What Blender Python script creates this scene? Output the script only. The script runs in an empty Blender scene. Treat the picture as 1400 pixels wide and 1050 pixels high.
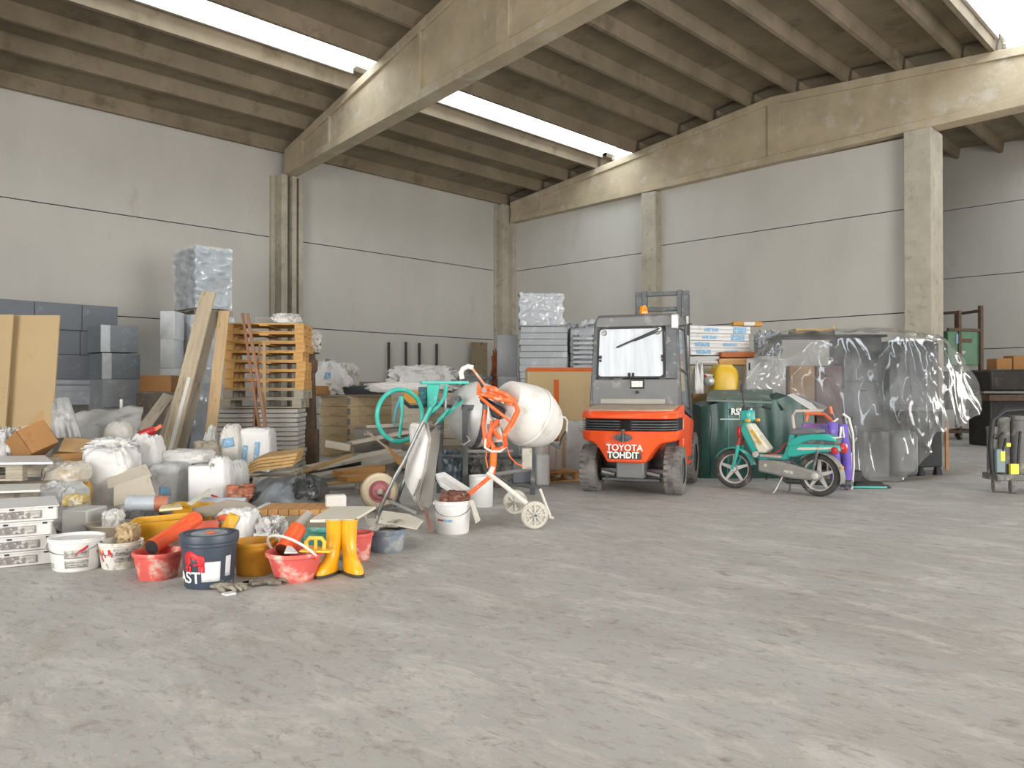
import bpy, bmesh, math, random
from mathutils import Vector, Matrix, Euler, noise
SC = bpy.context.scene
COL = SC.collection
PI = math.pi
YAW = 0.772331          # heading of the view, from +Y towards -X
PITCH = 0.00867
H = 1.25                # eye height
F = 1101.06             # focal length in pixels of the 1400 wide frame
# ------------------------------------------------------------------ camera
cd = bpy.data.cameras.new('camera'); cam = bpy.data.objects.new('camera', cd); COL.objects.link(cam)
cd.sensor_width = 36.0; cd.lens = F / 1400 * 36.0; cd.clip_end = 200
cam.location = (0, 0, H)
cam.rotation_euler = (PI / 2 + PITCH, 0, YAW)
SC.camera = cam
# ------------------------------------------------------------------ view, world, daylight
SC.view_settings.view_transform = 'Standard'; SC.view_settings.look = 'None'
SC.view_settings.exposure = 1.05; SC.view_settings.gamma = 1.0; SC.view_settings.use_curve_mapping = False
wd = bpy.data.worlds.new('overcast_sky'); SC.world = wd; wd.use_nodes = True
wd.node_tree.nodes['Background'].inputs[0].default_value = (0.80, 0.88, 1.0, 1)
wd.node_tree.nodes['Background'].inputs[1].default_value = 1.0
SKYLIGHT = 4.2
def area(name, loc, rot, sx, sy, power, col=(1, .97, .93)):
    l = bpy.data.lights.new(name, 'AREA'); l.shape = 'RECTANGLE'; l.size = sx; l.size_y = sy; l.energy = power; l.color = col
    o = bpy.data.objects.new(name, l); COL.objects.link(o); o.location = loc; o.rotation_euler = rot
    return o
# daylight entering by the loading doors behind the viewer and in the side wall
area('rear_door_daylight', (-1.5, -9.7, 2.6), (PI / 2, 0, 0), 9.0, 5.0, 900)
area('side_door_daylight', (8.7, 6.0, 2.6), (PI / 2, 0, PI / 2), 10.0, 5.0, 880)
area('next_hall_fill', (4.0, 28.5, 2.6), (-PI / 2, 0, 0), 5.0, 5.0, 450)  # added fill lamp; the far wall behind it has no opening

# ------------------------------------------------------------------ helpers
RV = Vector((math.cos(YAW), math.sin(YAW), 0)); FV = Vector((-math.sin(YAW), math.cos(YAW), 0))
def W(X, D, z=0.0): return RV * X + FV * D + Vector((0, 0, z))     # X across, D deep, z up -> world
def cx(px, D): return (px - 700) * D / F
def cz(py, D): return H + (534.6 - py) * D / F
def dep(py, z=0.0): return (H - z) * F / (py - 534.6)              # depth of a floor point seen at row py
def P(px, py, D): return W(cx(px, D), D, cz(py, D))
def sm(D): return D / F                                            # metres per pixel at that depth
def lin(h):
    h = h.lstrip('#'); v = [int(h[i:i + 2], 16) / 255 for i in (0, 2, 4)]
    return tuple(c / 12.92 if c <= .04045 else ((c + .055) / 1.055) ** 2.4 for c in v) + (1,)
MATS = {}
def mat(name, col, rough=.6, metal=0.0, var=.12, scale=3.0, dirt=None, damt=.35, dscale=6.0, bump=.0, bscale=40., stretch=None, spec=.5, coat=0.0):
    if name in MATS: return MATS[name]
    m = bpy.data.materials.new(name); m.use_nodes = True; MATS[name] = m
    nt = m.node_tree; N = nt.nodes; L = nt.links; b = N['Principled BSDF']
    b.inputs['Roughness'].default_value = rough; b.inputs['Metallic'].default_value = metal
    b.inputs['Specular IOR Level'].default_value = spec; b.inputs['Coat Weight'].default_value = coat
    tc = N.new('ShaderNodeTexCoord'); co = tc.outputs['Object']
    if stretch:
        mp = N.new('ShaderNodeMapping'); mp.inputs['Scale'].default_value = stretch; L.new(co, mp.inputs[0]); co = mp.outputs[0]
    def nz(s, d=5.0, r=.6):
        n = N.new('ShaderNodeTexNoise'); n.inputs['Scale'].default_value = s; n.inputs['Detail'].default_value = d; n.inputs['Roughness'].default_value = r
        L.new(co, n.inputs['Vector']); return n.outputs['Fac']
    def mix(fac, a, bb):
        x = N.new('ShaderNodeMix'); x.data_type = 'RGBA'
        if hasattr(fac, 'default_value') and not isinstance(fac, float): L.new(fac, x.inputs[0])
        else: x.inputs[0].default_value = fac
        for i, v in ((6, a), (7, bb)):
            if isinstance(v, tuple): x.inputs[i].default_value = v
            else: L.new(v, x.inputs[i])
        return x.outputs[2]
    def ramp(f, lo, hi):
        r = N.new('ShaderNodeMapRange'); r.inputs[1].default_value = lo; r.inputs[2].default_value = hi; L.new(f, r.inputs[0]); return r.outputs[0]
    c = lin(col); out = c
    if var: out = mix(ramp(nz(scale), .3, .7), tuple(x * (1 - var) for x in c[:3]) + (1,), tuple(min(1, x * (1 + var)) for x in c[:3]) + (1,))
    if dirt:
        t = .5 + (.5 - damt) * .45
        out = mix(ramp(nz(dscale, 8, .65), t - .05, t + .08), out, lin(dirt))
    L.new(out, b.inputs['Base Color']) if not isinstance(out, tuple) else setattr(b.inputs['Base Color'], 'default_value', out)
    if bump:
        bp = N.new('ShaderNodeBump'); bp.inputs['Strength'].default_value = bump; bp.inputs['Distance'].default_value = .01
        L.new(nz(bscale, 4), bp.inputs['Height']); L.new(bp.outputs[0], b.inputs['Normal'])
    return m
def film(name, col, clear=.7, rough=.15):
    """thin translucent plastic film: partly clear, partly milky, with a sheen"""
    if name in MATS: return MATS[name]
    m = bpy.data.materials.new(name); m.use_nodes = True; MATS[name] = m
    nt = m.node_tree; N = nt.nodes; L = nt.links; b = N['Principled BSDF']; o = N['Material Output']
    b.inputs['Base Color'].default_value = lin(col); b.inputs['Roughness'].default_value = rough; b.inputs['Specular IOR Level'].default_value = .8
    t = N.new('ShaderNodeBsdfTransparent'); s = N.new('ShaderNodeMixShader')
    tc = N.new('ShaderNodeTexCoord'); n = N.new('ShaderNodeTexNoise'); n.inputs['Scale'].default_value = 3.; n.inputs['Detail'].default_value = 4.
    r = N.new('ShaderNodeMapRange'); r.inputs[1].default_value = .3; r.inputs[2].default_value = .75; r.inputs[3].default_value = 1 - clear - .10; r.inputs[4].default_value = 1 - clear + .12
    L.new(tc.outputs['Object'], n.inputs['Vector']); L.new(n.outputs['Fac'], r.inputs[0]); L.new(r.outputs[0], s.inputs[0])
    g = N.new('ShaderNodeBsdfGlossy'); g.inputs['Roughness'].default_value = rough; fr = N.new('ShaderNodeFresnel'); fr.inputs[0].default_value = 1.7; s2 = N.new('ShaderNodeMixShader')
    b.inputs['Specular IOR Level'].default_value = 0
    L.new(t.outputs[0], s.inputs[1]); L.new(b.outputs[0], s.inputs[2]); L.new(fr.outputs[0], s2.inputs[0]); L.new(s.outputs[0], s2.inputs[1]); L.new(g.outputs[0], s2.inputs[2]); L.new(s2.outputs[0], o.inputs['Surface'])
    return m

class MB:
    """collects vertices and faces of one mesh; M is the transform of what is added next, mi its material slot"""
    def __init__(s): s.v = []; s.f = []; s.m = []; s.M = Matrix(); s.mi = 0
    def add(s, vs, fs):
        n = len(s.v); s.v += [s.M @ Vector(p) for p in vs]; s.f += [tuple(i + n for i in f) for f in fs]; s.m += [s.mi] * len(fs); return s
    def at(s, loc=(0, 0, 0), rot=(0, 0, 0)): s.M = Matrix.Translation(loc) @ Euler(rot).to_matrix().to_4x4(); return s
    def box(s, x0, x1, y0, y1, z0, z1):
        v = [(x, y, z) for z in (z0, z1) for x, y in ((x0, y0), (x1, y0), (x1, y1), (x0, y1))]
        return s.add(v, [(3, 2, 1, 0), (4, 5, 6, 7), (0, 1, 5, 4), (1, 2, 6, 5), (2, 3, 7, 6), (3, 0, 4, 7)])
    def loft(s, rings, closed=False, caps=True):
        n = len(rings[0]); v = [p for r in rings for p in r]; f = []; k = len(rings)
        for i in range(k if closed else k - 1):
            a, b = i * n, ((i + 1) % k) * n
            for j in range(n): f.append((a + j, a + (j + 1) % n, b + (j + 1) % n, b + j))
        if caps and not closed: f += [tuple(reversed(range(n))), tuple(range((k - 1) * n, k * n))]
        return s.add(v, f)
    def prism(s, poly, y0, y1):
        """outline in x,z pushed from y0 to y1"""
        return s.loft([[(x, y0, z) for x, z in poly], [(x, y1, z) for x, z in poly]])
    def lathe(s, prof, n=28, squash=1.0, cap=True):
        rings = [[(r * math.cos(2 * PI * j / n), squash * r * math.sin(2 * PI * j / n), z) for j in range(n)] for r, z in prof]
        return s.loft(rings, caps=cap)
    def tube(s, pts, r, n=8, closed=False):
        pts = [Vector(p) for p in pts]; k = len(pts); rings = []; up = None
        rr = r if isinstance(r, (list, tuple)) else [r] * k
        for i in range(k):
            a = pts[i - 1] if (i or closed) else pts[i]; b = pts[(i + 1) % k] if (i < k - 1 or closed) else pts[i]
            t = (b - a).normalized()
            if up is None:
                up = Vector((0, 0, 1)) if abs(t.z) < .9 else Vector((1, 0, 0))
            u = (up - t * up.dot(t)).normalized(); w = t.cross(u); up = u
            rings.append([tuple(pts[i] + (u * math.cos(2 * PI * j / n) + w * math.sin(2 * PI * j / n)) * rr[i]) for j in range(n)])
        return s.loft(rings, closed=closed)
    def bar(s, a, b, wx, wz, up=(0, 0, 1)):
        """rectangular bar from a to b, wx across and wz along up"""
        a = Vector(a); b = Vector(b); t = (b - a).normalized(); u = Vector(up); u = (u - t * u.dot(t)).normalized(); w = t.cross(u)
        R = lambda p: [tuple(p + w * sx * wx / 2 + u * sz * wz / 2) for sx, sz in ((-1, -1), (1, -1), (1, 1), (-1, 1))]
        return s.loft([R(a), R(b)])
    def torus(s, R, r, n=32, m=8, arc=2 * PI):
        return s.tube([(R * math.cos(arc * i / n), R * math.sin(arc * i / n), 0) for i in range(n)], r, m, closed=True)
    def grid(s, fn, nu, nv, thick=0.0):
        v = [tuple(fn(i / nu, j / nv)) for i in range(nu + 1) for j in range(nv + 1)]; q = lambda i, j: i * (nv + 1) + j
        return s.add(v, [(q(i, j), q(i + 1, j), q(i + 1, j + 1), q(i, j + 1)) for i in range(nu) for j in range(nv)])
    def blob(s, sx, sy, sz, e=.6, amp=.12, freq=2.0, seed=0, n=20, flat=True, ridge=False):
        """lumpy rounded sack: superellipsoid, base flattened at z=0"""
        rings = []; off = Vector((seed * 7.3, seed * 3.1, seed * 1.7)); pw = lambda c: math.copysign(abs(c) ** e, c)
        for i in range(1, n):
            th = -PI / 2 + PI * i / n; ring = []
            for j in range(2 * n):
                ph = PI * j / n
                d = Vector((pw(math.cos(th)) * pw(math.cos(ph)), pw(math.cos(th)) * pw(math.sin(ph)), pw(math.sin(th))))
                a = noise.noise(d * freq + off); b = noise.noise(d * freq * 2.7 + off)
                if ridge: a = (1 - abs(a) * 2.4) - .55; b = (1 - abs(b) * 2.2) - .5
                c3 = 1 - abs(noise.noise(d * freq * 2.1 + off * 2)) * 2.4; c4 = 1 - abs(noise.noise(Vector((d.x * freq * 4.5, d.y * freq * 4.5, d.z * freq * 2.4)) + off)) * 2.4
                k = 1 + amp * (a + .55 * b) + min(amp, .16) * (.42 * c3 + .30 * c4 - .15)
                p = Vector((d.x * sx / 2 * k, d.y * sy / 2 * k, d.z * sz / 2 * k + sz / 2))
                if flat and p.z < sz * .02: p.z = 0 if p.z < 0 else p.z
                ring.append(tuple(p))
            rings.append(ring)
        return s.loft(rings)
    def build(s, name, m, parent=None, bevel=0, smooth=True, solid=0, sub=0, seg=2):
        me = bpy.data.meshes.new(name); me.from_pydata([tuple(p) for p in s.v], [], s.f)
        ms = m if isinstance(m, (list, tuple)) else [m]
        for x in ms: me.materials.append(x)
        if len(ms) > 1: me.polygons.foreach_set('material_index', s.m)
        bm = bmesh.new(); bm.from_mesh(me)
        if not solid: bmesh.ops.recalc_face_normals(bm, faces=bm.faces)
        bm.to_mesh(me); bm.free()
        if smooth:
            me.shade_smooth()
            try: me.set_sharp_from_angle(angle=.7)
            except Exception: pass
        o = bpy.data.objects.new(name, me); COL.objects.link(o)
        if parent: o.parent = parent
        if solid: x = o.modifiers.new('s', 'SOLIDIFY'); x.thickness = solid; x.offset = 0
        if bevel: x = o.modifiers.new('b', 'BEVEL'); x.width = bevel; x.segments = seg; x.limit_method = 'ANGLE'; x.angle_limit = .6
        if sub: x = o.modifiers.new('u', 'SUBSURF'); x.levels = sub; x.render_levels = sub
        return o
def tag(o, label=None, cat=None, group=None, kind=None):
    if label: o['label'] = label
    if cat: o['category'] = cat
    if group: o['group'] = group
    if kind: o['kind'] = kind
    return o
def thing(name, label, cat, loc=(0, 0, 0), rz=0.0, group=None, rot=None):
    o = bpy.data.objects.new(name, None); COL.objects.link(o); o.empty_display_size = .1
    o.location = loc; o.rotation_euler = rot if rot else (0, 0, YAW + rz)
    return tag(o, label, cat, group)
def place(o, loc, rz=0.0, rot=None):
    o.location = loc; o.rotation_euler = rot if rot else (0, 0, YAW + rz); return o
def kids(o): return [c for c in bpy.data.objects if c.parent == o]
def copy_tree(o, loc=None, rz=None, label=None, parent=None, rot=None):
    c = o.copy(); COL.objects.link(c)
    if parent: c.parent = parent
    if loc is not None: c.location = loc
    if rz is not None: c.rotation_euler = (0, 0, YAW + rz)
    if rot is not None: c.rotation_euler = rot
    if label: c['label'] = label
    for ch in kids(o): copy_tree(ch, parent=c)
    return c
def struct(o): o['kind'] = 'structure'; return o
def text(body, size, m, parent, loc, rot, name='lettering', ext=.001, bend=0.0, sx=1.0, bold=0.0, align='CENTER'):
    cu = bpy.data.curves.new(name, 'FONT'); cu.body = body; cu.size = size; cu.extrude = ext; cu.align_x = align; cu.align_y = 'CENTER'; cu.offset = bold
    t = bpy.data.objects.new(name, cu); COL.objects.link(t)
    dg = bpy.context.evaluated_depsgraph_get(); dg.update()
    me = bpy.data.meshes.new_from_object(t.evaluated_get(dg)); bpy.data.objects.remove(t)
    for v in me.vertices:
        v.co.x *= sx
        if bend: a = v.co.x / bend; r = bend + v.co.z; v.co = (r * math.sin(a), v.co.y, r * math.cos(a) - bend)
    me.materials.clear(); me.materials.append(m)
    o = bpy.data.objects.new(name, me); COL.objects.link(o); o.parent = parent; o.location = loc; o.rotation_euler = rot
    return o
# ------------------------------------------------------------------ the hall
XA, YB = -19.84, 20.11
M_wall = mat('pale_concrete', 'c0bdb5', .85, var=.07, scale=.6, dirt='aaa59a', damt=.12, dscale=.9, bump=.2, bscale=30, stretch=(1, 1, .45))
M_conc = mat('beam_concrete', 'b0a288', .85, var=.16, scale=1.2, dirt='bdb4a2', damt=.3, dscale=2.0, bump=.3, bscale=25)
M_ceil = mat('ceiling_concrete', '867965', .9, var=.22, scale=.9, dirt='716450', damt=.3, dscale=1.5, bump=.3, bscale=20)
M_slot = mat('dark_recess', '3c352b', .95)
M_floor = mat('floor_concrete', 'adaba6', .6, var=.06, scale=.35, bump=.12, bscale=18, spec=.35)
def floor_nodes(m):
    nt = m.node_tree; N = nt.nodes; L = nt.links; b = N['Principled BSDF']
    tc = N.new('ShaderNodeTexCoord'); mp = N.new('ShaderNodeMapping'); mp.inputs['Rotation'].default_value = (0, 0, -.55); mp.inputs['Scale'].default_value = (.8, 1.7, 1)
    L.new(tc.outputs['Object'], mp.inputs[0])
    def nz(s, d, r):
        n = N.new('ShaderNodeTexNoise'); n.inputs['Scale'].default_value = s; n.inputs['Detail'].default_value = d; n.inputs['Roughness'].default_value = r; n.inputs['Distortion'].default_value = .6
        L.new(mp.outputs[0], n.inputs['Vector']); return n.outputs['Fac']
    prev = b.inputs['Base Color'].links[0].from_socket
    for s, d, r, lo, hi, c, k in ((.45, 9, .66, .42, .64, '96928a', .55), (1.8, 12, .76, .50, .64, 'ccc9c2', .6), (4.5, 12, .78, .53, .66, '807b72', .62), (11., 10, .76, .54, .66, '6e6961', .6), (26., 6, .7, .58, .72, 'cfccc4', .5), (.9, 8, .66, .58, .72, '978b74', .4)):
        mr = N.new('ShaderNodeMapRange'); mr.inputs[1].default_value = lo; mr.inputs[2].default_value = hi; mr.inputs[4].default_value = k; L.new(nz(s, d, r), mr.inputs[0])
        x = N.new('ShaderNodeMix'); x.data_type = 'RGBA'; L.new(mr.outputs[0], x.inputs[0]); L.new(prev, x.inputs[6]); x.inputs[7].default_value = lin(c); prev = x.outputs[2]
    L.new(prev, b.inputs['Base Color'])
floor_nodes(M_floor)
struct(MB().box(XA - .3, 9.3, -10.3, 29.3, -.2, 0).build('floor', M_floor, smooth=False))
def zt(x): return 7.76 + .128 * (x + 19.4) if x < -9.85 else 8.98 - .062 * (x + 9.85)   # top of beams, underside of ribs
def yA(x): return 11.2 - .146 * (x + 19.44)
JA = [0, .6, 3.0, 5.41, 7.9]
def panels(along, a0, a1, fixed, out, zs, name):
    mb = MB()
    for i in range(len(zs) - 1):
        z0, z1 = zs[i] + (.012 if i else 0), zs[i + 1] - .012
        if along == 'y': mb.box(min(fixed, fixed + out), max(fixed, fixed + out), a0, a1, z0, z1)
        else: mb.box(a0, a1, min(fixed, fixed + out), max(fixed, fixed + out), z0, z1)
    mb.mi = 1
    b0, b1 = fixed + out * .3, fixed + out * 1.4
    if along == 'y': mb.box(min(b0, b1), max(b0, b1), a0, a1, zs[0], zs[-1])
    else: mb.box(a0, a1, min(b0, b1), max(b0, b1), zs[0], zs[-1])
    return struct(mb.build(name, [M_wall, M_slot], smooth=False))
ZA = [0, .6, 3.01, 5.41, 8.12]
panels('y', -10.3, 11.06, XA, -.2, ZA, 'wall_left')
panels('y', 11.06, YB + .2, XA, -.2, ZA, 'wall_left.001')
ZB = [0, .6, 3.01, 5.41, 7.2]
panels('x', XA - .2, -13.7, YB, .2, ZB, 'wall_back')
panels('x', -13.7, -6.3, YB, .2, [0, .7, 3.1, 5.55, 7.25], 'wall_back.001')
panels('x', XA - .2, 9.3, 29.0, .2, [0, 2.6, 4.95, 7.2, 9.5, 11], 'wall_far')
panels('y', YB + .2, 29.2, XA, -.2, ZA, 'wall_left.002')
def wall_open(name, along, fixed, a0, a1, o0, o1, ztop, out):
    mb = MB()
    for p0, p1, z0, z1 in ((a0, o0, 0, 9.2), (o1, a1, 0, 9.2), (o0, o1, ztop, 9.2)):
        if along == 'x': mb.box(p0, p1, min(fixed, fixed + out), max(fixed, fixed + out), z0, z1)
        else: mb.box(min(fixed, fixed + out), max(fixed, fixed + out), p0, p1, z0, z1)
    struct(mb.build(name, M_wall, smooth=False))
wall_open('wall_rear', 'x', -10.0, XA - .2, 9.2, -8.5, .5, 5.1, -.2)
wall_open('wall_right', 'y', 9.0, -10.2, 29.2, 1.0, 11.0, 5.1, .2)
# columns
def column(name, x0, x1, y0, y1, z1, grooves=None):
    mb = MB().box(x0, x1, y0, y1, 0, z1)
    return struct(mb.build(name, M_col, bevel=.015))
M_col = mat('column_concrete', 'b0a898', .9, var=.14, scale=2.2, dirt='978d7b', damt=.25, dscale=4, bump=.7, bscale=9)
cA = MB()
for y0, y1, d in ((10.98, 11.10, .10), (11.10, 11.28, .42), (11.28, 11.42, .2), (11.42, 11.56, .42), (11.56, 11.66, .2), (11.66, 11.80, .36)): cA.box(XA - .1, XA + d, y0, y1, 0, 7.07)
struct(cA.build('column_left', M_col, bevel=.01))
cC = MB()
for y0, y1, d in ((19.45, 19.6, .05), (19.6, 19.95, .3)): cC.box(XA - .1, XA + d, y0, y1, 0, 7.7)
cC.box(XA - .1, XA + .45, 19.95, YB + .1, 0, 7.1)
struct(cC.build('column_corner', M_col, bevel=.01))
column('column_back', -13.93, -13.42, 19.8, YB + .1, 7.12)
column('column_back.001', -6.52, -5.93, 19.75, YB + .5, 7.28)
# roof beams: deep web between a top and a bottom flange, end blocks and stiffeners
def beam(name, yf, x0, x1, zb, width, stiff):
    mb = MB(); xs = [x0 + (x1 - x0) * i / 40 for i in range(41)] ; xs = sorted(set(xs + [-9.85]))
    def strip(o0, o1, zl, zh):
        rings = []
        for x in xs:
            y = yf(x); rings.append([(x, y + o0, zl(x)), (x, y + o1, zl(x)), (x, y + o1, zh(x)), (x, y + o0, zh(x))])
        mb.loft(rings)
    strip(.07, width - .07, lambda x: zb(x) + .1, lambda x: zt(x) - .05)
    strip(0, width, zb, lambda x: zb(x) + .2)
    strip(0, width, lambda x: max(zb(x) + .22, zt(x) - .2), zt)
    for a, b in stiff:
        mb.loft([[(x, yf(x) + .005, zb(x) + .1), (x, yf(x) + width - .005, zb(x) + .1), (x, yf(x) + width - .005, zt(x) - .1), (x, yf(x) + .005, zt(x) - .1)] for x in (a, b)])
    return struct(mb.build(name, M_conc, bevel=.012))
beam('beam_roof', lambda x: 19.85, XA + .4, .2, lambda x: 7.06 + .018 * (x + 19.5), .5, ((-19.4, -18.0), (-9.95, -9.6), (-.5, .2)))
beam('beam_roof.001', yA, XA + .35, .2, lambda x: 7.07, .38, ((-19.5, -18.3), (-16.8, -16.7), (-12.6, -12.5), (-9.95, -9.6)))
beam('beam_roof.002', lambda x: 2.2, XA, .2, lambda x: 7.07, .38, ())
beam('beam_roof.003', lambda x: -6.8, XA, .2, lambda x: 7.07, .38, ())
# ceiling slabs with downstand ribs, open where the skylights lie
RIBS = [-19.70, -18.1, -16.95, -15.72, -14.25, -12.8, -11.65, -10.5, -9.25, -7.9, -6.65, -5.4, -4.72]
SK = [(-15.42, -14.4), (-4.62, -3.6)]
DS = .32
def zs(x): return zt(x) + DS
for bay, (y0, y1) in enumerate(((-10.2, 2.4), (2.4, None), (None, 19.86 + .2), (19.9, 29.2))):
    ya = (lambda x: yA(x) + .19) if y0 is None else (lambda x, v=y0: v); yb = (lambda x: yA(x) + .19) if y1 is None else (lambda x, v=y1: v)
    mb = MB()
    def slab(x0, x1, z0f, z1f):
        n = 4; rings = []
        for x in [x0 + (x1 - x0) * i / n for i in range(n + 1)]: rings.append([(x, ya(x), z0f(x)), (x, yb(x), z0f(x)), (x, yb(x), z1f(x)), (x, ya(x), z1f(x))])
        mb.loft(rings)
    ed = [XA - .3] + [v for a in SK[(1 if bay == 0 else 0):] for v in a] + [.3]  # left skylight of the unseen rear bay closed over to dim the floor
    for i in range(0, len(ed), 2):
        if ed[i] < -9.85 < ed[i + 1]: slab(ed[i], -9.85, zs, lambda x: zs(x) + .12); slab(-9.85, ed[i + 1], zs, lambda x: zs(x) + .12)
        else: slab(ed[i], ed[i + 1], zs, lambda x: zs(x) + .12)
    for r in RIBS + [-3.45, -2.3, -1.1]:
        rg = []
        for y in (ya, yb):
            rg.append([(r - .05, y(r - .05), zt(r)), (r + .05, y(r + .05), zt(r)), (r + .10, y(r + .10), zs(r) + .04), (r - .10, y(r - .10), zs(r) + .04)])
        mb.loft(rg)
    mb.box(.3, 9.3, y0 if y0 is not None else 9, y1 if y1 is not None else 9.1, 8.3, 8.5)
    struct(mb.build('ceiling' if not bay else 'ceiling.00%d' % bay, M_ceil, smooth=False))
M_sky = bpy.data.materials.new('lit_polycarbonate'); M_sky.use_nodes = True
def sky_nodes(m):
    N = m.node_tree.nodes; L = m.node_tree.links; N.remove(N['Principled BSDF']); e = N.new('ShaderNodeEmission'); tc = N.new('ShaderNodeTexCoord')
    w = N.new('ShaderNodeTexNoise'); w.inputs['Scale'].default_value = 1.6; w.inputs['Detail'].default_value = 2; L.new(tc.outputs['Object'], w.inputs['Vector'])
    x = N.new('ShaderNodeMix'); x.data_type = 'RGBA'; x.inputs[6].default_value = lin('c9d9e6'); x.inputs[7].default_value = lin('f2f6f8'); L.new(w.outputs['Fac'], x.inputs[0])
    L.new(x.outputs[2], e.inputs[0]); e.inputs[1].default_value = SKYLIGHT; L.new(e.outputs[0], N['Material Output'].inputs[0])
sky_nodes(M_sky)
M_kerb = mat('skylight_kerb', 'b9b0a4', .7, var=.1)
for k, (a, b) in enumerate(SK):
    for j, (y0, y1) in enumerate(((-10, 2.3), (2.6, yA(a) - .02), (yA(a) + .4, 19.8), (20.4, 29))):
        if k == 0 and j == 0: continue
        z = zs((a + b) / 2) - .1; sl = .128 if a < -9.85 else -.062
        mb = MB(); n = max(2, int((y1 - y0) / 1.05))
        for i in range(n):
            u0, u1 = y0 + (y1 - y0) * i / n, y0 + (y1 - y0) * (i + 1) / n - .03
            mb.loft([[(x, u0, z + .1 + sl * (x - (a + b) / 2)), (x, u1, z + .1 + sl * (x - (a + b) / 2)), (x, u1, z + .12 + sl * (x - (a + b) / 2)), (x, u0, z + .12 + sl * (x - (a + b) / 2))] for x in (a - .05, b + .05)])
        o = struct(mb.build('window_%d' % (k * 4 + j + 1), M_sky, smooth=False))
        fr = MB()
        for x in (a + .02, b - .02): fr.box(x - .03, x + .03, y0, y1, z - .0 + sl * (x - (a + b) / 2), z + .11 + sl * (x - (a + b) / 2))
        fr.build('frame', M_kerb, o, smooth=False)
# ------------------------------------------------------------------ common object materials
M_org = mat('worn_orange_paint', 'f0531a', .38, var=.10, scale=4, dirt='c98a63', damt=.16, dscale=9, coat=.2)
M_orgd = mat('dusty_orange', 'e0602c', .6, var=.15, scale=6, dirt='d3b39a', damt=.3, dscale=14)
M_dust = mat('dusty_tan_top', 'b3a08a', .85, var=.15, scale=9, dirt='c97850', damt=.08, dscale=12)
M_grey = mat('cab_grey_paint', '676868', .45, var=.1, scale=3, dirt='8c8b88', damt=.22, dscale=6)
M_dgrey = mat('dark_grey_metal', '55585a', .5, metal=.3, var=.18, scale=6, dirt='8b8882', damt=.25, dscale=9)
M_black = mat('black_rubber_plastic', '232425', .6, var=.2, scale=8, dirt='5b5853', damt=.15)
M_tyre = mat('dusty_tyre', '77746f', .9, var=.15, scale=9, dirt='55534f', damt=.35, dscale=7, bump=.3)
M_steel = mat('bare_steel', '9a9a98', .42, metal=.6, var=.15, scale=9, dirt='77736c', damt=.25)
M_white = mat('white_plastic', 'd6d6d4', .45, var=.05, scale=4, dirt='c4beb3', damt=.2, dscale=7)
M_offw = mat('offwhite_paint', 'd2cfc7', .6, var=.07, scale=4, dirt='b5afa2', damt=.22, dscale=6)
M_letter = mat('white_letter', 'ecebe6', .5, var=0)
M_plate = mat('black_plate', '33322f', .5, var=.2, dirt='8d867d', damt=.3, dscale=14)
M_rust = mat('rusty_brown_steel', '5a4a3c', .8, var=.25, scale=8, dirt='7a5236', damt=.3, dscale=10)
def glass_mat(name, tint, k):
    m = bpy.data.materials.new(name); m.use_nodes = True; N = m.node_tree.nodes; L = m.node_tree.links; b = N['Principled BSDF']
    b.inputs['Base Color'].default_value = lin(tint); b.inputs['Roughness'].default_value = .04; b.inputs['Specular IOR Level'].default_value = .45
    t = N.new('ShaderNodeBsdfTransparent'); s = N.new('ShaderNodeMixShader'); tc = N.new('ShaderNodeTexCoord')
    mp = N.new('ShaderNodeMapping'); mp.inputs['Scale'].default_value = (9, 9, .8); n = N.new('ShaderNodeTexNoise'); n.inputs['Scale'].default_value = 1.; n.inputs['Detail'].default_value = 3
    r = N.new('ShaderNodeMapRange'); r.inputs[1].default_value = .3; r.inputs[2].default_value = .7; r.inputs[3].default_value = k - .2; r.inputs[4].default_value = min(1, k + .12)
    L.new(tc.outputs['Object'], mp.inputs[0]); L.new(mp.outputs[0], n.inputs['Vector']); L.new(n.outputs['Fac'], r.inputs[0]); L.new(r.outputs[0], s.inputs[0])
    L.new(t.outputs[0], s.inputs[1]); L.new(b.outputs[0], s.inputs[2]); L.new(s.outputs[0], N['Material Output'].inputs['Surface']); return m
M_cabglass = glass_mat('streaked_cab_glass', 'aab1b7', .86)  # pale tint and upright streaks mixed into the clear glass
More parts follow.
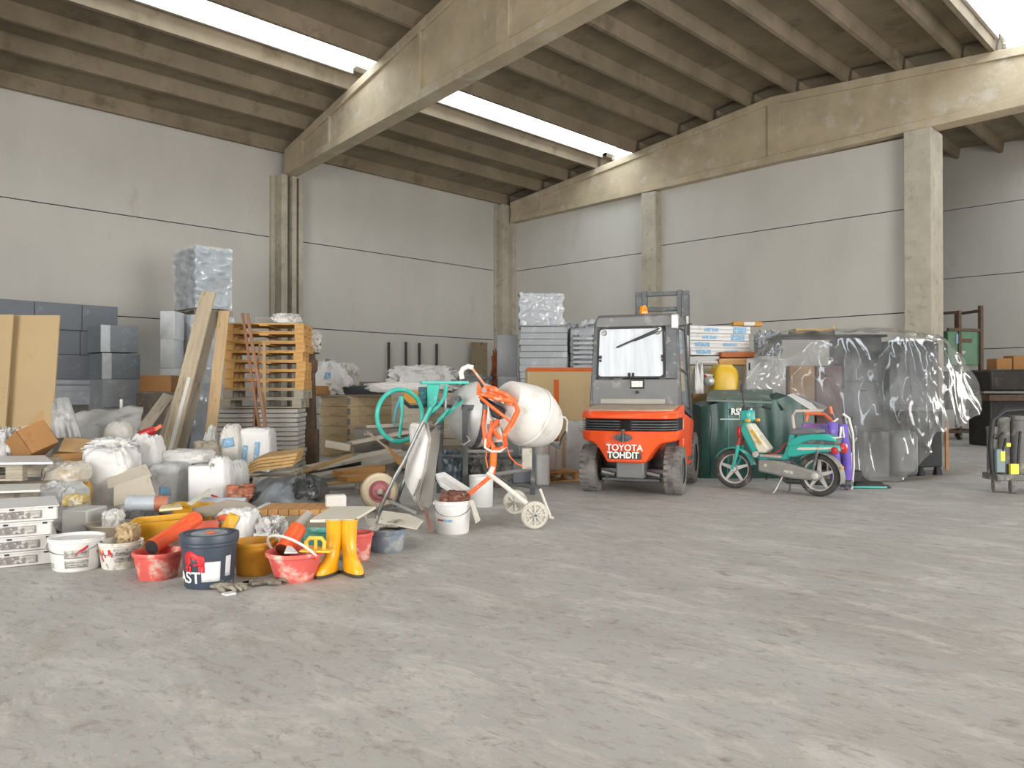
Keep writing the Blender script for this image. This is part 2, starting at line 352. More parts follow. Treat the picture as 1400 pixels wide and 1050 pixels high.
# ------------------------------------------------------------------ forklift, seen from behind
def forklift():
    t = thing('forklift', 'orange forklift with a grey enclosed cab, parked before the insulation stacks', 'forklift', W(1.375, 9.62), math.radians(-20))
    bul = lambda x, k=.12: k * (x / .58) ** 2 + .10 * max(0, abs(x) - .46) / .12 - .12
    xs = [-.58 + 1.16 * i / 44 for i in range(45)]
    def zlow(x):
        a = abs(x)
        return .40 if a < .23 else (.40 + .24 * math.sin(min(1, (a - .23) / .22) * PI / 2) if a < .45 else .64 + .02 * (a - .45) / .13)
    mb = MB(); mb.loft([[(x, bul(x) + .03, zlow(x)), (x, .75, zlow(x)), (x, .75, .775), (x, bul(x), .775)] for x in xs]); cw = mb.build('counterweight', M_org, t, bevel=.02)
    MB().loft([[(x, .16 + bul(x) * .3, .76), (x, .7, .76), (x, .7, .925), (x, .16 + bul(x) * .3, .925)] for x in (-.56, -.3, 0, .3, .56)]).build('grille_recess', M_black, t)
    for z in (.795, .825, .855, .89):
        for a, b in ((-.575, -.07), (.07, .575)):
            n = [a + (b - a) * i / 12 for i in range(13)]
            MB().loft([[(x, bul(x) + .01, z - .005), (x, bul(x) + .10, z - .005), (x, bul(x) + .10, z + .005), (x, bul(x) + .01, z + .005)] for x in n]).build('grille_bar', M_dgrey if z < .9 else M_steel, t)
    mb = MB(); mb.loft([[(x, bul(x) - .01, .92), (x, .7, .92), (x, .7, 1.085), (x, bul(x) + .11, 1.02), (x, bul(x) + .04, 1.005), (x, bul(x), .975)] for x in xs]); mb.build('hood', M_org, t, bevel=.012)
    MB().loft([[(x, bul(x) + .07, 1.0), (x, .62, 1.068), (x, .62, 1.082), (x, bul(x) + .09, 1.025)] for x in xs[2:-2]]).build('hood_dust', M_dust, t)
    MB().at((-.02, -.125, .70), (PI / 2, 0, 0)).lathe([(.0, 0), (.10, 0), (.11, .02), (.0, .03)], 24, .42).build('tow_pin_recess', M_dgrey, t)
    MB().at((-.02, -.16, .70)).lathe([(.016, -.05), (.016, .08), (.03, .08), (.03, .10), (0, .1)], 12).build('tow_pin', M_dgrey, t)
    MB().box(-.21, .19, -.13, -.10, .445, .535).build('name_plate', M_plate, t, bevel=.01)
    text('TOYOTA', .105, M_letter, t, (-.005, -.132, .578), (PI / 2, 0, 0), ext=.004, sx=1.0, bold=.002)
    text('TOHDIT', .105, M_letter, t, (-.02, -.137, .49), (PI / 2, 0, 0), ext=.004, sx=.95, bold=.003)
    # running gear
    def wheel(x, y, r, w, nm):
        mb = MB().at((x, y, r), (0, PI / 2, 0)); prof = [(r * .55, -w / 2), (r * .9, -w / 2), (r * .985, -w * .36), (r, 0), (r * .985, w * .36), (r * .9, w / 2), (r * .55, w / 2)]
        mb.lathe(prof, 40, cap=False)
        for k in range(26):
            for sg in (-1, 1):
                mb.M = Matrix.Translation((x, y, r)) @ Matrix.Rotation(2 * PI * (k + .25 * sg) / 26, 4, 'X'); mb.box(min(0.006 * sg, sg * w * .49), max(.006 * sg, sg * w * .49), -.024, .02, r * .93, r * 1.012)
        o = mb.build(nm, M_tyre, t)
        mb = MB().at((x, y, r), (0, PI / 2, 0)); mb.lathe([(0, -w * .30), (r * .3, -w * .30), (r * .5, -w * .44), (r * .58, -w * .44), (r * .58, w * .44), (r * .5, w * .44), (r * .3, w * .3), (0, w * .3)], 24)
        for k in range(6): mb.M = Matrix.Translation((x, y, r)) @ Matrix.Rotation(2 * PI * k / 6, 4, 'X'); mb.box(-w * .36, w * .36, -.014, .014, r * .33, r * .42)
        mb.build('hub', M_dgrey, o)
    for sx in (-1, 1): wheel(sx * .515, .36, .29, .20, 'rear_wheel'); wheel(sx * .47, 1.72, .34, .24, 'front_wheel')
    MB().box(-.4, .4, .29, .43, .20, .30).box(-.36, .36, .20, .26, .15, .19).build('rear_axle', M_dgrey, t, bevel=.01)
    MB().box(-.15, .19, .05, .5, .20, .42).build('axle_bracket', M_grey, t, bevel=.02)
    for x in (-.27, .28): MB().tube([(x - .08, .18, .26), (x + .08, .18, .23)], .022).build('steering_link', M_steel, t)
    MB().box(-.52, .52, .7, 1.75, .26, .80).build('chassis', M_dgrey, t, bevel=.03)
    for sx in (-1, 1):
        mb = MB(); o = [(.68, .30), (1.36, .30), (1.42, .55), (1.62, .78), (1.62, .86), (.68, .98)]
        mb.loft([[(sx * x, y, z) for y, z in o] for x in (.50, .575)]); mb.build('side_panel', M_org, t, bevel=.015)
        MB().box(min(sx * .5, sx * .6), max(sx * .5, sx * .6), 1.02, 1.34, .36, .40).build('step', M_dgrey, t, bevel=.008)
    # cab
    y0 = .58
    mb = MB(); o = [(-.54, 1.07), (.54, 1.07), (.53, 1.50), (.485, 2.10), (-.485, 2.10), (-.53, 1.50)]
    fr = MB()
    def quadbar(a, b, wx, wy): fr.bar((a[0], a[1], a[2]), (b[0], b[1], b[2]), wx, wy, up=(0, 1, 0))
    MB().loft([[(-.575, y0 - .02, 1.07), (-.575, y0 + .05, 1.07), (-.565, y0 + .05, 1.40), (-.565, y0 - .02, 1.40)], [(.53, y0 - .02, 1.07), (.53, y0 + .05, 1.07), (.515, y0 + .05, 1.40), (.515, y0 - .02, 1.40)]]).build('rear_panel', M_grey, t, bevel=.012)
    MB().box(-.46, .36, y0 - .035, y0 - .02, 1.09, 1.15).build('panel_ledge', mat('dusty_ledge', 'a9a49b', .8), t, bevel=.005)
    for sx in (-1, 1):
        kx = 1.085 if sx < 0 else 1.0
        fr.bar((sx * .525 * kx, y0 + .03, 1.05), (sx * .47 * kx, y0 + .05, 2.14), .075, .10, up=(0, 1, 0))
        fr.bar((sx * .535 * kx, 1.62, .8), (sx * .47 * kx, 1.42, 2.14), .06, .07, up=(0, 1, 0))
        fr.bar((sx * .535, .6, 1.08), (sx * .535, 1.58, .92), .05, .06)
        fr.bar((sx * .50, .62, 1.55), (sx * .50, 1.54, 1.48), .03, .03)
    fr.build('cab_frame', M_dgrey, t, bevel=.01)
    mb = MB(); oo = [(-.50, 0), (.50, 0)]
    mb.loft([[(-.53 + k, y, 2.06), (.485 - k, y, 2.06), (.485 - k, y, 2.17 + e), (.455 - k, y, 2.22 + e), (-.50 + k, y, 2.22 + e), (-.53 + k, y, 2.17 + e)] for y, k, e in ((y0 - .03, .01, -.03), (y0 + .03, 0, 0), (1.1, 0, .02), (1.46, 0, .01), (1.52, .02, -.03))]); mb.build('roof', M_grey, t, bevel=.01)
    # rear window with rounded corners
    def rrect(x0, x1, z0, z1, r, n=5):
        p = []
        for cx_, cz_, a in ((x1 - r, z1 - r, 0), (x0 + r, z1 - r, PI / 2), (x0 + r, z0 + r, PI), (x1 - r, z0 + r, 1.5 * PI)): p += [(cx_ + r * math.cos(a + PI / 2 * i / n), cz_ + r * math.sin(a + PI / 2 * i / n)) for i in range(n + 1)]
        return p
    a = rrect(-.515, .365, 1.41, 2.06, .05); b = rrect(-.49, .34, 1.435, 2.035, .04); tw = lambda p: [(x * (1 - .06 * (z - 1.4)), y0 - .012, z) for x, z in p]
    mb = MB(); A = tw(a); B = tw(b); mb.loft([A, [(x, y - .025, z) for x, y, z in A], [(x, y - .025, z) for x, y, z in B], B], closed=True); mb.build('window_seal', M_black, t)
    MB().loft([[(x, y - .012, z) for x, y, z in tw(a)], [(x, y - .006, z) for x, y, z in tw(a)]]).build('rear_window', M_cabglass, t, smooth=False)
    MB().box(.36, .50, y0 - .02, y0 + .04, 1.40, 2.07).build('corner_panel', M_dgrey, t, bevel=.01)
    for sx, kz in ((-1, 1.085), (1, 1.0)): MB().loft([[(sx * .515 * kz, .66, 1.12), (sx * .52 * kz, 1.56, 1.02), (sx * .475 * kz, 1.42, 2.05), (sx * .475 * kz, .66, 2.05)], [(sx * .509 * kz, .66, 1.12), (sx * .514 * kz, 1.56, 1.02), (sx * .469 * kz, 1.42, 2.05), (sx * .469 * kz, .66, 2.05)]]).build('side_window', glass_mat('side_glass', 'b9c0c4', .45) if sx < 0 else bpy.data.materials['side_glass'], t, smooth=False)
    MB().bar((-.25, y0 - .055, 1.80), (.30, y0 - .055, 2.03), .014, .018).bar((-.02, y0 - .05, 1.88), (.30, y0 - .05, 2.0), .010, .012).build('wiper', M_black, t)
    MB().at((.30, y0 - .03, 2.02), (PI / 2, 0, 0)).lathe([(0, 0), (.025, 0), (.025, .03), (0, .03)], 12).build('wiper_pivot', M_steel, t)
    for x in (-.41, .27): MB().at((x, y0 - .03, 1.99), (PI / 2, 0, 0)).lathe([(0, 0), (.035, 0), (.028, .02), (0, .025)], 14).build('window_hinge', M_steel, t)
    for x in (-.46, .33): MB().box(x - .014, x + .014, y0 - .06, y0 - .03, 1.66, 1.70).box(x - .012, x + .012, y0 - .055, y0 - .03, 1.62, 1.65).build('window_clip', M_black, t, bevel=.004)
    for x in (-.09, -.04): MB().box(x - .012, x + .012, y0 - .06, y0 - .02, 1.425, 1.48).build('window_latch', M_black, t, bevel=.004)
    MB().box(-.07, .10, y0 - .05, y0 - .02, 1.28, 1.39).build('plate_holder', M_black, t, bevel=.006)
    MB().box(-.055, .085, y0 - .056, y0 - .05, 1.30, 1.375).build('number_plate', mat('number_plate', 'd9d9d4', .5, dirt='8e8d88', damt=.3, dscale=25), t)
    MB().at((.01, y0 - .02, 1.235), (PI / 2, 0, 0)).lathe([(0, 0), (.02, 0), (.02, .03), (0, .03)], 12).build('panel_lock', M_black, t)
    # seat and wheel inside
    MB().box(-.25, .25, .85, 1.25, 1.0, 1.12).box(-.24, .24, .80, .90, 1.1, 1.65).build('seat', M_black, t, bevel=.04)
    MB().at((0, 1.42, 1.25), (-.9, 0, 0)).torus(.17, .014).build('steering_wheel', M_black, t)
    # mast, forks, beacon
    for sx in (-1, 1):
        MB().box(sx * .33 + .03, sx * .33 + .13, 1.98, 2.12, .08, 2.62).build('mast_rail', M_dgrey, t, bevel=.008)
        MB().box(sx * .25 + .045, sx * .25 + .115, 2.0, 2.10, .1, 2.68).build('inner_rail', M_dgrey, t, bevel=.006)
        MB().box(sx * .22 - .06, sx * .22 + .06, 2.20, 2.24, .04, .75).box(sx * .22 - .06, sx * .22 + .06, 2.24, 2.5, .02, .065).build('fork', M_dgrey, t, bevel=.006)
        MB().tube([(sx * .40 + .04, 1.95, .5), (sx * .40 + .04, 1.95, 2.3)], .03, 10).build('lift_cylinder', M_steel, t)
    for z in (2.64, 2.42, .3): MB().box(-.30, .46, 2.03, 2.09, z - .03, z + .03).build('mast_crossbar', M_dgrey, t, bevel=.006)
    for x in (.03, .13): MB().bar((x, 2.06, .4), (x, 2.06, 2.6), .02, .02).build('lift_chain', M_black, t)
    for z in (.25, .7): MB().box(-.45, .45, 2.14, 2.20, z - .05, z + .05).build('carriage_bar', M_dgrey, t, bevel=.006)
    b = MB().at((-.03, 1.2, 2.22)).lathe([(.05, 0), (.055, .02), (.02, .02), (.02, .06), (0, .06)], 16).build('beacon_base', M_black, t)
    MB().at((-.03, 1.2, 2.275)).lathe([(.055, 0), (.06, .03), (.05, .09), (.03, .115), (0, .12)], 20).build('beacon', mat('amber_beacon', 'f28a1a', .15, var=.05, coat=.6), t)
    MB().box(-.14, -.06, 1.26, 1.32, 2.2, 2.5).build('beacon_post', M_dgrey, t, bevel=.006)
    MB().box(.44, .53, .50, .60, 2.02, 2.20).build('work_lamp', mat('lamp_housing', 'b9b7b2', .4, metal=.4, dirt='55524e', damt=.3, dscale=30), t, bevel=.015)
    MB().bar((.50, .6, 2.05), (.68, .62, 2.08), .02, .02).bar((.64, .55, 2.0), (.64, .68, 2.0), .015, .12).build('side_mirror', M_black, t)
forklift()
# ------------------------------------------------------------------ moped
M_teal = mat('teal_paint', '2fa79b', .35, var=.08, scale=5, dirt='8a9a94', damt=.15, dscale=9, coat=.3)
M_rim = mat('pale_grey_alloy', 'b3b2ae', .5, metal=.2, var=.08, dirt='8d8a84', damt=.2)
M_mgrey = mat('grey_engine_case', '85857f', .55, var=.12, scale=6, dirt='a09c93', damt=.25, dscale=8)
M_tyre2 = mat('black_tyre', '3d3c3a', .85, var=.2, scale=9, dirt='6c6964', damt=.3, dscale=7)
M_red = mat('red_plastic', 'b2282d', .3, var=.1, coat=.3)
M_pale = mat('cream_panel', 'd3d0be', .5, var=.06, dirt='b0aa96', damt=.25, dscale=9)
def moped():
    t = thing('moped', 'teal moped with five-spoke wheels on its stand, in front of the green tarpaulin bin', 'moped', W(3.253, 9.975), math.radians(-46))
    def wheel(x, nm, r=.252, turn=0.0):
        B = Matrix.Translation((x, 0, r)) @ Matrix.Rotation(turn, 4, 'Z') @ Matrix.Rotation(PI / 2, 4, 'X')
        mb = MB(); mb.M = B; mb.torus(r - .036, .036, 44, 12)
        for k in range(44): mb.M = B @ Matrix.Rotation(2 * PI * k / 44, 4, 'Z'); mb.box(r - .012, r + .001, -.006, .006, -.025, .025)
        w = mb.build(nm, M_tyre2, t)
        mb = MB(); mb.M = B; mb.lathe([(r - .075, -.018), (r - .058, -.024), (r - .058, .024), (r - .075, .018), (r - .082, 0)], 40, cap=False); mb.lathe([(0, -.05), (.035, -.05), (.045, -.02), (.045, .02), (.035, .05), (0, .05)], 18)
        for k in range(5):
            mb.M = B @ Matrix.Rotation(2 * PI * k / 5 + .3, 4, 'Z')
            mb.loft([[(.03, -.026, -.012), (.03, .026, -.012), (.03, .026, .012), (.03, -.026, .012)], [(r - .066, -.014, -.008), (r - .066, .014, -.008), (r - .066, .014, .008), (r - .066, -.014, .008)]])
        mb.build('rim', M_rim, w)
    wheel(-.56, 'front_wheel', turn=.25); wheel(.565, 'rear_wheel')
    for sy in (-1, 1):
        MB().tube([(-.565, sy * .055, .25), (-.50, sy * .055, .42), (-.475, sy * .055, .56)], [.018, .024, .026], 10).build('fork_leg', M_teal, t)
        MB().tube([(-.478, sy * .055, .55), (-.45, sy * .05, .66)], .02, 10).build('fork_tube', mat('dull_red_rubber', 'a33a36', .6), t)
    MB().tube([(-.46, 0, .62), (-.40, 0, .86), (-.36, 0, 1.04)], .026, 12).build('steering_column', M_dgrey, t)
    # mudguards
    def guard(x, r, w, a0, a1, m, nm):
        mb = MB(); n = 18
        def ring(a, rr): return [(x + rr * math.cos(a), y, .25 + rr * math.sin(a) - abs(y) ** 2 * 4) for y in (-w, -w * .5, 0, w * .5, w)]
        mb.loft([ring(a0 + (a1 - a0) * i / n, r) + list(reversed(ring(a0 + (a1 - a0) * i / n, r - .008))) for i in range(n + 1)]); return mb.build(nm, m, t)
    guard(-.56, .285, .055, math.radians(15), math.radians(150), M_teal, 'front_mudguard')
    guard(.565, .29, .06, math.radians(-15), math.radians(135), M_mgrey, 'rear_mudguard')
    # step-through frame
    MB().tube([(-.43, 0, .80), (-.36, 0, .64), (-.25, 0, .47), (-.15, 0, .41), (.08, 0, .41), (.16, 0, .45), (.21, 0, .56), (.25, 0, .74)], [.045, .05, .05, .045, .042, .045, .05, .045], 12).build('frame', M_teal, t)
    MB().loft([[(-.44, y, .74), (-.40, y, .86), (-.34, y, .86), (-.20, y, .52), (-.27, y, .47)] for y in (-.06, .06)]).build('head_cowl', M_teal, t, bevel=.015)
    MB().loft([[(-.37, y, .83), (-.30, y, .845), (-.045, y, .535), (-.10, y, .48), (-.19, y, .48)] for y in (-.075, .075)]).build('tank_panel', M_pale, t, bevel=.02)
    MB().loft([[(-.30, y, .75), (-.26, y, .77), (-.13, y, .60), (-.16, y, .57)] for y in (-.0775, .0775)]).build('tank_sticker', mat('yellow_sticker', 'c8a93c', .5, dirt='8f8f86', damt=.35, dscale=20), t)
    MB().box(-.16, .12, -.09, .09, .43, .46).build('footboard', mat('pink_grey_mat', 'b5a39c', .8), t, bevel=.01)
    MB().at((-.21, -.075, .46), (PI / 2, 0, 0)).lathe([(0, 0), (.04, 0), (.04, .03), (0, .035)], 16).build('horn', M_rim, t)
    MB().box(-.50, -.44, -.05, .05, .66, .80).build('red_cowl', M_red, t, bevel=.02)
    # lamp, bars, mirror
    MB().box(-.44, -.30, -.085, .085, .86, 1.01).build('headlamp_housing', M_teal, t, bevel=.03)
    MB().at((-.44, 0, .94), (0, -PI / 2, 0)).lathe([(.065, 0), (.06, .02), (0, .035)], 20).build('headlamp', mat('lamp_lens', 'd6d9d6', .1, var=0), t)
    for sy in (-1, 1): MB().box(-.33, -.27, min(sy * .1, sy * .14), max(sy * .1, sy * .14), .86, .90).build('indicator', mat('amber_lens', 'e39b2e', .2, var=0), t, bevel=.01)
    MB().tube([(-.26, -.32, 1.03), (-.30, -.24, 1.05), (-.35, -.08, 1.05), (-.35, .08, 1.05), (-.30, .24, 1.05), (-.26, .32, 1.03)], .012, 10).build('handlebar', M_dgrey, t)
    for sy in (-1, 1):
        MB().tube([(-.24, sy * .34, 1.025), (-.29, sy * .235, 1.05)], .019, 10).build('grip', M_black, t)
        MB().tube([(-.36, sy * .22, 1.045), (-.32, sy * .36, 1.03)], .006).build('brake_lever', M_rim, t)
    MB().tube([(-.30, -.20, 1.05), (-.31, -.22, 1.16), (-.30, -.24, 1.24)], .006).build('mirror_stem', M_black, t)
    MB().at((-.29, -.25, 1.29), (0, .2, 0)).lathe([(0, -.075), (.03, -.06), (.045, 0), (.035, .05), (0, .07)], 14, .35).build('mirror', M_dgrey, t)
    # rear body, seat, rack
    mb = MB(); up = [(.20, .60), (.26, .665), (.36, .72), (.52, .745), (.70, .74), (.78, .71), (.80, .70), (.80, .66), (.66, .67), (.50, .665), (.36, .62), (.28, .55)]
    mb.loft([[(x, y, z) for x, z in up] for y in (-.095, .095)]); mb.build('seat_cowl', M_teal, t, bevel=.015)
    mb = MB(); lo = [(.20, .50), (.24, .60), (.42, .62), (.84, .62), (.86, .55), (.62, .53), (.42, .49), (.30, .455), (.22, .45)]
    mb.loft([[(x, y, z) for x, z in lo] for y in (-.10, .10)]); mb.build('side_panel', M_teal, t, bevel=.018)
    MB().loft([[(.36, y, .575), (.80, y, .60), (.80, y, .575), (.40, y, .545), (.33, y, .548)] for y in (-.105, .105)]).build('side_stripe', M_pale, t, bevel=.004)
    MB().box(.30, .80, -.08, .08, .60, .70).build('tool_box', M_dgrey, t, bevel=.01)
    MB().loft([[(.22, y, .74), (.30, y, .80), (.52, y, .81), (.60, y, .785), (.60, y, .75), (.30, y, .72)] for y in (-.11, .11)]).build('seat', mat('grey_vinyl_seat', '6a6a6e', .5), t, bevel=.02)
    MB().tube([(.56, -.08, .70), (.80, -.08, .705), (.84, -.05, .71), (.84, -.02, .83), (.84, .02, .83), (.84, .05, .71), (.80, .08, .705), (.56, .08, .70)], .012).build('rear_rack', M_offw, t)
    MB().at((.87, 0, .585), (0, PI / 2, 0)).lathe([(.055, -.05), (.06, 0), (.05, .02), (0, .03)], 20).build('tail_lamp', M_red, t)
    MB().at((.80, -.105, .56), (PI / 2, 0, 0)).lathe([(0, 0), (.045, 0), (.04, .015), (0, .02)], 18).build('side_reflector', M_red, t)
    MB().at((.86, -.05, .36), (0, PI / 2, 0)).lathe([(.02, 0), (.02, .015), (0, .02)], 12).build('reflector', bpy.data.materials['amber_lens'], t)
    # engine and transmission case
    mb = MB(); o = [(-.16, .40), (.12, .395), (.24, .375), (.60, .30), (.64, .25), (.60, .195), (.30, .195), (.14, .21), (.02, .23), (-.16, .25)]
    mb.loft([[(x, y, z) for x, z in o] for y in (-.135, -.05)]); mb.build('transmission_case', M_mgrey, t, bevel=.025)
    MB().box(-.10, .22, -.05, .11, .22, .42).build('engine', M_dgrey, t, bevel=.03)
    text('ABOB', .045, M_letter, t, (.245, -.138, .275), (PI / 2, .12, 0), ext=.001)
    for x, z, r in ((-.06, .335, .025), (.57, .25, .045)): MB().at((x, -.13, z), (PI / 2, 0, 0)).lathe([(0, 0), (r, 0), (r * .8, .015), (0, .02)], 16).build('case_cap', M_rim, t)
    MB().tube([(.04, .04, .22), (.10, .12, .14), (.9, .13, .17)], .04, 10).build('exhaust', M_dgrey, t)
    MB().tube([(.16, -.10, .22), (.09, -.17, .03), (.07, -.18, .012)], .012).build('stand_leg', M_steel, t)
    MB().tube([(.16, .08, .22), (.12, .15, .03), (.10, .16, .012)], .012).build('stand_leg', M_steel, t)
    MB().tube([(.0, -.12, .20), (-.02, -.18, .17)], .011).build('pedal', M_black, t)
    MB().tube([(.17, -.03, .62), (.10, -.06, .52), (.02, -.05, .48), (-.05, -.04, .475)], .008).build('red_strap', M_red, t)
    MB().tube([(.20, 0, .40), (.45, .02, .26), (.565, 0, .25)], .02).build('swing_arm', M_dgrey, t)
    for sy in (-1, 1): MB().tube([(.52, sy * .085, .27), (.60, sy * .085, .60)], .02, 10).build('shock_absorber', M_dgrey, t)
moped()
# ------------------------------------------------------------------ concrete mixers and wheelbarrow
M_drum = mat('cement_drum', 'd3d1cb', .55, var=.06, scale=3, dirt='b8b2a6', damt=.3, dscale=5, bump=.1)
M_galv = mat('galvanised_drum', 'c6c6c3', .42, metal=.15, var=.12, scale=3, dirt='dad8d2', damt=.35, dscale=4)
M_cem = mat('cement_crusted_grey', 'bdb8ac', .9, var=.12, scale=12, dirt='97907f', damt=.25, dscale=16, bump=.5, bscale=60)
M_mteal = mat('teal_mixer_paint', '34b5a5', .42, var=.12, scale=6, dirt='8fb5ad', damt=.25, dscale=12)
M_or2 = mat('orange_mixer_paint', 'f0672e', .5, var=.12, scale=8, dirt='d9b7a0', damt=.28, dscale=16)
def axis_matrix(c, d):
    d = Vector(d).normalized(); return Matrix.Translation(c) @ d.to_track_quat('Z', 'Y').to_matrix().to_4x4()
def orange_mixer():
    # local frame: x across, y deep, z up; origin on the floor under the mast
    D0 = 7.75; t = thing('concrete_mixer', 'orange concrete mixer with a pale drum and two spoked wheels, beside the white bucket', 'concrete mixer', W(cx(690, D0), D0), 0)
    L = lambda px, py, dd=0.0: (cx(px, D0 + dd) - cx(690, D0), dd, cz(py, D0 + dd))
    c = Vector(L(722, 568, .05)); ax = Vector((.66, .52, -.40))
    mb = MB(); mb.M = axis_matrix(c, ax)
    k = 1.0
    outer = [(0, -.34), (.17, -.34), (.215, -.32), (.255, -.20), (.292, -.07), (.296, -.03)]
    mb.lathe(outer + [(.296, 0.0), (.300, .02)], 48, cap=False)
    drum = mb.build('drum', M_drum, t)
    mb = MB(); mb.M = axis_matrix(c, ax); mb.lathe([(.30, .00), (.306, .01), (.306, .035), (.298, .045)], 48, cap=False); mb.lathe([(.297, .045), (.28, .12), (.235, .23), (.19, .28), (.195, .29), (.185, .29), (.18, .28), (.225, .225), (.268, .12), (.285, .04)], 48, cap=False); mb.build('drum_mouth', M_drum, drum)
    mb = MB(); mb.M = axis_matrix(c, ax)
    for a in range(3): mb.bar((0.24 * math.cos(a * 2.1), .24 * math.sin(a * 2.1), -.1), (.1 * math.cos(a * 2.1 + .8), .1 * math.sin(a * 2.1 + .8), .2), .01, .06)
    mb.build('mixing_paddle', M_cem, drum)
    # yoke: heavy orange arms round the drum base, with housing above
    MB().tube([L(655, 538, -.42), L(680, 545, -.44), L(704, 549, -.40), L(708, 562, -.38), L(700, 578, -.36), L(690, 594, -.34), L(690, 601, -.32), L(692, 608, -.26), L(684, 614, -.22), L(672, 614, -.2)], [.018, .022, .024, .026, .026, .024, .022, .02, .02, .018], 10).build('yoke_arm', M_or2, t)
    MB().tube([L(670, 532, -.40), L(690, 538, -.42), L(704, 549, -.40)], .02, 10).build('yoke_brace', M_or2, t)
    MB().tube([L(655, 542, -.42), L(672, 556, -.43), L(690, 570, -.42), L(697, 576, -.38)], [.014, .016, .014, .012], 8).build('yoke_brace', M_or2, t)
    mb = MB(); pts = [L(656, 532, -.40), L(664, 527, -.40), L(676, 528, -.40), L(698, 541, -.40), L(705, 547, -.40), L(698, 556, -.40), L(682, 546, -.40), L(668, 541, -.40)]
    mb.loft([pts, [(x, y + .22, z) for x, y, z in pts]]); mb.build('motor_housing', M_or2, t, bevel=.012)
    pts = [L(683, 541, -.415), L(692, 545, -.415), L(688, 552, -.415), L(680, 546, -.415)]
    MB().loft([pts, [(x, y + .02, z) for x, y, z in pts]]).build('housing_label', M_white, t)
    MB().loft([[L(653, 521, -.42), L(656, 527, -.42), L(666, 541, -.42), L(651, 540, -.42)], [L(653, 521, -.38), L(656, 527, -.38), L(666, 541, -.38), L(651, 540, -.38)]]).build('guard_plate', M_or2, t, bevel=.005)
    MB().at(L(662, 534, -.44), (PI / 2, 0, 0)).lathe([(0, 0), (.022, 0), (.022, .02), (0, .02)], 14).build('knob', M_steel, t)
    MB().loft([[L(664, 543, -.3), L(690, 560, -.3), L(684, 574, -.3), L(672, 570, -.3)], [L(664, 543, -.1), L(690, 560, -.1), L(684, 574, -.1), L(672, 570, -.1)]]).build('motor', M_black, t, bevel=.015)
    MB().at(L(662, 547, -.34), (PI / 2, 0, 0)).lathe([(0, 0), (.04, 0), (.04, .06), (0, .06)], 16).build('pulley', M_black, t)
    for pts, r in (([L(664, 560, -.2), L(661, 580, -.2), L(663, 600, -.2), L(668, 612, -.2)], .02), ([L(684, 572, -.2), L(672, 586, -.2), L(668, 600, -.2), L(675, 612, -.2)], .024), ([L(672, 575, -.18), L(676, 590, -.18), L(684, 600, -.18)], .02)):
        MB().tube(pts, r, 8).build('crusted_rib', M_or2, t)
    MB().loft([[L(666, 580, -.16), L(684, 578, -.16), L(688, 604, -.16), L(668, 606, -.16)], [L(666, 580, -.10), L(684, 578, -.10), L(688, 604, -.10), L(668, 606, -.10)]]).build('gear_cover', M_cem, t, bevel=.01)
    MB().tube([L(664, 600, -.22), L(663, 612, -.24), L(672, 617, -.24), L(684, 617, -.24), L(692, 611, -.24), L(688, 604, -.24)], .012, 8).build('base_ring', M_offw, t)
    MB().at(L(666, 605, -.22), (PI / 2, 0, 0)).torus(.035, .007, 20, 6).build('lock_ring', M_or2, t)
    MB().tube([L(666, 615, -.2), L(664, 626, -.2), L(667, 640, -.2)], .006).build('cable', M_or2, t)
    MB().tube([L(693, 612, -.2), L(697, 624, -.18), L(706, 634, -.16), L(717, 638, -.14)], .006).build('cable', M_or2, t)
    # tipping handle: orange lever ending in a pale bent grip
    MB().tube([L(667, 532, -.38), L(655, 516, -.38), L(645, 503, -.38)], .011, 8).build('tipping_lever', mat('faded_orange', 'dd8a6c', .6, dirt='cfc6ba', damt=.3), t)
    MB().tube([L(647, 503, -.38), L(640, 501, -.38), L(633, 504, -.37), L(630, 510, -.36), L(632, 518, -.36)], .024, 10).build('lever_grip', mat('pale_foam_grip', 'd8d6d0', .8), t)
    # mast and tripod legs
    MB().tube([L(675, 616, -.15), L(674, 634, -.15), L(673, 648, -.15)], [.035, .033, .028], 12).build('mast', mat('bright_orange_paint', 'ef6d1a', .5), t)
    MB().tube([L(674, 638, -.16), L(670, 648, -.17), L(667, 652, -.17)], .026, 10).build('mast_collar', M_offw, t)
    MB().tube([L(671, 651, -.2), L(655, 664, -.35), L(640, 677, -.5), L(634, 688, -.55), (cx(631, 7.2) - cx(690, D0), -.55, .01)], .02, 8).build('front_leg', M_or2, t)
    MB().tube([L(667, 647, -.18), L(690, 664, -.3), L(722, 690, -.42)], .024, 8).build('rear_leg', M_offw, t)
    aF = (cx(731, 7.30) - cx(690, D0), 7.30 - D0, .127); aB = (cx(704, 8.15) - cx(690, D0), 8.15 - D0, .127)
    d = Vector(aB) - Vector(aF)
    MB().tube([aF, aB], .016, 8).build('axle', M_offw, t)
    for p, nm in ((aF, 0), (aB, 1)):
        w = MB(); w.M = axis_matrix(p, d); w.torus(.108, .019, 40, 10); w.lathe([(.107, -.022), (.092, -.022), (.088, 0), (.092, .022), (.107, .022)], 36, cap=False); o = w.build('wheel', M_cem, t)
        w = MB(); w.M = axis_matrix(p, d); w.lathe([(0, -.035), (.022, -.035), (.026, -.02), (.026, .02), (.022, .035), (0, .035)], 16); w.lathe([(.02, -.004), (.092, -.004), (.092, .004), (.02, .004)], 30)
        for k in range(8):
            w.M = axis_matrix(p, d) @ Matrix.Rotation(2 * PI * k / 8, 4, 'Z'); w.box(.02, .095, -.009, .009, -.02, .02)
        w.build('spokes', M_cem, o)
        w = MB(); w.M = axis_matrix(p, d); w.lathe([(0, -.045), (.012, -.045), (.012, .045), (0, .045)], 10); w.build('axle_nut', M_dgrey, o)
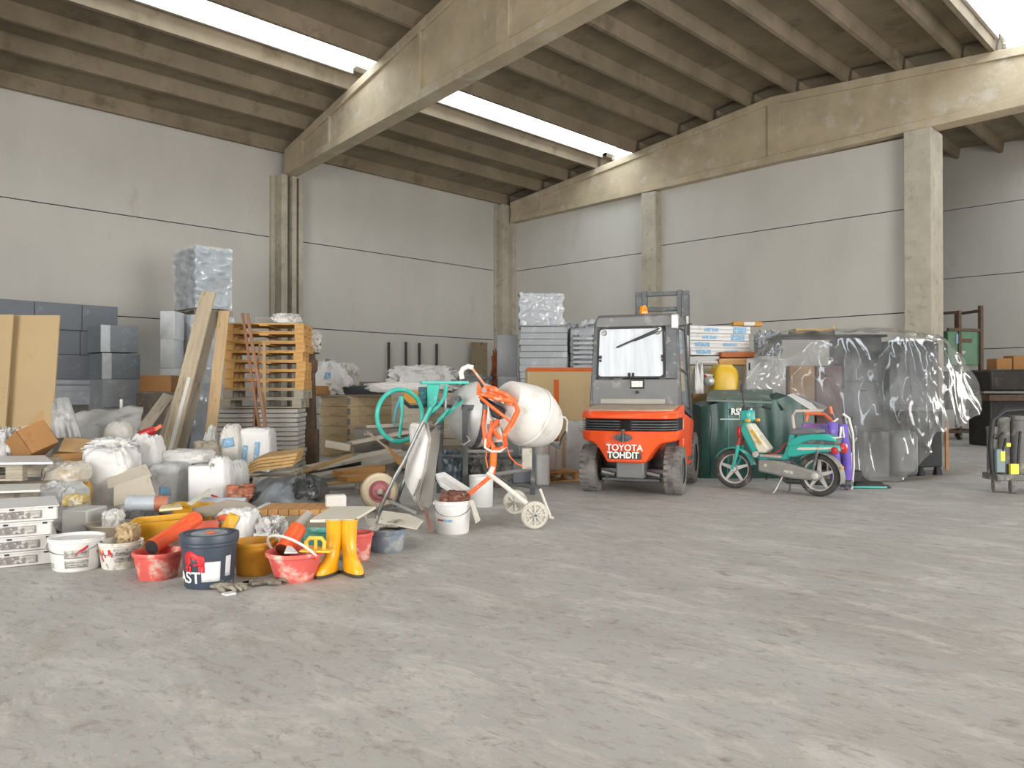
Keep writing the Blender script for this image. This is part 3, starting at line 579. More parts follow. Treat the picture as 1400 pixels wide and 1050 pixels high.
    MB().bar((aF[0] - .03, aF[1] + .05, .13), (aF[0] - .09, aF[1] + .10, .08), .03, .05).build('axle_lug', M_offw, t)
    MB().tube([L(738, 668, .0), (cx(752, 7.75) - cx(690, D0), 0, .05)], .014, 8).build('stand_foot', M_offw, t)
    MB().bar((cx(752, 7.75) - cx(690, D0) - .01, 0, .045), (cx(754, 7.75) - cx(690, D0) + .02, 0, .03), .04, .02).build('foot_pad', M_offw, t)
    MB().tube([(cx(738, 7.75) - cx(690, D0), 0, cz(668, 7.75)), (cx(700, 7.9) - cx(690, D0), .15, .33), L(674, 648, -.15)], .012, 8).build('rear_brace', M_dgrey, t)
    MB().tube([L(763, 569, .3), L(772, 571, .32), L(775, 575, .32), L(774, 592, .32)], .012, 8).build('drum_handle', M_offw, t)
    MB().tube([L(774, 590, .32), L(768, 600, .30), L(765, 612, .25), L(740, 600, .1)], .014, 8).build('pivot_bracket', M_dgrey, t)
orange_mixer()
def teal_mixer():
    D0 = 9.0; X0 = cx(620, D0); t = thing('concrete_mixer', 'teal concrete mixer with a big hand wheel and a grey drum on a steel stand', 'concrete mixer', W(X0, D0), 0)
    L = lambda px, py, dd=0.0: (cx(px, D0 + dd) - X0, dd, cz(py, D0 + dd))
    c = Vector(L(654, 567, .38)); ax = Vector((.92, .28, -.10))
    mb = MB(); mb.M = axis_matrix(c, ax)
    mb.lathe([(0, -.36), (.15, -.35), (.26, -.28), (.355, -.16), (.385, -.06)], 44, cap=False); mb.lathe([(.385, -.0), (.36, .10), (.27, .28), (.20, .33), (.19, .33), (.26, .27), (.35, .10)], 44, cap=False); drum = mb.build('drum', M_galv, t)
    mb = MB(); mb.M = axis_matrix(c, ax); mb.lathe([(.385, -.06), (.40, -.055), (.40, -.02), (.385, 0)], 44, cap=False); mb.build('gear_ring', M_dgrey, drum)
    # hand wheel
    w = MB(); w.M = axis_matrix(L(547, 568, -.45), (.62, -.78, .0)); w.torus(.275, .024, 44, 10); hw = w.build('hand_wheel', M_mteal, t)
    w = MB(); w.tube([L(549, 542, -.45), L(541, 560, -.45), L(538, 582, -.44)], [.02, .015, .008], 8); w.build('wheel_spoke', mat('blue_teal_spoke', '4a9aa8', .5, dirt='a8a59c', damt=.3), hw)
    w = MB(); w.tube([L(549, 542, -.45), L(550, 565, -.46), L(546, 598, -.45)], [.026, .018, .016], 8); w.build('wheel_spoke', M_mteal, hw)
    w = MB(); w.tube([L(549, 545, -.45), L(560, 556, -.3), L(575, 556, -.15), L(590, 552, 0), L(620, 556, .2)], .02, 8); w.build('wheel_shaft', M_dgrey, t)
    # teal cradle and motor box
    MB().bar(L(575, 523, -.1), L(640, 523, .2), .05, .035).build('top_beam', M_mteal, t, bevel=.006)
    pts = [L(584, 526, -.15), L(601, 526, -.15), L(597, 552, -.15), L(589, 562, -.15), L(584, 562, -.15)]
    MB().loft([pts, [(x, y + .05, z) for x, y, z in pts]]).build('bracket', M_mteal, t, bevel=.006)
    MB().loft([[L(572, 529, -.1), L(584, 529, -.1), L(584, 553, -.1), L(572, 553, -.1)], [L(572, 529, .15), L(584, 529, .15), L(584, 553, .15), L(572, 553, .15)]]).build('motor_box', mat('dark_blue_box', '2c5a66', .5, var=.2, dirt='39a79c', damt=.35, dscale=14), t, bevel=.01)
    MB().tube([L(610, 528, -.1), L(608, 542, -.14), L(600, 555, -.16), L(590, 564, -.2)], .022, 8).build('cradle_arm', M_mteal, t)
    MB().bar(L(632, 547, 0), L(600, 577, -.25), .035, .025).build('cradle_strut', M_mteal, t)
    MB().bar(L(590, 562, -.2), L(566, 600, -.3), .03, .02).bar(L(586, 562, -.2), L(560, 606, -.3), .02, .02).build('cradle_strut', M_mteal, t)
    MB().tube([L(609, 530, .0), L(609, 548, 0), L(608, 565, -.02)], .02, 8).build('post', M_steel, t)
    MB().at(L(627, 545, -.03), (PI / 2, 0, 0)).lathe([(0, 0), (.035, 0), (.035, .05), (.015, .05), (.015, .09), (0, .09)], 12).build('pivot_nut', M_dgrey, t)
    # steel stand
    G = lambda px, D, z: (cx(px, D) - X0, D - D0, z)
    MB().bar(G(636, 8.95, 0.0), G(636, 8.95, cz(556, 8.95)), .06, .06, up=(0, 1, 0)).build('leg', M_dgrey, t, bevel=.006)
    MB().bar(G(728, 9.75, 0.0), G(729, 9.75, cz(604, 9.75)), .06, .06, up=(0, 1, 0)).build('leg', M_dgrey, t, bevel=.006)
    MB().bar(G(633, 8.95, cz(557, 8.95)), G(672, 9.2, cz(558, 9.2)), .06, .06).build('top_rail', M_dgrey, t, bevel=.006)
    MB().tube([G(636, 8.95, cz(655, 8.95)), G(728, 9.75, cz(641, 9.75))], .025, 8).build('stand_rail', M_steel, t)
    MB().tube([G(636, 8.95, cz(617, 8.95)), G(700, 9.4, cz(617, 9.4))], .02, 8).build('stand_rail', M_steel, t)
    MB().bar(G(600, 9.9, 0.0), G(604, 9.6, cz(575, 9.6)), .05, .05, up=(0, 1, 0)).build('leg', M_dgrey, t, bevel=.006)
    MB().tube([G(600, 9.9, .45), G(728, 9.75, .45)], .02, 8).build('stand_rail', M_dgrey, t)
    MB().tube([G(638, 8.9, cz(596, 8.9)), G(643, 8.85, cz(602, 8.85)), G(634, 8.85, cz(608, 8.85)), G(630, 8.9, cz(606, 8.9))], .006, 6).build('wire_tie', M_white, t)
    MB().box(*[v for v in (G(719, 9.7, 0)[0] - .05, G(719, 9.7, 0)[0] + .07, .55, .75, cz(640, 9.7), cz(612, 9.7))]).build('drum_lock', M_cem, t, bevel=.01)
teal_mixer()
def wheelbarrow():
    D0 = 8.3; X0 = cx(560, D0); t = thing('wheelbarrow', 'dirty white wheelbarrow standing upright on its nose, pink-hubbed cream wheel', 'wheelbarrow', W(X0, D0), 0)
    L = lambda px, py, dd=0.0: (cx(px, D0 + dd) - X0, dd, cz(py, D0 + dd))
    # tray: rim outline faces to the side, belly bulges towards the wheel
    rim = [L(571, 580, -.1), L(600, 584, .35), L(598, 640, .35), L(590, 690, .28), L(578, 695, -.02), L(573, 680, -.12), L(583, 620, -.18), L(588, 592, -.18)]
    rim = [L(566, 578, -.05), L(584, 580, -.25), L(588, 600, -.28), L(582, 640, -.3), L(570, 684, -.25), L(575, 696, -.1), L(586, 692, .25), L(593, 650, .4), L(600, 600, .4), L(600, 583, .25)]
    belly = [L(560, 585, .0), L(566, 586, -.12), L(566, 602, -.16), L(556, 636, -.16), L(553, 654, -.12), L(557, 666, -.02), L(564, 668, .15), L(566, 650, .25), L(572, 606, .28), L(570, 588, .18)]
    mid = [tuple((Vector(a) * .6 + Vector(b) * .4) + Vector((-.015, 0, 0))) for a, b in zip(rim, belly)]
    mb = MB(); mb.loft([rim, mid, belly], caps=False)
    n = len(belly); c = tuple(sum((Vector(p) for p in belly), Vector()) / n); k = len(mb.v); mb.v += [Vector(p) for p in belly] + [Vector(c)]
    for i in range(n): mb.f.append((k + i, k + (i + 1) % n, k + n)); mb.m.append(0)
    tr = mb.build('tray', mat('cement_splashed_white', 'e6e4df', .55, var=.05, dirt='b5afa6', damt=.15, dscale=7), t, solid=.012)
    MB().tube(rim, .016, 8, closed=True).build('tray_rim', mat('grey_rim', 'a9a69e', .6, metal=.2, dirt='8b867c', damt=.3), tr)
    MB().loft([[L(588, 592, -.27), L(600, 588, -.05), L(594, 640, -.02), L(588, 690, .1), L(572, 694, -.14), L(583, 640, -.29)], [L(590, 592, -.25), L(602, 588, -.03), L(596, 640, 0), L(590, 690, .12), L(574, 694, -.12), L(585, 640, -.27)]]).build('tray_flange', mat('grey_rim', 'a9a69e'), tr)
    # tube frame from the handles down to the floor
    G = lambda px, D, z: (cx(px, D) - X0, D - D0, z)
    for dd, px0, top in ((-.32, 0, 562), (.22, 24, 566)):
        MB().tube([L(586 + px0, top, dd), L(572 + px0 * .6, 590, dd), L(553 + px0 * .6, 630, dd), L(541 + px0 * .6, 650, dd), (L(516 + px0, 690, dd)[0], dd, .03)], .019, 10).build('frame_tube', M_steel, t)
        MB().tube([L(590 + px0, top - 6, dd), L(580 + px0 * .8, 577, dd)], .024, 10).build('handle', M_mteal, t)
    MB().bar((L(532, 680, -.3)[0], -.3, .16), (L(568, 690, -.25)[0], -.22, .03), .035, .03).build('cross_tube', M_steel, t)
    MB().bar((L(522, 680, -.3)[0], -.3, .08), (L(545, 682, .2)[0], .2, .08), .03, .03).build('cross_tube', M_steel, t)
    MB().tube([L(566, 678, -.27), L(570, 668, -.3), L(574, 655, -.3)], .008).build('tray_stay', M_steel, t)
    # wheel
    c = (L(519, 666, .1)[0], .10, .20); d = (.25, -.93, .12)
    w = MB(); w.M = axis_matrix(c, d); w.lathe([(.11, -.045), (.16, -.055), (.185, -.04), (.198, 0), (.185, .04), (.16, .055), (.115, .045)], 44, cap=False); wh = w.build('wheel', mat('cream_tyre', 'dfcdb0', .7, var=.06, dirt='c79f5e', damt=.18, dscale=5), t)
    w = MB(); w.M = axis_matrix(c, d); w.lathe([(0, -.03), (.085, -.03), (.118, -.045), (.118, .02), (.085, .012), (.08, .03), (.03, .045), (0, .045)], 36); w.build('hub', mat('pink_hub', 'c57a7e', .6, var=.12, dirt='a05055', damt=.25, dscale=18), wh)
    w = MB(); w.M = axis_matrix(c, d); w.lathe([(0, .0), (.028, 0), (.028, .09), (.012, .09), (.012, .11), (0, .11)], 14); w.build('axle', M_cem, wh)
    MB().bar((c[0] + .02, c[1] - .1, c[2] - .02), (L(535, 676, -.3)[0], -.3, .17), .03, .012).build('wheel_bracket', M_dgrey, t)
wheelbarrow()
# ------------------------------------------------------------------ buckets, tubs and what stands in front of the heap
M_wire = mat('handle_wire', '8c8c8a', .4, metal=.7)
M_bkred = mat('cement_red_plastic', 'cf5a52', .6, var=.1, scale=7, dirt='d8b5a6', damt=.36, dscale=9)
M_bkyel = mat('ochre_plastic', 'd0922a', .5, var=.1, scale=6, dirt='b27a26', damt=.25, dscale=7)
M_bknavy = mat('navy_plastic', '3a4450', .42, var=.08, scale=4, dirt='a7a9a8', damt=.14, dscale=10)
M_inner = mat('cement_dust_inside', 'b8b0a2', .9, var=.12)
M_wbk = mat('white_bucket', 'dadad7', .4, var=.04, scale=4, dirt='c9c2b6', damt=.18, dscale=7)
M_label = mat('grey_print_label', 'b5b1ab', .6, var=.1, scale=14, dirt='77726c', damt=.4, dscale=30)
def bucket(label, px, ybot, wt, wb, ytop, m, name='bucket', fill=.75, handle=None, lid=None, cat='bucket', minner=None, rim='plain', group=None, sq=1.0, fillm=None, n=44, rz=0.0):
    D1 = dep(ybot); rb = wb * sm(D1) / 2; D = D1 + rb * .96; s = sm(D); rt = wt * s / 2; rb = wb * s / 2; h = cz(ytop, D)
    t = thing(name, label, cat, W(cx(px, D), D), rz, group)
    th = .006; mb = MB()
    prof = [(0, .0), (rb * .96, 0), (rb, .008)]
    if rim == 'roll': prof += [(rb + (rt - rb) * .90, h * .90), (rt * 1.0, h - .03), (rt * 1.03, h - .025), (rt * 1.04, h - .008), (rt * 1.02, h)]
    elif rim == 'stepped': prof += [(rb + (rt - rb) * .8, h * .78), (rt * 1.0, h * .78), (rt * 1.03, h * .80), (rt * 1.0, h * .84), (rt * 1.03, h * .88), (rt * 1.0, h * .92), (rt * 1.03, h * .96), (rt, h)]
    else: prof += [(rb + (rt - rb) * .86, h * .86), (rb + (rt - rb) * .88, h * .87), (rt * 1.0, h * .875), (rt * 1.02, h * .885), (rt * 1.0, h * .90), (rt * .99, h - .012), (rt * 1.015, h - .008), (rt * 1.01, h)]
    hi = h * fill; rf = rb + (rt - rb) * fill - .012
    prof += [(prof[-1][0] - .012, h - .001), (rt - .02, h - .02), (rf, hi), (0, hi)]
    mb.lathe(prof, n, squash=sq); o = mb.build('body', m, t)
    if fillm: MB().at((0, 0, hi - .012)).lathe([(0, 0), (rf, 0), (rf * .98, .016), (rf * .5, .03), (0, .034)], 24, squash=sq).build('contents', fillm, t)
    if handle:
        kind, sw = handle; zz = h * .88; rr = rt * 1.03; L = rt * 1.15; pts = []
        for i in range(19):
            a = PI * i / 18; x = rr * math.cos(a); e = L * math.sin(a)
            pts.append((x, -sq * e * math.cos(sw) * 1.0, zz + e * math.sin(sw)))
        if sw < 0: # hangs against the front
            pts = [(rr * 1.0 * math.sin(u), -rr * sq * math.cos(u) * (1 - .10 * math.cos(u)), zz - h * .33 * math.cos(u * .98)) for u in [(-PI / 2 + PI * i / 18) for i in range(19)]]
        MB().tube(pts, .0035 if kind == 'wire' else .009, 8).build('handle', M_wire if kind == 'wire' else M_offw, t)
        for sx in (-1, 1): MB().at((sx * rr * .99, 0, zz), (0, sx * PI / 2, 0)).lathe([(0, -.01), (.018, -.01), (.018, .008), (0, .012)], 12).build('handle_boss', m, t)
    return t, dict(rt=rt, rb=rb, h=h, D=D, sq=sq)
def patch(t, g, a0, a1, z0, z1, m, name='label', off=.0015, n=10, shape=None):
    """sticker on the side of a bucket; angles from the front, positive towards +x"""
    R = lambda z: (g['rb'] + (g['rt'] - g['rb']) * z / g['h']) + off
    mb = MB()
    def fn(u, v):
        z = z0 + (z1 - z0) * v; a = a0 + (a1 - a0) * u
        if shape: du, dv = shape(u, v); a += du; z += dv
        r = R(z); return (r * math.sin(a), -r * g['sq'] * math.cos(a), z)
    mb.grid(fn, n, 4 if not shape else 10); return mb.build(name, m, t, solid=.0015)
def decal(body, size, m, t, g, a, z, sx=1.0, name='lettering', bold=.001, tilt=0.0, off=.004):
    o = text(body, size, m, t, (0, 0, 0), (0, 0, 0), name, ext=.0012, sx=sx, bold=bold)
    for v in o.data.vertices:
        zz = z + v.co.y + v.co.x * tilt; r = g['rb'] + (g['rt'] - g['rb']) * zz / g['h'] + off + v.co.z; an = a + v.co.x / r
        v.co = (r * math.sin(an), -r * g['sq'] * math.cos(an), zz)
    return o
M_print = mat('dark_print', '6f6a66', .6, var=.3, scale=60, dirt='b5b1ab', damt=.45, dscale=70)
M_redp = mat('red_print', 'c8282c', .5, var=.05)
M_orp = mat('orange_print', 'd9693a', .5, var=.1)
M_blup = mat('blue_print', '7ba6c6', .5, var=.2, scale=20, dirt='d3dbe0', damt=.3, dscale=30)
b, g = bucket('clean white bucket with grey product labels and a hanging wire handle, beside the stacked packs', 106, 782, 70, 58, 732, M_wbk, handle=('wire', -1), fill=.9)
patch(b, g, .02, .95, g['h'] * .42, g['h'] * .68, M_label); patch(b, g, .02, .95, g['h'] * .12, g['h'] * .36, M_label, 'label')
patch(b, g, .45, .9, g['h'] * .62, g['h'] * .70, M_redp, 'red_stripe', off=.003, shape=lambda u, v: (0, .05 * (u - .5))); patch(b, g, -.75, -.6, g['h'] * .10, g['h'] * .25, M_label, 'pictogram')
for q in (.15, .20, .28): patch(b, g, .08, .85, g['h'] * q, g['h'] * (q + .025), M_print, 'print_line', off=.003)
b, g = bucket('dirty white bucket with orange print and a grey label, stained rags inside', 166, 779, 57, 47, 738, mat('stained_white_bucket', 'd9d6cf', .55, var=.08, dirt='b0a794', damt=.38, dscale=8), handle=('wire', -1), fill=.6, fillm=M_inner)
patch(b, g, .12, 1.1, g['h'] * .30, g['h'] * .78, M_label); 
for a0, a1, z0, z1, mm in ((-.75, -.55, .48, .72, M_orp), (-.5, -.3, .52, .60, M_redp), (-.48, -.40, .60, .70, M_orp), (-.15, .05, .55, .72, M_redp), (-.62, -.45, .36, .42, M_redp), (-.35, -.2, .12, .2, M_label)):
    patch(b, g, a0, a1, g['h'] * z0, g['h'] * z1, mm, 'print_mark', off=.003, shape=lambda u, v: (0, .012 * math.sin(u * 5)))
for q in (.4, .55, .62): patch(b, g, .2, 1.0, g['h'] * q, g['h'] * (q + .05), M_print, 'print_line', off=.003)
bR1, gR1 = bucket('cement-stained red tub holding an orange pipe, next to the navy paint bucket', 217, 794, 64, 50, 752, M_bkred, 'builders_tub', fill=.55, rim='roll', cat='tub', minner=M_inner)
b, g = bucket('navy lidded paint bucket with a red animal emblem and a white label panel', 287, 806, 74, 63, 727, M_bknavy, 'paint_bucket', fill=.93, rim='stepped')
mb = MB().at((0, 0, g['h'] * .955)); R = g['rt']; mb.lathe([(R * 1.045, -.03), (R * 1.05, .0), (R * 1.04, .012), (R * .96, .014), (R * .94, .004), (R * .80, .004), (R * .78, .012), (R * .70, .012), (R * .68, .004), (0, .006)], 44, cap=False); ld = mb.build('lid', M_bknavy, b)
MB().at((.0, 0, g['h'] * .955 + .007)).lathe([(0, 0), (R * .66, 0), (R * .64, .004), (0, .006)], 30).build('dried_paint', mat('dried_paint', '8d949a', .6, var=.25, scale=12, dirt='c9c9c4', damt=.3, dscale=14), ld)
MB().at((.02, -.03, g['h'] * .955 + .012)).blob(.06, .05, .012, seed=4, n=8).build('orange_blot', M_orp, ld)
patch(b, g, .06, .78, g['h'] * .15, g['h'] * .52, M_white, 'white_panel'); patch(b, g, 1.0, 1.25, g['h'] * .22, g['h'] * .6, mat('silver_sticker', 'c4c6c6', .5), 'side_sticker')
def emblem(t, g, a, z, k, pts, m, name, off):
    ax_ = [(x * k, y * k) for x, y in pts]; c = (sum(p[0] for p in ax_) / len(ax_), sum(p[1] for p in ax_) / len(ax_)); n = len(ax_)
    R = lambda zz: g['rb'] + (g['rt'] - g['rb']) * zz / g['h'] + off
    mp = lambda p: (R(z + p[1]) * math.sin(a + p[0] / g['rt']), -R(z + p[1]) * math.cos(a + p[0] / g['rt']), z + p[1])
    mid = [((p[0] + c[0]) / 2, (p[1] + c[1]) / 2) for p in ax_]
    MB().add([mp(p) for p in ax_] + [mp(p) for p in mid] + [mp(c)], [(q, (q + 1) % n, n + (q + 1) % n, n + q) for q in range(n)] + [(n + q, n + (q + 1) % n, 2 * n) for q in range(n)]).build(name, m, t, solid=.002)
BIS = [(-.95, -.1), (-1, .45), (-.75, .85), (-.3, 1.0), (.1, .85), (.45, .65), (.9, .55), (1.0, .2), (.92, -.35), (.6, -.45), (.45, -.25), (.1, -.2), (-.2, -.25), (-.5, -.3), (-.8, -.4)]
emblem(b, g, -.24, g['h'] * .50, .078, BIS, M_redp, 'animal_emblem', .003)
for q in (-.8, -.42, .55, .85): emblem(b, g, -.24, g['h'] * .50, .078, [(q - .12, -.75), (q + .12, -.75), (q + .14, -.25), (q - .14, -.25)], M_redp, 'emblem_leg', .003)
emblem(b, g, -.28, g['h'] * .53, .05, [(-.6, -.5), (-.2, -.1), (-.3, .6), (.0, .2), (.4, .3), (.8, -.3), (.2, -.2), (-.1, -.6)], M_bknavy, 'emblem_mark', .005)
decal('AST', .10, M_letter, b, g, -.52, g['h'] * .22, 1.05, bold=.001, off=.006)
b, g = bucket('ochre yellow tub with grey debris inside, behind the scattered rags', 349, 788, 60, 48, 738, M_bkyel, 'builders_tub', fill=.7, rim='roll', cat='tub', fillm=M_inner)
bR2, gR2 = bucket('red cement-splashed tub with its white handle propped up and an orange pipe offcut inside', 404, 797, 76, 52, 752, M_bkred, 'builders_tub', fill=.6, rim='roll', cat='tub', fillm=M_inner, handle=('cord', .75), rz=-.5)
b, g = bucket('small red bucket half hidden behind the yellow boots', 488, 767, 44, 34, 727, M_bkred, 'bucket', fill=.7, rim='roll', fillm=M_inner)
bM, gM = bucket('grey metal tub piled with work gloves under a cream board', 529, 756, 52, 46, 722, mat('blue_grey_metal', '7f8b98', .5, metal=.25, var=.15, scale=5, dirt='b9b7b0', damt=.35, dscale=7), 'metal_tub', fill=.8, rim='stepped', cat='tub', fillm=M_inner)
bW, gW = bucket('tall white bucket with a red and blue mark, full of brown rags', 619, 731, 50, 44, 683, M_wbk, handle=('wire', -1), fill=.86)
patch(bW, gW, -.5, .05, gW['h'] * .40, gW['h'] * .47, M_blup, 'blue_mark', shape=lambda u, v: (0, -.004 * u)); patch(bW, gW, -.95, -.5, gW['h'] * .41, gW['h'] * .46, M_redp, 'red_mark')
MB().at((0, 0, gW['h'] * .88)).lathe([(gW['rt'] * .94, 0), (gW['rt'] * .955, .02), (gW['rt'] * .93, .03)], 30, cap=False).build('inner_ring', mat('faded_red', 'c4685c', .6), bW)
bucket('white bucket standing under the mixer, behind the bucket of rags', 658, 694, 33, 31, 650, M_wbk, fill=.9, rim='plain')
# rags, lid and tools in and on the white bucket
o = tag(MB().blob(gW['rt'] * 1.5, gW['rt'] * 1.3, .12, amp=.3, freq=3, seed=3).build('rag', mat('brown_rag', '6a4438', .9, var=.3, scale=14, dirt='b08a78', damt=.25, dscale=20)), 'crumpled brown rags stuffed into the tall white bucket', 'rag'); place(o, W(cx(622, gW['D']), gW['D'], gW['h'] * .86 - .005))
def slab_thing(name, label, cat, corners, th, m, group=None, bevel=.004, var=None):
    """flat board with its true thickness from four world points (the top face)"""
    c = sum((Vector(p) for p in corners), Vector()) / len(corners); q = [Vector(p) - c for p in corners]
    nrm = (q[1] - q[0]).cross(q[2] - q[0]).normalized()
    if nrm.z < 0: nrm = -nrm
    o = MB().loft([[tuple(p) for p in q], [tuple(p - nrm * th) for p in q]]).build(name, m, bevel=bevel); o.location = c
    return tag(o, label, cat, group)
def tray_lid(name, label, cat, pts, depth, m):
    c = sum((Vector(p) for p in pts), Vector()) / len(pts); q = [Vector(p) - c for p in pts]
    n = (q[1] - q[0]).cross(q[2] - q[0]).normalized(); n = n if n.z > 0 else -n
    inn = [p * .86 - n * depth for p in q]; inn2 = [p * .84 - n * (depth - .006) for p in q]; q2 = [p * .98 + n * .004 for p in q]
    o = MB().loft([[tuple(p) for p in r] for r in (inn, q, q2, inn2)]).build(name, m, bevel=.006); o.location = c; return tag(o, label, cat)
tray_lid('container_lid', 'white plastic lid leaning against the tall white bucket of rags', 'lid', [P(595, 648, 7.7), P(607, 645, 7.9), P(643, 668, 7.75), P(642, 676, 7.5), P(628, 676, 7.35), P(602, 660, 7.45)], .04, M_wbk)
slab_thing('trowel_blade', 'grey scraper blade hanging beside the white bucket of rags', 'scraper', [P(642, 685, 7.05), P(647, 683, 7.05), P(657, 711, 7.0), P(650, 716, 7.0)], .008, M_cem)
slab_thing('wood_offcut', 'reddish wood offcut leaning on the white bucket of rags', 'wood offcut', [W(cx(579, 7.25), 7.25, .21), W(cx(583, 7.25), 7.25, .21), W(cx(592, 7.05), 7.05, .035), W(cx(587, 7.02), 7.02, .02)], .015, mat('reddish_wood', '8f6a5e', .8, stretch=(4, 4, .6)))
# boots
M_boot = mat('yellow_rubber', 'e0a416', .38, var=.08, scale=5, dirt='b07c14', damt=.2, dscale=7, coat=.2)
M_sole = mat('boot_sole', '3b3832', .8)
def boot(label, px, ybot, D, rz, h=.42, tilt=(0, 0)):
    t = thing('rubber_boot', label, 'boot', W(cx(px, D), D), rz, 'yellow rubber boots')
    mb = MB(); rings = []
    # stations up the shaft: (z, centre y, half width x, half length y)
    for z, cy, hx, hy in ((.02, -.06, .046, .118), (.045, -.06, .047, .118), (.075, -.048, .046, .10), (.105, -.02, .044, .075), (.14, 0, .044, .062), (.20, .012, .049, .06), (.27, .015, .054, .06), (.33, .012, .056, .062), (h, .01, .057, .064)):
        rings.append([(hx * math.copysign(abs(math.cos(a)) ** .85, math.cos(a)) + tilt[0] * z, cy + hy * math.copysign(abs(math.sin(a)) ** .9, math.sin(a)), z) for a in [2 * PI * k / 24 for k in range(24)]])
    inner = [[(x * .93 + .07 * tilt[0] * h, y * .93, z) for x, y, z in rings[-1]]] + [[(x * .9, .012 + (y - .012) * .9, .22) for x, y, z in rings[6]]]
    mb.loft(rings + inner); s = mb.build('upper', M_boot, t)
    mb = MB(); r = rings[-1]; mb.tube([r[i] for i in range(24)], .006, 6, closed=True); mb.build('cuff', M_boot, t)
    r = rings[0]; mb = MB(); mb.loft([[(x * 1.08, -.06 + (y + .06) * 1.05, z) for x, y, _ in r] for z in (.001, .022)]); mb.build('sole', M_sole, t)
    MB().box(-.045, .045, .0, .058, 0, .012).build('heel', M_sole, t)
    return t
boot('yellow rubber boot pressed against the red tub, toe pointing at the red tub', 454, 0, 5.52, -.35, .365, (.06, 0))
boot('yellow rubber boot with toe turned outwards, standing before the small red bucket', 478, 0, 5.53, .65, .365, (.0, 0))
# ------------------------------------------------------------------ stored stacks along the wall
M_wood = mat('pale_pine', 'c79a63', .75, var=.2, scale=3, stretch=(1, 7, 9), dirt='9c7a52', damt=.25, dscale=5)
M_wood2 = mat('orange_pine', 'c39659', .7, var=.2, scale=3, stretch=(1, 7, 9), dirt='97723f', damt=.25, dscale=5)
M_wgrey = mat('weathered_board', 'a39a8a', .85, var=.2, scale=3, stretch=(1, 8, 10), dirt='7f776a', damt=.3, dscale=6)
M_wtan = mat('tan_plank', 'b2a48d', .8, var=.18, scale=2, stretch=(8, 8, 1), dirt='91805f', damt=.3, dscale=4)
M_wtan2 = mat('grey_plank', '9d9282', .85, var=.18, scale=2, stretch=(8, 8, 1), dirt='7f7566', damt=.3, dscale=4)
M_wpine2 = mat('fresh_plank', 'bba07a', .75, var=.15, scale=2, stretch=(8, 8, 1), dirt='9a7c55', damt=.2, dscale=5)
M_stick = mat('brown_batten', '8a6248', .75, var=.2, scale=4, stretch=(8, 8, 1))
M_card = mat('cardboard', 'a5794a', .85, var=.08, scale=3, dirt='8d653c', damt=.25, dscale=5)
M_card2 = mat('pale_cardboard', 'b9966a', .85, var=.08, scale=3, dirt='9c7a50', damt=.25, dscale=5)
M_ins = mat('slate_foam_block', '70747a', .85, var=.06, scale=2, dirt='8a8e92', damt=.2, dscale=3)
M_ins2 = mat('pale_grey_foam', 'a2a6aa', .7, var=.07, scale=2, dirt='b9bdc0', damt=.3, dscale=4)
M_blue = mat('bluish_foam', 'bdc8d1', .5, var=.09, scale=3, dirt='d0dae1', damt=.35, dscale=4)
M_mdf = mat('beige_board', 'c3aa80', .7, var=.05, scale=1.2, dirt='b0966a', damt=.2, dscale=2)
M_film = film('clear_wrap', 'e6ecf2', .52, .14)
M_bag = mat('white_sack', 'd5d4d1', .5, var=.06, scale=4, dirt='c3c0b8', damt=.28, dscale=5, bump=.5, bscale=16)
M_bag2 = mat('grey_sack', 'c3c3c1', .55, var=.08, scale=4, dirt='a5a39e', damt=.3, dscale=5, bump=.5, bscale=16)
M_bag3 = mat('translucent_sack', 'cbc8c1', .4, var=.08, scale=4, dirt='b2aca0', damt=.3, dscale=5, bump=.35, bscale=22)
M_cem2 = mat('grey_fabric', 'b0afab', .85, var=.1, scale=4, dirt='8f8c86', damt=.3, dscale=6, bump=.3, bscale=22)
def ring4(x0, x1, y0, y1, z, r=.01): return [(x0 + r, y0, z), (x1 - r, y0, z), (x1, y0 + r, z), (x1, y1 - r, z), (x1 - r, y1, z), (x0 + r, y1, z), (x0, y1 - r, z), (x0, y0 + r, z)]
def layered(mb, x0, x1, y0, y1, z0, z1, n, groove=.012, jit=.008, seed=1):
    rnd = random.Random(seed); rg = []
    for i in range(n):
        a = z0 + (z1 - z0) * i / n; b = z0 + (z1 - z0) * (i + 1) / n; g = min(.008, (b - a) * .12); j = [rnd.uniform(-jit, jit) for _ in range(4)]
        rg += [ring4(x0 + groove, x1 - groove, y0 + groove, y1 - groove, a), ring4(x0 + j[0], x1 + j[1], y0 + j[2], y1 + j[3], a + g), ring4(x0 + j[0], x1 + j[1], y0 + j[2], y1 + j[3], b - g), ring4(x0 + groove, x1 - groove, y0 + groove, y1 - groove, b)]
    return mb.loft(rg)
def wallpt(px, X0):
    d = RV * ((px - 700) / F) + FV; D = X0 / d.x; return d * D, D
def lay_pack(name, label, cat, loc, sx, sy, sz, n, m, rz, group=None, seed=1, jit=.008, rot=None):
    o = layered(MB(), -sx / 2, sx / 2, 0, sy, 0, sz, n, jit=jit, seed=seed).build(name, m); tag(o, label, cat, group); return place(o, loc, rz, rot)
def block(name, label, cat, loc, sx, sy, sz, m, rz=0.0, group=None, bevel=.01, rot=None):
    """box whose front face is centred on loc"""
    o = MB().box(-sx / 2, sx / 2, 0, sy, 0, sz).build(name, m, bevel=bevel); tag(o, label, cat, group); return place(o, loc, rz, rot)
def pxblock(name, label, cat, x0, x1, yt, yb, D, sy, m, rz=0.0, group=None, bevel=.01):
    z0 = cz(yb, D) if yb else 0.0
    return block(name, label, cat, W(cx((x0 + x1) / 2, D), D, z0), (x1 - x0) * sm(D), sy, cz(yt, D) - z0, m, rz, group, bevel)
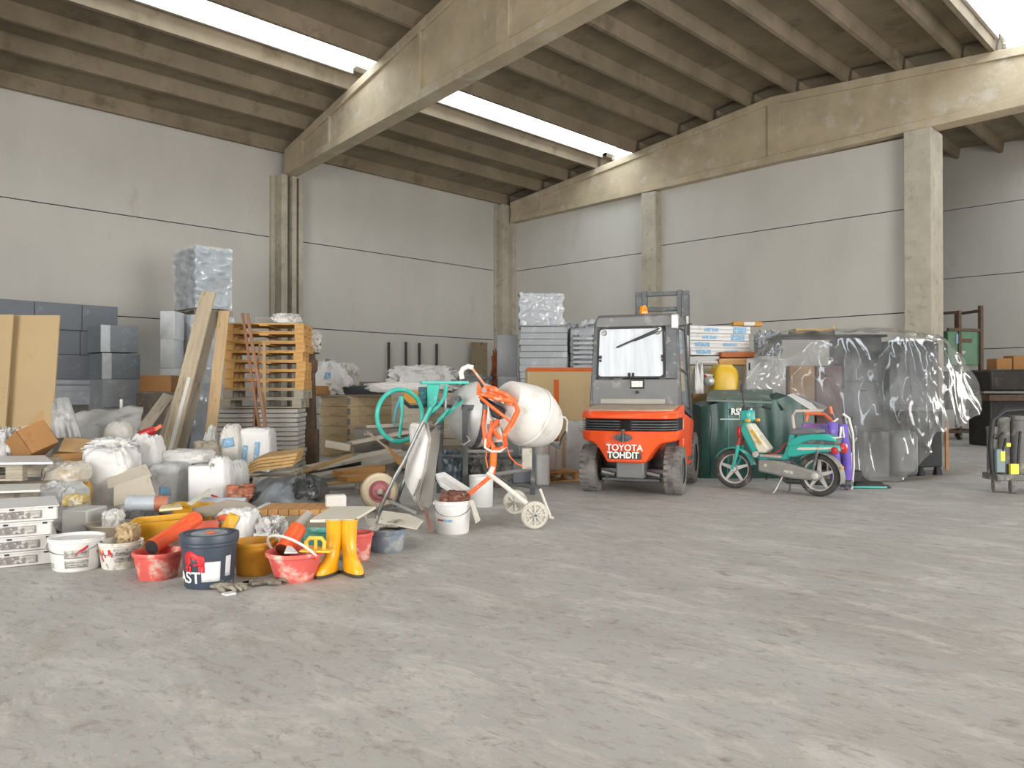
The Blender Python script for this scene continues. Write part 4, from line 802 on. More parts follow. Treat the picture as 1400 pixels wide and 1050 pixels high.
def plank(name, label, cat, a, b, w, t, m, up=None, group=None, bevel=.004):
    """board from a to b (world); w across the view, t its thickness; grain runs along the object's z"""
    a = Vector(a); b = Vector(b); d = (b - a); L = d.length; q = d.normalized()
    n = Vector(up) if up is not None else -FV
    n = (n - q * n.dot(q)).normalized(); x = n.cross(q)
    o = MB().box(-w / 2, w / 2, -t / 2, t / 2, 0, L).build(name, m, bevel=bevel)
    R = Matrix((x, -n, q)).transposed(); 
    if R.determinant() < 0: R = Matrix((-x, -n, q)).transposed()
    o.rotation_euler = R.to_euler(); o.location = a; return tag(o, label, cat, group)
def sack(name, label, cat, px0, px1, yt, yb, D, sy, m, e=.55, amp=.12, freq=2., seed=1, rz=0.0, group=None, z0=None, ridge=False, peak=0.0):
    s = sm(D); zb = z0 if z0 is not None else (cz(yb, D) if yb else 0.0); h = cz(yt, D) - zb; w = (px1 - px0) * s
    mb = MB().blob(w / 1.04, sy, h / 1.03, e, amp, freq, seed, 30, ridge=ridge)
    if peak:
        for v in mb.v:
            k = max(0, v.z / h - .45); v.x *= 1 - peak * k; v.y *= 1 - peak * 1.2 * k
    o = mb.build(name, m); tag(o, label, cat, group); return place(o, W(cx((px0 + px1) / 2, D + sy / 2), D + sy / 2, zb), rz)
def mark(parent, pts, m, name='print'):
    """printed patch lying on the front of an upright sack, polygon in the sack's own x,z, pushed forward onto its surface"""
    me = parent.data; vs = [v.co for v in me.vertices]
    def fy(x, z):
        best = sorted((abs(v.x - x) ** 2 + abs(v.z - z) ** 2, v.y) for v in vs if v.y < 0)[:4]
        return min(b[1] for b in best) - .008
    n = 8; mb = MB(); (x0, z0), (x1, z1), (x2, z2), (x3, z3) = pts
    def fn(u, v):
        x = (x0 * (1 - u) + x1 * u) * (1 - v) + (x3 * (1 - u) + x2 * u) * v; z = (z0 * (1 - u) + z1 * u) * (1 - v) + (z3 * (1 - u) + z2 * u) * v
        return (x, fy(x, z), z)
    mb.grid(fn, n, n); return mb.build(name, m, parent, solid=.002)
# pallet prototype: decks, blocks and skids; copies inherit its parts
def make_pallet(label, loc, rz, m, group):
    t = thing('pallet', label, 'pallet', loc, rz, group)
    for y in (.0, .17, .34, .51, .68): MB().box(-.6, .6, y + (.0 if y else 0), y + .12, .122, .144).build('deck_board', m, t, bevel=.003)
    for x in (-.53, 0, .53): MB().box(x - .07, x + .07, 0, .8, .1, .122).build('bearer', m, t, bevel=.003)
    for x in (-.53, .53):
        for y in (.0, .35, .70): MB().box(x - .07, x + .07, y, y + .1, .022, .1).build('block', m, t, bevel=.004)
    for y in (.0, .35, .70): MB().box(-.6, .6, y, y + .1, 0, .022).build('skid', m, t, bevel=.003)
    return t
Wd = 12.3
order = ['lowest', 'second', 'third', 'fourth', 'fifth', 'sixth', 'seventh']
pal0 = make_pallet('orange pine pallet at the bottom of the tall pallet stack', W(cx(361, Wd), Wd, 1.275), .10, M_wood2, 'pine pallets in the tall stack')
rnd = random.Random(5)
for i in range(1, 7):
    copy_tree(pal0, W(cx(361 + rnd.uniform(-2.5, 1.5), Wd), Wd + rnd.uniform(-.02, .04), 1.275 + .1445 * i), .10 + rnd.uniform(-.03, .03), 'orange pine pallet, %s up in the tall pallet stack' % (order[i] if i < 6 else 'topmost'))
pg0 = make_pallet('weathered grey pallet under the orange pallets, upper of two', W(cx(360, Wd), Wd, 1.13), .08, M_wgrey, 'weathered pallets')
copy_tree(pg0, W(cx(357, Wd), Wd, .985), .10, 'weathered grey pallet under the orange pallets, resting on grey boards')
# grey boards stacked in two columns under the pallets
M_gb = mat('grey_shuttering_board', 'b4b1aa', .85, var=.14, scale=3, stretch=(1, 8, 10), dirt='8e8a81', damt=.35, dscale=6)
gb = None
for c, (p, w) in enumerate(((319, .62), (380, .60))):
    for i in range(14):
        loc = W(cx(p + rnd.uniform(-1, 1), Wd), Wd + rnd.uniform(-.02, .03), .07 * i); rz = .08 + rnd.uniform(-.02, .02)
        lab = 'grey shuttering board in the %s column under the pallet stack' % ('plank-side', 'collar-side')[c]
        if gb is None: gb = block('board', lab, 'board', loc, .6, .7, .062, M_gb, rz, 'grey boards under the pallets')
        else: copy_tree(gb, loc, rz, lab)
# planks and battens leaning on the pallets
def lean(name, label, cat, top, bot, Dt, Db, w, t, m, group):
    # extend the seen edge down to the floor
    a = P(top[0], top[1], Dt); b = P(bot[0], bot[1], Db); d = b - a; k = -a.z / d.z; return plank(name, label, cat, a + d * k + Vector((0, 0, t * .4)), a, w, t, m, group=group)
G = 'planks leaning on the pallet stack'
lean('plank', 'broad tan plank leaning highest on the wrapped pillar and pallets', 'plank', (285, 399), (233, 608), 11.9, 11.0, .21, .035, M_wtan, G)
lean('plank', 'narrow grey plank leaning just behind the broad tan plank', 'plank', (294, 425), (250, 608), 12.05, 11.25, .13, .03, M_wtan2, G)
lean('plank', 'fresh pine plank with knots leaning on the pallet ends', 'plank', (306, 425), (289, 590), 12.0, 11.4, .165, .03, M_wpine2, G)
lean('batten', 'thin white batten leaning against the broad tan plank', 'batten', (259, 516), (234, 612), 11.2, 10.75, .05, .03, M_offw, G)
lean('plank', 'short grey plank leaning low beside the red tool', 'plank', (231, 540), (200, 582), 11.6, 11.2, .16, .03, M_wtan2, G)
lean('plank', 'wide grey board standing behind the white batten', 'plank', (258, 520), (226, 612), 11.45, 11.1, .26, .025, M_wtan2, G)
G = 'thin battens leaning on the pallet stack'
lean('batten', 'thin brown batten leaning on the pallets, crossing the others at mid height', 'batten', (331, 428), (354, 582), 12.15, 11.8, .04, .025, M_stick, G)
lean('batten', 'reddish batten leaning on the pallets with its top beside the thin brown one', 'batten', (338, 429), (363, 582), 12.2, 11.75, .045, .03, mat('reddish_batten', '94705a', .75, var=.15), G)
lean('batten', 'straight pale batten standing in front of the pallet decks', 'batten', (361, 468), (362, 582), 12.1, 11.85, .045, .025, mat('pale_batten', 'a88c66', .75, var=.15), G)
lean('batten', 'short batten leaning the opposite way to the other battens', 'batten', (355, 468), (349, 560), 12.12, 11.9, .03, .02, M_stick, G)
# on and beside the pallet stack
tz = 1.275 + .1445 * 7
sack('plastic_bag', 'crumpled white plastic bag lying on top of the pallet stack', 'bag', 375, 410, 428, None, Wd + .1, .4, M_bag, amp=.28, freq=2.6, seed=11, z0=tz, ridge=True)
pxblock('carton', 'small pale carton tucked on top of the pallet stack', 'carton', 348, 373, 437, None, Wd + .35, .25, mat('grey_carton', 'b0aeaa', .8)).location.z = tz
bpy.data.objects['carton'].data.transform(Matrix.Diagonal((1, 1, .055, 1)))
st = thing('machine_stand', 'rusty dark steel stand with a flat top beside the pallet stack', 'stand', W(cx(422.5, 13.25), 13.25), .1)
MB().box(-.15, .15, -.12, .12, cz(482, 13.25) - .02, cz(482, 13.25)).build('top_plate', M_rust, st)
MB().box(-.09, .09, -.09, .09, .6, cz(482, 13.25) - .02).at((0, 0, cz(500, 13.25))).lathe([(.05, -.2), (.14, -.08), (.14, .08), (.06, .16)], 20).build('column', M_rust, st, bevel=.02)
for x in (-.12, .12): MB().bar((x, 0, 0), (x * .6, 0, 1.5), .05, .05, up=(0, 1, 0)).build('leg', M_rust, st)
MB().box(-.15, .15, -.15, .15, 0, .62).build('base', M_rust, st, bevel=.02)
sack('plastic_bag', 'bunched white plastic bag sitting on the rusty stand', 'bag', 408, 437, 452, None, 13.15, .25, M_bag3, amp=.32, freq=2.4, seed=12, z0=cz(482, 13.25) + .003, ridge=True)
# slate coloured foam blocks along the wall (they run parallel to it)
def wall_block(label, px0, px1, yt, yb, X0, dx, m, group, name='foam_block', n=0, cat='foam block', gap=.008):
    a, Da = wallpt(px0, X0); b, Db = wallpt(px1, X0); z1 = cz(yt, Da); z0 = cz(yb, Da) if yb else 0.0; L = (b - a).length - gap
    mb = MB()
    if n: layered(mb, -dx, 0, 0, L, z0, z1, n, seed=int(px0))
    else: mb.box(-dx, 0, 0, L, z0, z1)
    o = mb.build(name, m, bevel=0 if n else .012); o.location = (X0, a.y + gap / 2, 0); return tag(o, label, cat, group)
G = 'slate foam blocks stacked by the wall'; X1 = -17.3
rows = [(408, 446.5), (446.5, 482), (482, 518)]; rw = ('top', 'second', 'third')
for k, (cols, nm) in enumerate((((-46, 47, 112, 161), ('behind the beige boards', 'in the middle', 'overhanging the end')), ((-46, 40, 110, 137), ('behind the beige boards', 'beside the beige boards', 'shortest, at the end')), ((-46, 66, 140), ('behind the beige boards', 'next to the beige boards')))):
    for i in range(len(cols) - 1):
        # every row shares its heights: take them at the first column
        a, D0 = wallpt(-46, X1); yt = 534.6 - (534.6 - rows[k][0]) * 1.0
        a0, Dz = wallpt(0, X1); o = wall_block('slate grey foam block in the %s row, %s' % (rw[k], nm[i]), cols[i], cols[i + 1], 0, 0, X1 - .02 * (k == 1), .62, M_ins, G)
        z1 = cz(rows[k][0], Dz); z0 = cz(rows[k][1], Dz)
        for v in o.data.vertices: v.co.z = z1 - .004 if v.co.z > 3 else z0
zr = cz(518, wallpt(0, X1)[1])
def low(label, px0, px1, z0, z1, X0, dx, m, name, n=0, cat='pack', group=None):
    o = wall_block(label, px0, px1, 0, 0, X0, dx, m, group, name, n, cat)
    zs_ = [v.co.z for v in o.data.vertices]; a, b = min(zs_), max(zs_)
    for v in o.data.vertices: v.co.z = z0 + (v.co.z - a) / (b - a) * (z1 - z0)
    return o
low('film-wrapped grey pack below the slate foam blocks', -46, 168, zr - .50, zr - .003, X1 + .05, .7, M_ins2, 'wrapped_pack', 4)
low('dirty grey timber stack on the floor below the wrapped grey pack', -46, 172, 0, zr - .505, X1 - .03, .65, mat('dark_timber', '77736b', .9, var=.2, dirt='575248', damt=.3), 'timber_bundle', 5)
# a nearer pair of blocks with white wrap corners
X2 = -16.55; a0, Dz = wallpt(140, X2)
for nm, p0, p1, y0, y1 in (('upper', 138, 189, 444, 481), ('lower', 140, 192, 482.5, 518)):
    o = low('light slate block with a white wrapped corner, %s of the pair by the wall' % nm, p0, p1, cz(y1, Dz), cz(y0, Dz), X2, .8, mat('light_slate_foam', '858b91', .8, var=.06, dirt='9da3a8', damt=.25), 'foam_block', cat='foam block', group='light slate blocks with wrapped corners')
    z0, z1 = cz(y1, Dz), cz(y0, Dz)
    MB().box(-.02, .012, -.012, .16, z0, z1).build('wrap_corner', M_film if False else mat('white_wrap', 'c9ced2', .35, var=.12, scale=9), o)
low('loose grey and white pack carrying the pair of light blocks', 140, 196, zr - .72, cz(518, Dz) - .003, X2, .8, M_ins2, 'wrapped_pack', 4)
low('brown-grey crate on the floor under the light blocks', 140, 198, 0, zr - .725, X2, .8, mat('brown_crate', '6f665c', .9, var=.2), 'crate', 3, 'crate')
pxblock('carton', 'brown cardboard carton standing before the blue wrapped pillar', 'carton', 191, 234, 513, 536, 14.6, .45, M_card)
pxblock('crate', 'low dark crate carrying the brown carton', 'crate', 186, 238, 536.6, None, 14.55, .55, mat('dark_crate', '6a6259', .9, var=.25, dirt='8f877b', damt=.3), bevel=.02)
# blue grey wrapped pillar in two tiers
Xp = -16.2
def pillar(label, px_c, px_r, z0, z1, depth, n, X0):
    a, Da = wallpt(px_c, X0); b, Db = wallpt(px_r, X0); L = (b - a).length
    t = thing('insulation_pack', label, 'insulation pack', (X0, a.y, 0), rot=(0, 0, 0), group='blue wrapped insulation packs')
    layered(MB(), -depth, 0, 0, L, z0, z1, n, groove=.015, jit=.012, seed=n).build('panels', M_blue, t)
    rn = random.Random(n); mb = MB()
    per = [(.015, L + .015), (.015, L / 2), (.015, -.015), (-depth / 2, -.02), (-depth - .01, -.015)]
    def fn(u, v):
        k = u * (len(per) - 1); i = min(int(k), len(per) - 2); f = k - i; x = per[i][0] * (1 - f) + per[i + 1][0] * f; y = per[i][1] * (1 - f) + per[i + 1][1] * f
        w = abs(noise.noise(Vector((u * 7, v * 9, n)))) * .09; return (x + w * (1 if u < .5 else .1), y - w * (0 if u < .4 else 1.0), z0 + (z1 - z0 + .02) * v)
    mb.grid(fn, 48, 40); mb.build('film', M_film, t); return t
a, Da = wallpt(268, Xp)
zp = cz(422, Da)
pillar('blue-grey wrapped insulation pack forming the top of the tall pillar', 268, 315, zp + .02, cz(336, Da), 1.05, 18, Xp)
pillar('blue-grey wrapped insulation pack at the base of the tall pillar', 262, 318, 0, zp - .15, 1.05, 22, Xp + .05)
pl = copy_tree(pg0, None, None, 'dark weathered pallet between the two tiers of the wrapped pillar'); b_, _ = wallpt(318, Xp); pl.rotation_euler = (0, 0, 0); pl.scale = (.85, 1.0, .95); pl.location = (Xp - .50, (a.y + b_.y) / 2 - .40, zp - .135)
lay_pack('white_panel_bundle', 'white wrapped panels standing on edge beside the pillar', 'panel bundle', W(cx(228, 16.0), 16.0), .28, .5, cz(425, 16.0), 5, mat('white_wrap2', 'd0d4d7', .4, var=.1, scale=5), 0)
# beige boards leaning at the side of the picture
slab = lambda *a, **k: slab_thing(*a, **k)
def sheet(name, label, cat, x0, x1, yt, D, t, m, leanback=.25, group=None):
    w = (x1 - x0) * sm(D); h = cz(yt, D); o = MB().box(-w / 2, w / 2, 0, t, 0, math.hypot(h, leanback)).build(name, m, bevel=.003)
    tag(o, label, cat, group); return place(o, W(cx((x0 + x1) / 2, D), D, .004), rot=(-math.atan2(leanback, h), 0, YAW))
sheet('chipboard_sheet', 'beige chipboard sheet standing upright before the slate foam blocks', 'board', 5, 68, 429, 11.9, .03, M_mdf, group='beige upright sheets')
sheet('chipboard_sheet', 'beige chipboard sheet cut by the picture edge, in front of the other sheet', 'board', -70, 3, 428, 11.75, .03, M_mdf, group='beige upright sheets')
# pallet collars of light timber
def collars():
    D = 15.2; names = ['bottom', 'second', 'third', 'fourth', 'fifth', 'top']; p0 = None
    for i in range(6):
        loc = W(cx(477, D), D, .192 * i)
        lab = 'light timber pallet collar, %s of the stack below the white bags' % names[i]
        if p0 is None:
            p0 = thing('pallet_collar', lab, 'pallet collar', loc, 0, 'stacked timber pallet collars')
            t = .028; h = .188; A, B = .82, 1.18   # left face and right face lengths, corner at the origin
            ca, sa = math.cos(math.radians(142)), math.sin(math.radians(142)); cb, sb = math.cos(math.radians(52)), math.sin(math.radians(52))
            c0 = Vector((0, 0, 0)); c1 = Vector((ca, sa, 0)) * A; c3 = Vector((cb, sb, 0)) * B; c2 = c1 + c3
            for q0, q1 in ((c0, c1), (c1, c2), (c2, c3), (c3, c0)): MB().bar(tuple(q0 + Vector((0, 0, h / 2))), tuple(q1 + Vector((0, 0, h / 2))), t, h).build('side_board', mat('collar_timber', 'dac39c', .8, var=.10, scale=2, dirt='b5a080', damt=.3, dscale=3), p0, bevel=.004)
            for q in (c0, c1, c2, c3): MB().box(q.x - .03, q.x + .03, q.y - .03, q.y + .03, h * .2, h * .8).build('hinge', M_steel, p0, bevel=.004)
        else: copy_tree(p0, loc, rnd.uniform(-.02, .02), lab)
collars()
pxc = lambda *a, **k: pxblock(*a, **k)
zc = .192 * 6 - .004
o = block('plywood_cover', 'grey plywood cover lying across the timber collars', 'board', W(cx(477, 15.2), 15.25, zc), 1.5, 1.25, .03, M_wgrey, .1); 
G = 'bags on the timber collars'; zq = zc + .032
b = sack('plastic_bag', 'white plastic bag with a blue mark draped over the collar stack corner', 'bag', 420, 478, 494, None, 15.25, .5, M_bag, amp=.3, freq=1.8, seed=21, z0=zq, ridge=True, peak=.9, group=G); mark(b, [(-.02, .3), (.10, .3), (.10, .42), (-.02, .42)], M_blup)
sack('plastic_bag', 'greyish translucent bag behind the white bag on the collars', 'bag', 452, 490, 497, None, 15.9, .5, M_bag3, amp=.26, freq=2.2, seed=22, z0=zq, ridge=True, group=G)
pxc('carton_flap', 'flat brown carton under the white bag on the collar corner', 'carton', 421, 447, 524, 536, 15.1, .35, M_card)
bpy.data.objects['carton_flap'].location.z = zq
tr = thing('plastic_tray', 'black plastic tray turned over on the timber collars', 'tray', W(cx(492, 15.35), 15.35, zq), .1)
MB().loft([ring4(-.48, .48, -.02, .5, 0, .05), ring4(-.40, .40, .05, .45, .15, .05)]).build('shell', mat('black_tray', '3d3f41', .5, var=.15), tr, bevel=.01)
MB().loft([ring4(-.2, .2, .1, .4, .15, .05), ring4(-.16, .16, .14, .36, .17, .05)]).build('recess', M_black, tr)
block('cardboard', 'flattened brown cardboard beside the black tray on the collars', 'cardboard', W(cx(517, 15.6), 15.6, zq), .38, .4, .05, M_card2)
pxc('carton', 'small amber carton on a grey crate, seen above the hand wheel', 'carton', 552, 573, 534, 552, 13.6, .3, mat('amber_carton', 'c89238', .7))
pxblock('crate', 'grey crate standing under the amber carton', 'crate', 550, 576, 552.3, None, 13.58, .34, M_wgrey, bevel=.02)
# bundles behind the mixers that carry the white rolls
Gb = 'old board bundles behind the mixers'
for k, (p0, p1, D, zt_) in enumerate(((545, 585, 17.3, 1.15), (560, 640, 14.3, 1.22), (640, 700, 15.8, 1.05))):
    lay_pack('board_bundle', 'bundle of old grey boards behind the mixers, %s' % ('next to the collars', 'under the white roll', 'before the grey stack')[k], 'board bundle', W(cx((p0 + p1) / 2, D), D), (p1 - p0) * sm(D), .9, zt_, 9, M_wgrey, rnd.uniform(-.05, .05), Gb, seed=k + 3, jit=.03)
pw = copy_tree(pg0, W(cx(520, 16.7), 16.7, 1.152), .12, 'worn brown pallet lying beyond the black tray'); pw2 = copy_tree(pg0, W(cx(528, 16.75), 16.75, 1.30), .2, 'upper worn pallet tilted behind the black tray')
def roll(label, pts, r, m, group=None, name='film_roll', cat='roll'):
    o = MB().tube([tuple(Vector(p) - Vector(pts[0])) for p in pts], r, 14).build(name, m); o.location = pts[0]; return tag(o, label, cat, group)
sack('polythene_sheet', 'bundled white polythene sheet lying behind the teal mixer', 'plastic sheet', 530, 628, 500, None, 14.6, .5, M_bag2, e=.6, amp=.22, freq=2.2, seed=31, z0=1.223, ridge=True)
sack('polythene_sheet', 'long low white polythene roll beside the black tray', 'plastic sheet', 500, 590, 522, None, 14.35, .2, M_bag, e=.7, amp=.12, freq=2., seed=32, z0=1.223)
pxc('board_bundle', 'pile of grey boards under the long white polythene roll', 'board bundle', 535, 556, 536.5, None, 14.3, .5, M_wgrey, bevel=.02)
sack('plastic_bag', 'dark grey rubbish bag lumped beyond the mixer handle', 'bag', 632, 672, 512, None, 14.4, .5, mat('grey_rubbish_bag', '6d6e6d', .45, var=.15, bump=.3), amp=.2, seed=33, z0=1.223)
for k, (p, yt, nm) in enumerate(((531.5, 468, 'farthest from the corner'), (555, 467.5, 'second along'), (573.5, 469, 'third along'), (597, 470, 'closest to the corner'))):
    q, D = wallpt(p, XA + .12); o = MB().bar((0, 0, 0), (0, 0, cz(yt, D)), .07, .05, up=(0, 1, 0)).build('steel_post', mat('dark_post', '4b4843', .8, var=.2)); o.location = (q.x, q.y, 0); tag(o, 'dark post upright against the concrete wall, %s of four' % nm, 'post', 'dark posts against the wall')
q, D = wallpt(656, XA + .35); o = MB().box(-.05, 0, -.35, .35, 0, cz(468, D)).build('plywood_sheet', mat('brown_ply', '8a7a60', .8, var=.2, dirt='5f5240', damt=.3, dscale=3), bevel=.004); o.location = (q.x, q.y, 0); tag(o, 'brownish plywood sheet stood against the wall near the corner', 'board')
sack('cloth_bundle', 'rusty orange and brown cloths near the hall corner', 'cloth', 671, 692, 486, None, 19.5, .4, mat('rust_cloth', '8a4a2a', .9, var=.3, dirt='3f3630', damt=.4), amp=.3, seed=36, ridge=True)
# grey insulation stack behind the forklift, with the beige orange-taped carton before it
G = 'grey insulation packs behind the forklift'
D = 14.6; R = lambda p, d=D: W(cx(p, d), d)
tz = [0, .62, 1.22, 1.85, 2.42]
for i in range(4): lay_pack('insulation_pack', 'pale grey insulation pack, %s tier of the tall stack behind the forklift' % ('bottom', 'second', 'third', 'upper')[i], 'insulation pack', R(743) + Vector((0, 0, tz[i] + .002)), .85, .7, tz[i + 1] - tz[i] - .004, 5, M_ins2, rnd.uniform(-.01, .02), G, seed=40 + i, jit=.015)
tp = thing('insulation_pack', 'loosely wrapped grey pack crowning the tall stack behind the forklift', 'insulation pack', R(740) + Vector((0, 0, 2.422)), .05, G)
layered(MB(), -.37, .35, 0, .8, 0, .55, 4, jit=.012, seed=50).build('panels', M_ins2, tp)
MB().grid(lambda u, v: (-.40 + .80 * u + .02 * math.sin(v * 20), -.03 - .07 * abs(noise.noise(Vector((u * 6, v * 6, 3)))) + max(0, v - .8) * 3.0, .02 + min(v, .8) / .8 * .57 + .05 * abs(noise.noise(Vector((u * 9, v * 5, 8))))), 30, 30).build('film', M_film, tp)
for i in range(4): lay_pack('insulation_pack', 'pale grey insulation pack, %s tier of the shorter stack by the forklift cab' % ('bottom', 'second', 'third', 'top')[i], 'insulation pack', W(cx(801, 14.75), 14.75, .605 * i + .002), .56, .7, .6, 5, M_ins2, rnd.uniform(-.01, .01), G, seed=60 + i, jit=.015)
sr = thing('slatted_rack', 'grey slatted timber rack leaning before the shorter grey stack', 'rack', W(cx(798, 14.6), 14.6, 0), 0)
for i in range(9): MB().box(-.19, .19, 0, .03, 1.50 + .085 * i, 1.545 + .085 * i).build('slat', M_ins2, sr)
for x in (-.17, -.10, .17): MB().box(x - .02, x + .02, .03, .06, 0, 2.27).build('upright', M_dgrey, sr)
mb = MB().grid(lambda u, v: (-.30 + .7 * u, -.05 - .25 * (1 - abs(2 * u - 1)) * (1 - v) + .45 * v, -.1 * math.sin(u * PI) * (1 - v) + .18 * abs(noise.noise(Vector((u * 5, v * 4, 2))))), 24, 16)
o = mb.build('torn_film', M_film); o.location = W(cx(790, 14.7), 14.7, 2.46); tag(o, 'torn clear film hanging over the edge of the shorter grey stack', 'plastic film')
lay_pack('panel_bundle', 'grey panels stood on edge left of the tall stack, near the hall corner', 'panel bundle', W(cx(694, 14.9), 14.9), .38, .6, cz(458, 14.9), 3, mat('mid_grey_foam', '8d9092', .75, var=.08), 0)
bpy.data.objects['panel_bundle']['label'] = 'narrow bundle of grey panels beside the tall grey stack'
bc = thing('carton', 'large beige carton edged with orange tape, between mixer and forklift', 'carton', W(cx(771, 12.2), 12.2), .03)
zt2 = cz(503, 12.2); w = 100 * sm(12.2)
MB().box(-w / 2, w / 2, 0, .7, 0, zt2).build('body', M_mdf, bc, bevel=.01)
M_tape = mat('orange_tape', 'd2621c', .5, var=.06)
MB().box(-w / 2 - .003, w / 2 + .003, -.006, .02, zt2 - .055, zt2 + .005).build('top_tape', M_tape, bc)
MB().box(-w / 2 + .40, -w / 2 + .475, -.006, .001, .1, cz(519, 12.2)).build('upright_tape', M_tape, bc)
sack('wrapped_pack', 'film-wrapped white pack on the floor before the beige carton', 'pack', 772, 806, 575, None, 11.75, .4, M_bag2, e=.35, amp=.05, seed=70)
pB = make_pallet('light pine pallet with white tubs on it, beyond the mixer wheels', W(cx(766, 11.05), 11.05), .55, M_wood, 'pallets on the floor'); pB.scale = (.55, .8, 1)
tb = None
for i, (x, y) in enumerate(((-.2, .12), (-.05, .18), (.10, .24), (-.12, .42), (.06, .48))):
    lab = 'white plastic canister on the small pallet, %s' % ('at the near corner', 'second in the front row', 'at the end of the front row', 'behind the corner canister', 'last of the back row')[i]
    base = Vector(pB.location); c, s_ = math.cos(YAW + .55), math.sin(YAW + .55); loc = base + Vector((c * x - s_ * y, s_ * x + c * y, .145))
    if tb is None:
        tb = thing('canister', lab, 'canister', loc, .55, 'white canisters on the pallet'); MB().loft([ring4(-.07, .07, -.06, .06, 0, .02), ring4(-.07, .07, -.06, .06, .36, .02), ring4(-.05, .05, -.04, .04, .40, .02)]).build('body', M_offw, tb, bevel=.01); MB().at((0, 0, .4)).lathe([(.025, 0), (.025, .03), (0, .035)], 14).build('cap', M_grey, tb)
    else: copy_tree(tb, loc, .55, lab)
pxc('plastic_crate', 'grey-blue plastic crate under the teal mixer stand', 'crate', 700, 728, 640, None, 10.9, .4, mat('grey_blue_crate', '8d939b', .6, var=.1), bevel=.02)
pxc('wrapped_pack', 'white and blue sack standing behind the orange mixer wheels', 'sack', 733, 752, 622, None, 10.6, .3, M_bag2, bevel=.03)
sack('black_sack', 'dark blue-black sacks slumped under the teal mixer', 'sack', 597, 632, 618, None, 10.2, .5, mat('blue_black_sack', '39434a', .35, var=.2, bump=.3), amp=.2, seed=75, ridge=True)
sack('black_sack', 'grey tarpaulin heaped below the teal mixer drum', 'tarpaulin', 640, 700, 622, None, 10.4, .7, mat('dark_grey_tarp', '5d5c58', .7, var=.2, bump=.3), amp=.25, seed=76, ridge=True)
bpy.data.objects['black_sack.001'].name = 'tarpaulin'
# ------------------------------------------------------------------ the heap of building leftovers
def cushion(pts, th, name, label, cat, m, amp=.02, freq=6., seed=1, group=None, n=16, sag=0.0):
    """soft sheet or flattened bag between four world corners (front pair, back pair), with folds and real thickness"""
    A, B, C_, D_ = [Vector(p) for p in pts]; c = (A + B + C_ + D_) / 4; nn = (B - A).cross(D_ - A).normalized()
    if nn.z < 0: nn = -nn
    mb = MB()
    def fn(u, v):
        p = (A * (1 - u) + B * u) * (1 - v) + (D_ * (1 - u) + C_ * u) * v
        k = 1 - abs(noise.noise(Vector((u * freq, v * freq * .8, seed * 3.7)))) * 2.2; w = noise.noise(Vector((u * freq * 2.3, v * freq * 2., seed)))
        return p - c + nn * (amp * (k + .5 * w) - sag * 4 * u * (1 - u) * 0 + th * math.sin(PI * u) ** .5 * math.sin(PI * v) ** .5) - Vector((0, 0, sag * (abs(2 * v - 1) ** 2)))
    top = [[fn(i / n, j / n) for j in range(n + 1)] for i in range(n + 1)]
    per = [top[i][0] for i in range(n + 1)]
    v = [tuple(p) for r in top for p in r]; f = []; q = lambda i, j: i * (n + 1) + j
    for i in range(n):
        for j in range(n): f.append((q(i, j), q(i + 1, j), q(i + 1, j + 1), q(i, j + 1)))
    mb.add(v, f); o = mb.build(name, m, solid=.008 if th < .03 else .012); o.location = c; return tag(o, label, cat, group)
def S(name, label, cat, x0, x1, yt, yb, D, sy, m, **k): return sack(name, label, cat, x0, x1, yt, yb, D, sy, m, **k)
M_pack = mat('white_foam_pack', 'cbc9c5', .6, var=.06, scale=3, dirt='bcb8b0', damt=.25, dscale=6)
# white labelled packs, four high, cut by the picture edge
tiers = ['lowest', 'second', 'third', 'topmost']; Dp = 5.55
lp = None
for i in range(4):
    loc = W(cx(74, 5.84) - .46 * math.cos(.55) + (-.0, .01, -.01, .02)[i], 5.84 - .46 * math.sin(.55) + (.0, .01, .0, .02)[i], .105 * i); lab = 'white labelled panel pack, %s of the four at the picture edge' % tiers[i]
    if lp is None:
        lp = thing('panel_pack', lab, 'panel pack', loc, .55, 'white labelled panel packs')
        layered(MB(), -.55, .46, 0, .62, 0, .103, 1, groove=.008, jit=.0, seed=1).build('pack', M_pack, lp)
        MB().box(-.40, .36, -.004, .0, .022, .078).build('label', mat('dark_label', '76736f', .6, var=.25, scale=30, dirt='c9c7c3', damt=.34, dscale=28), lp)
        MB().box(.25, .35, -.006, -.002, .03, .074).build('label_box', M_label, lp)
        for x in (-.2, .16, .40): MB().box(x, x + .03, -.003, .01, .085, .1).build('strap_notch', M_plate, lp)
        MB().loft([[(-.56, -.006, .098), (.47, -.006, .098), (.47, -.006, .106), (-.56, -.006, .106)], [(-.56, .62, .1), (.47, .62, .1), (.47, .62, .106), (-.56, .62, .106)]]).build('cover_sheet', M_white, lp, bevel=.002)
    else: copy_tree(lp, loc, .55 + (.0, .02, -.02, .01)[i], lab)
pk = pxblock('panel_pack', 'short white pack next to the labelled packs, behind the clean white bucket', 'panel pack', 84, 120, 698, 724, 6.35, .3, M_pack, -.05)
pk.location.z = 0; pk.data.transform(Matrix.Diagonal((1, 1, cz(698, 6.35) / (cz(698, 6.35) - cz(724, 6.35)), 1)))
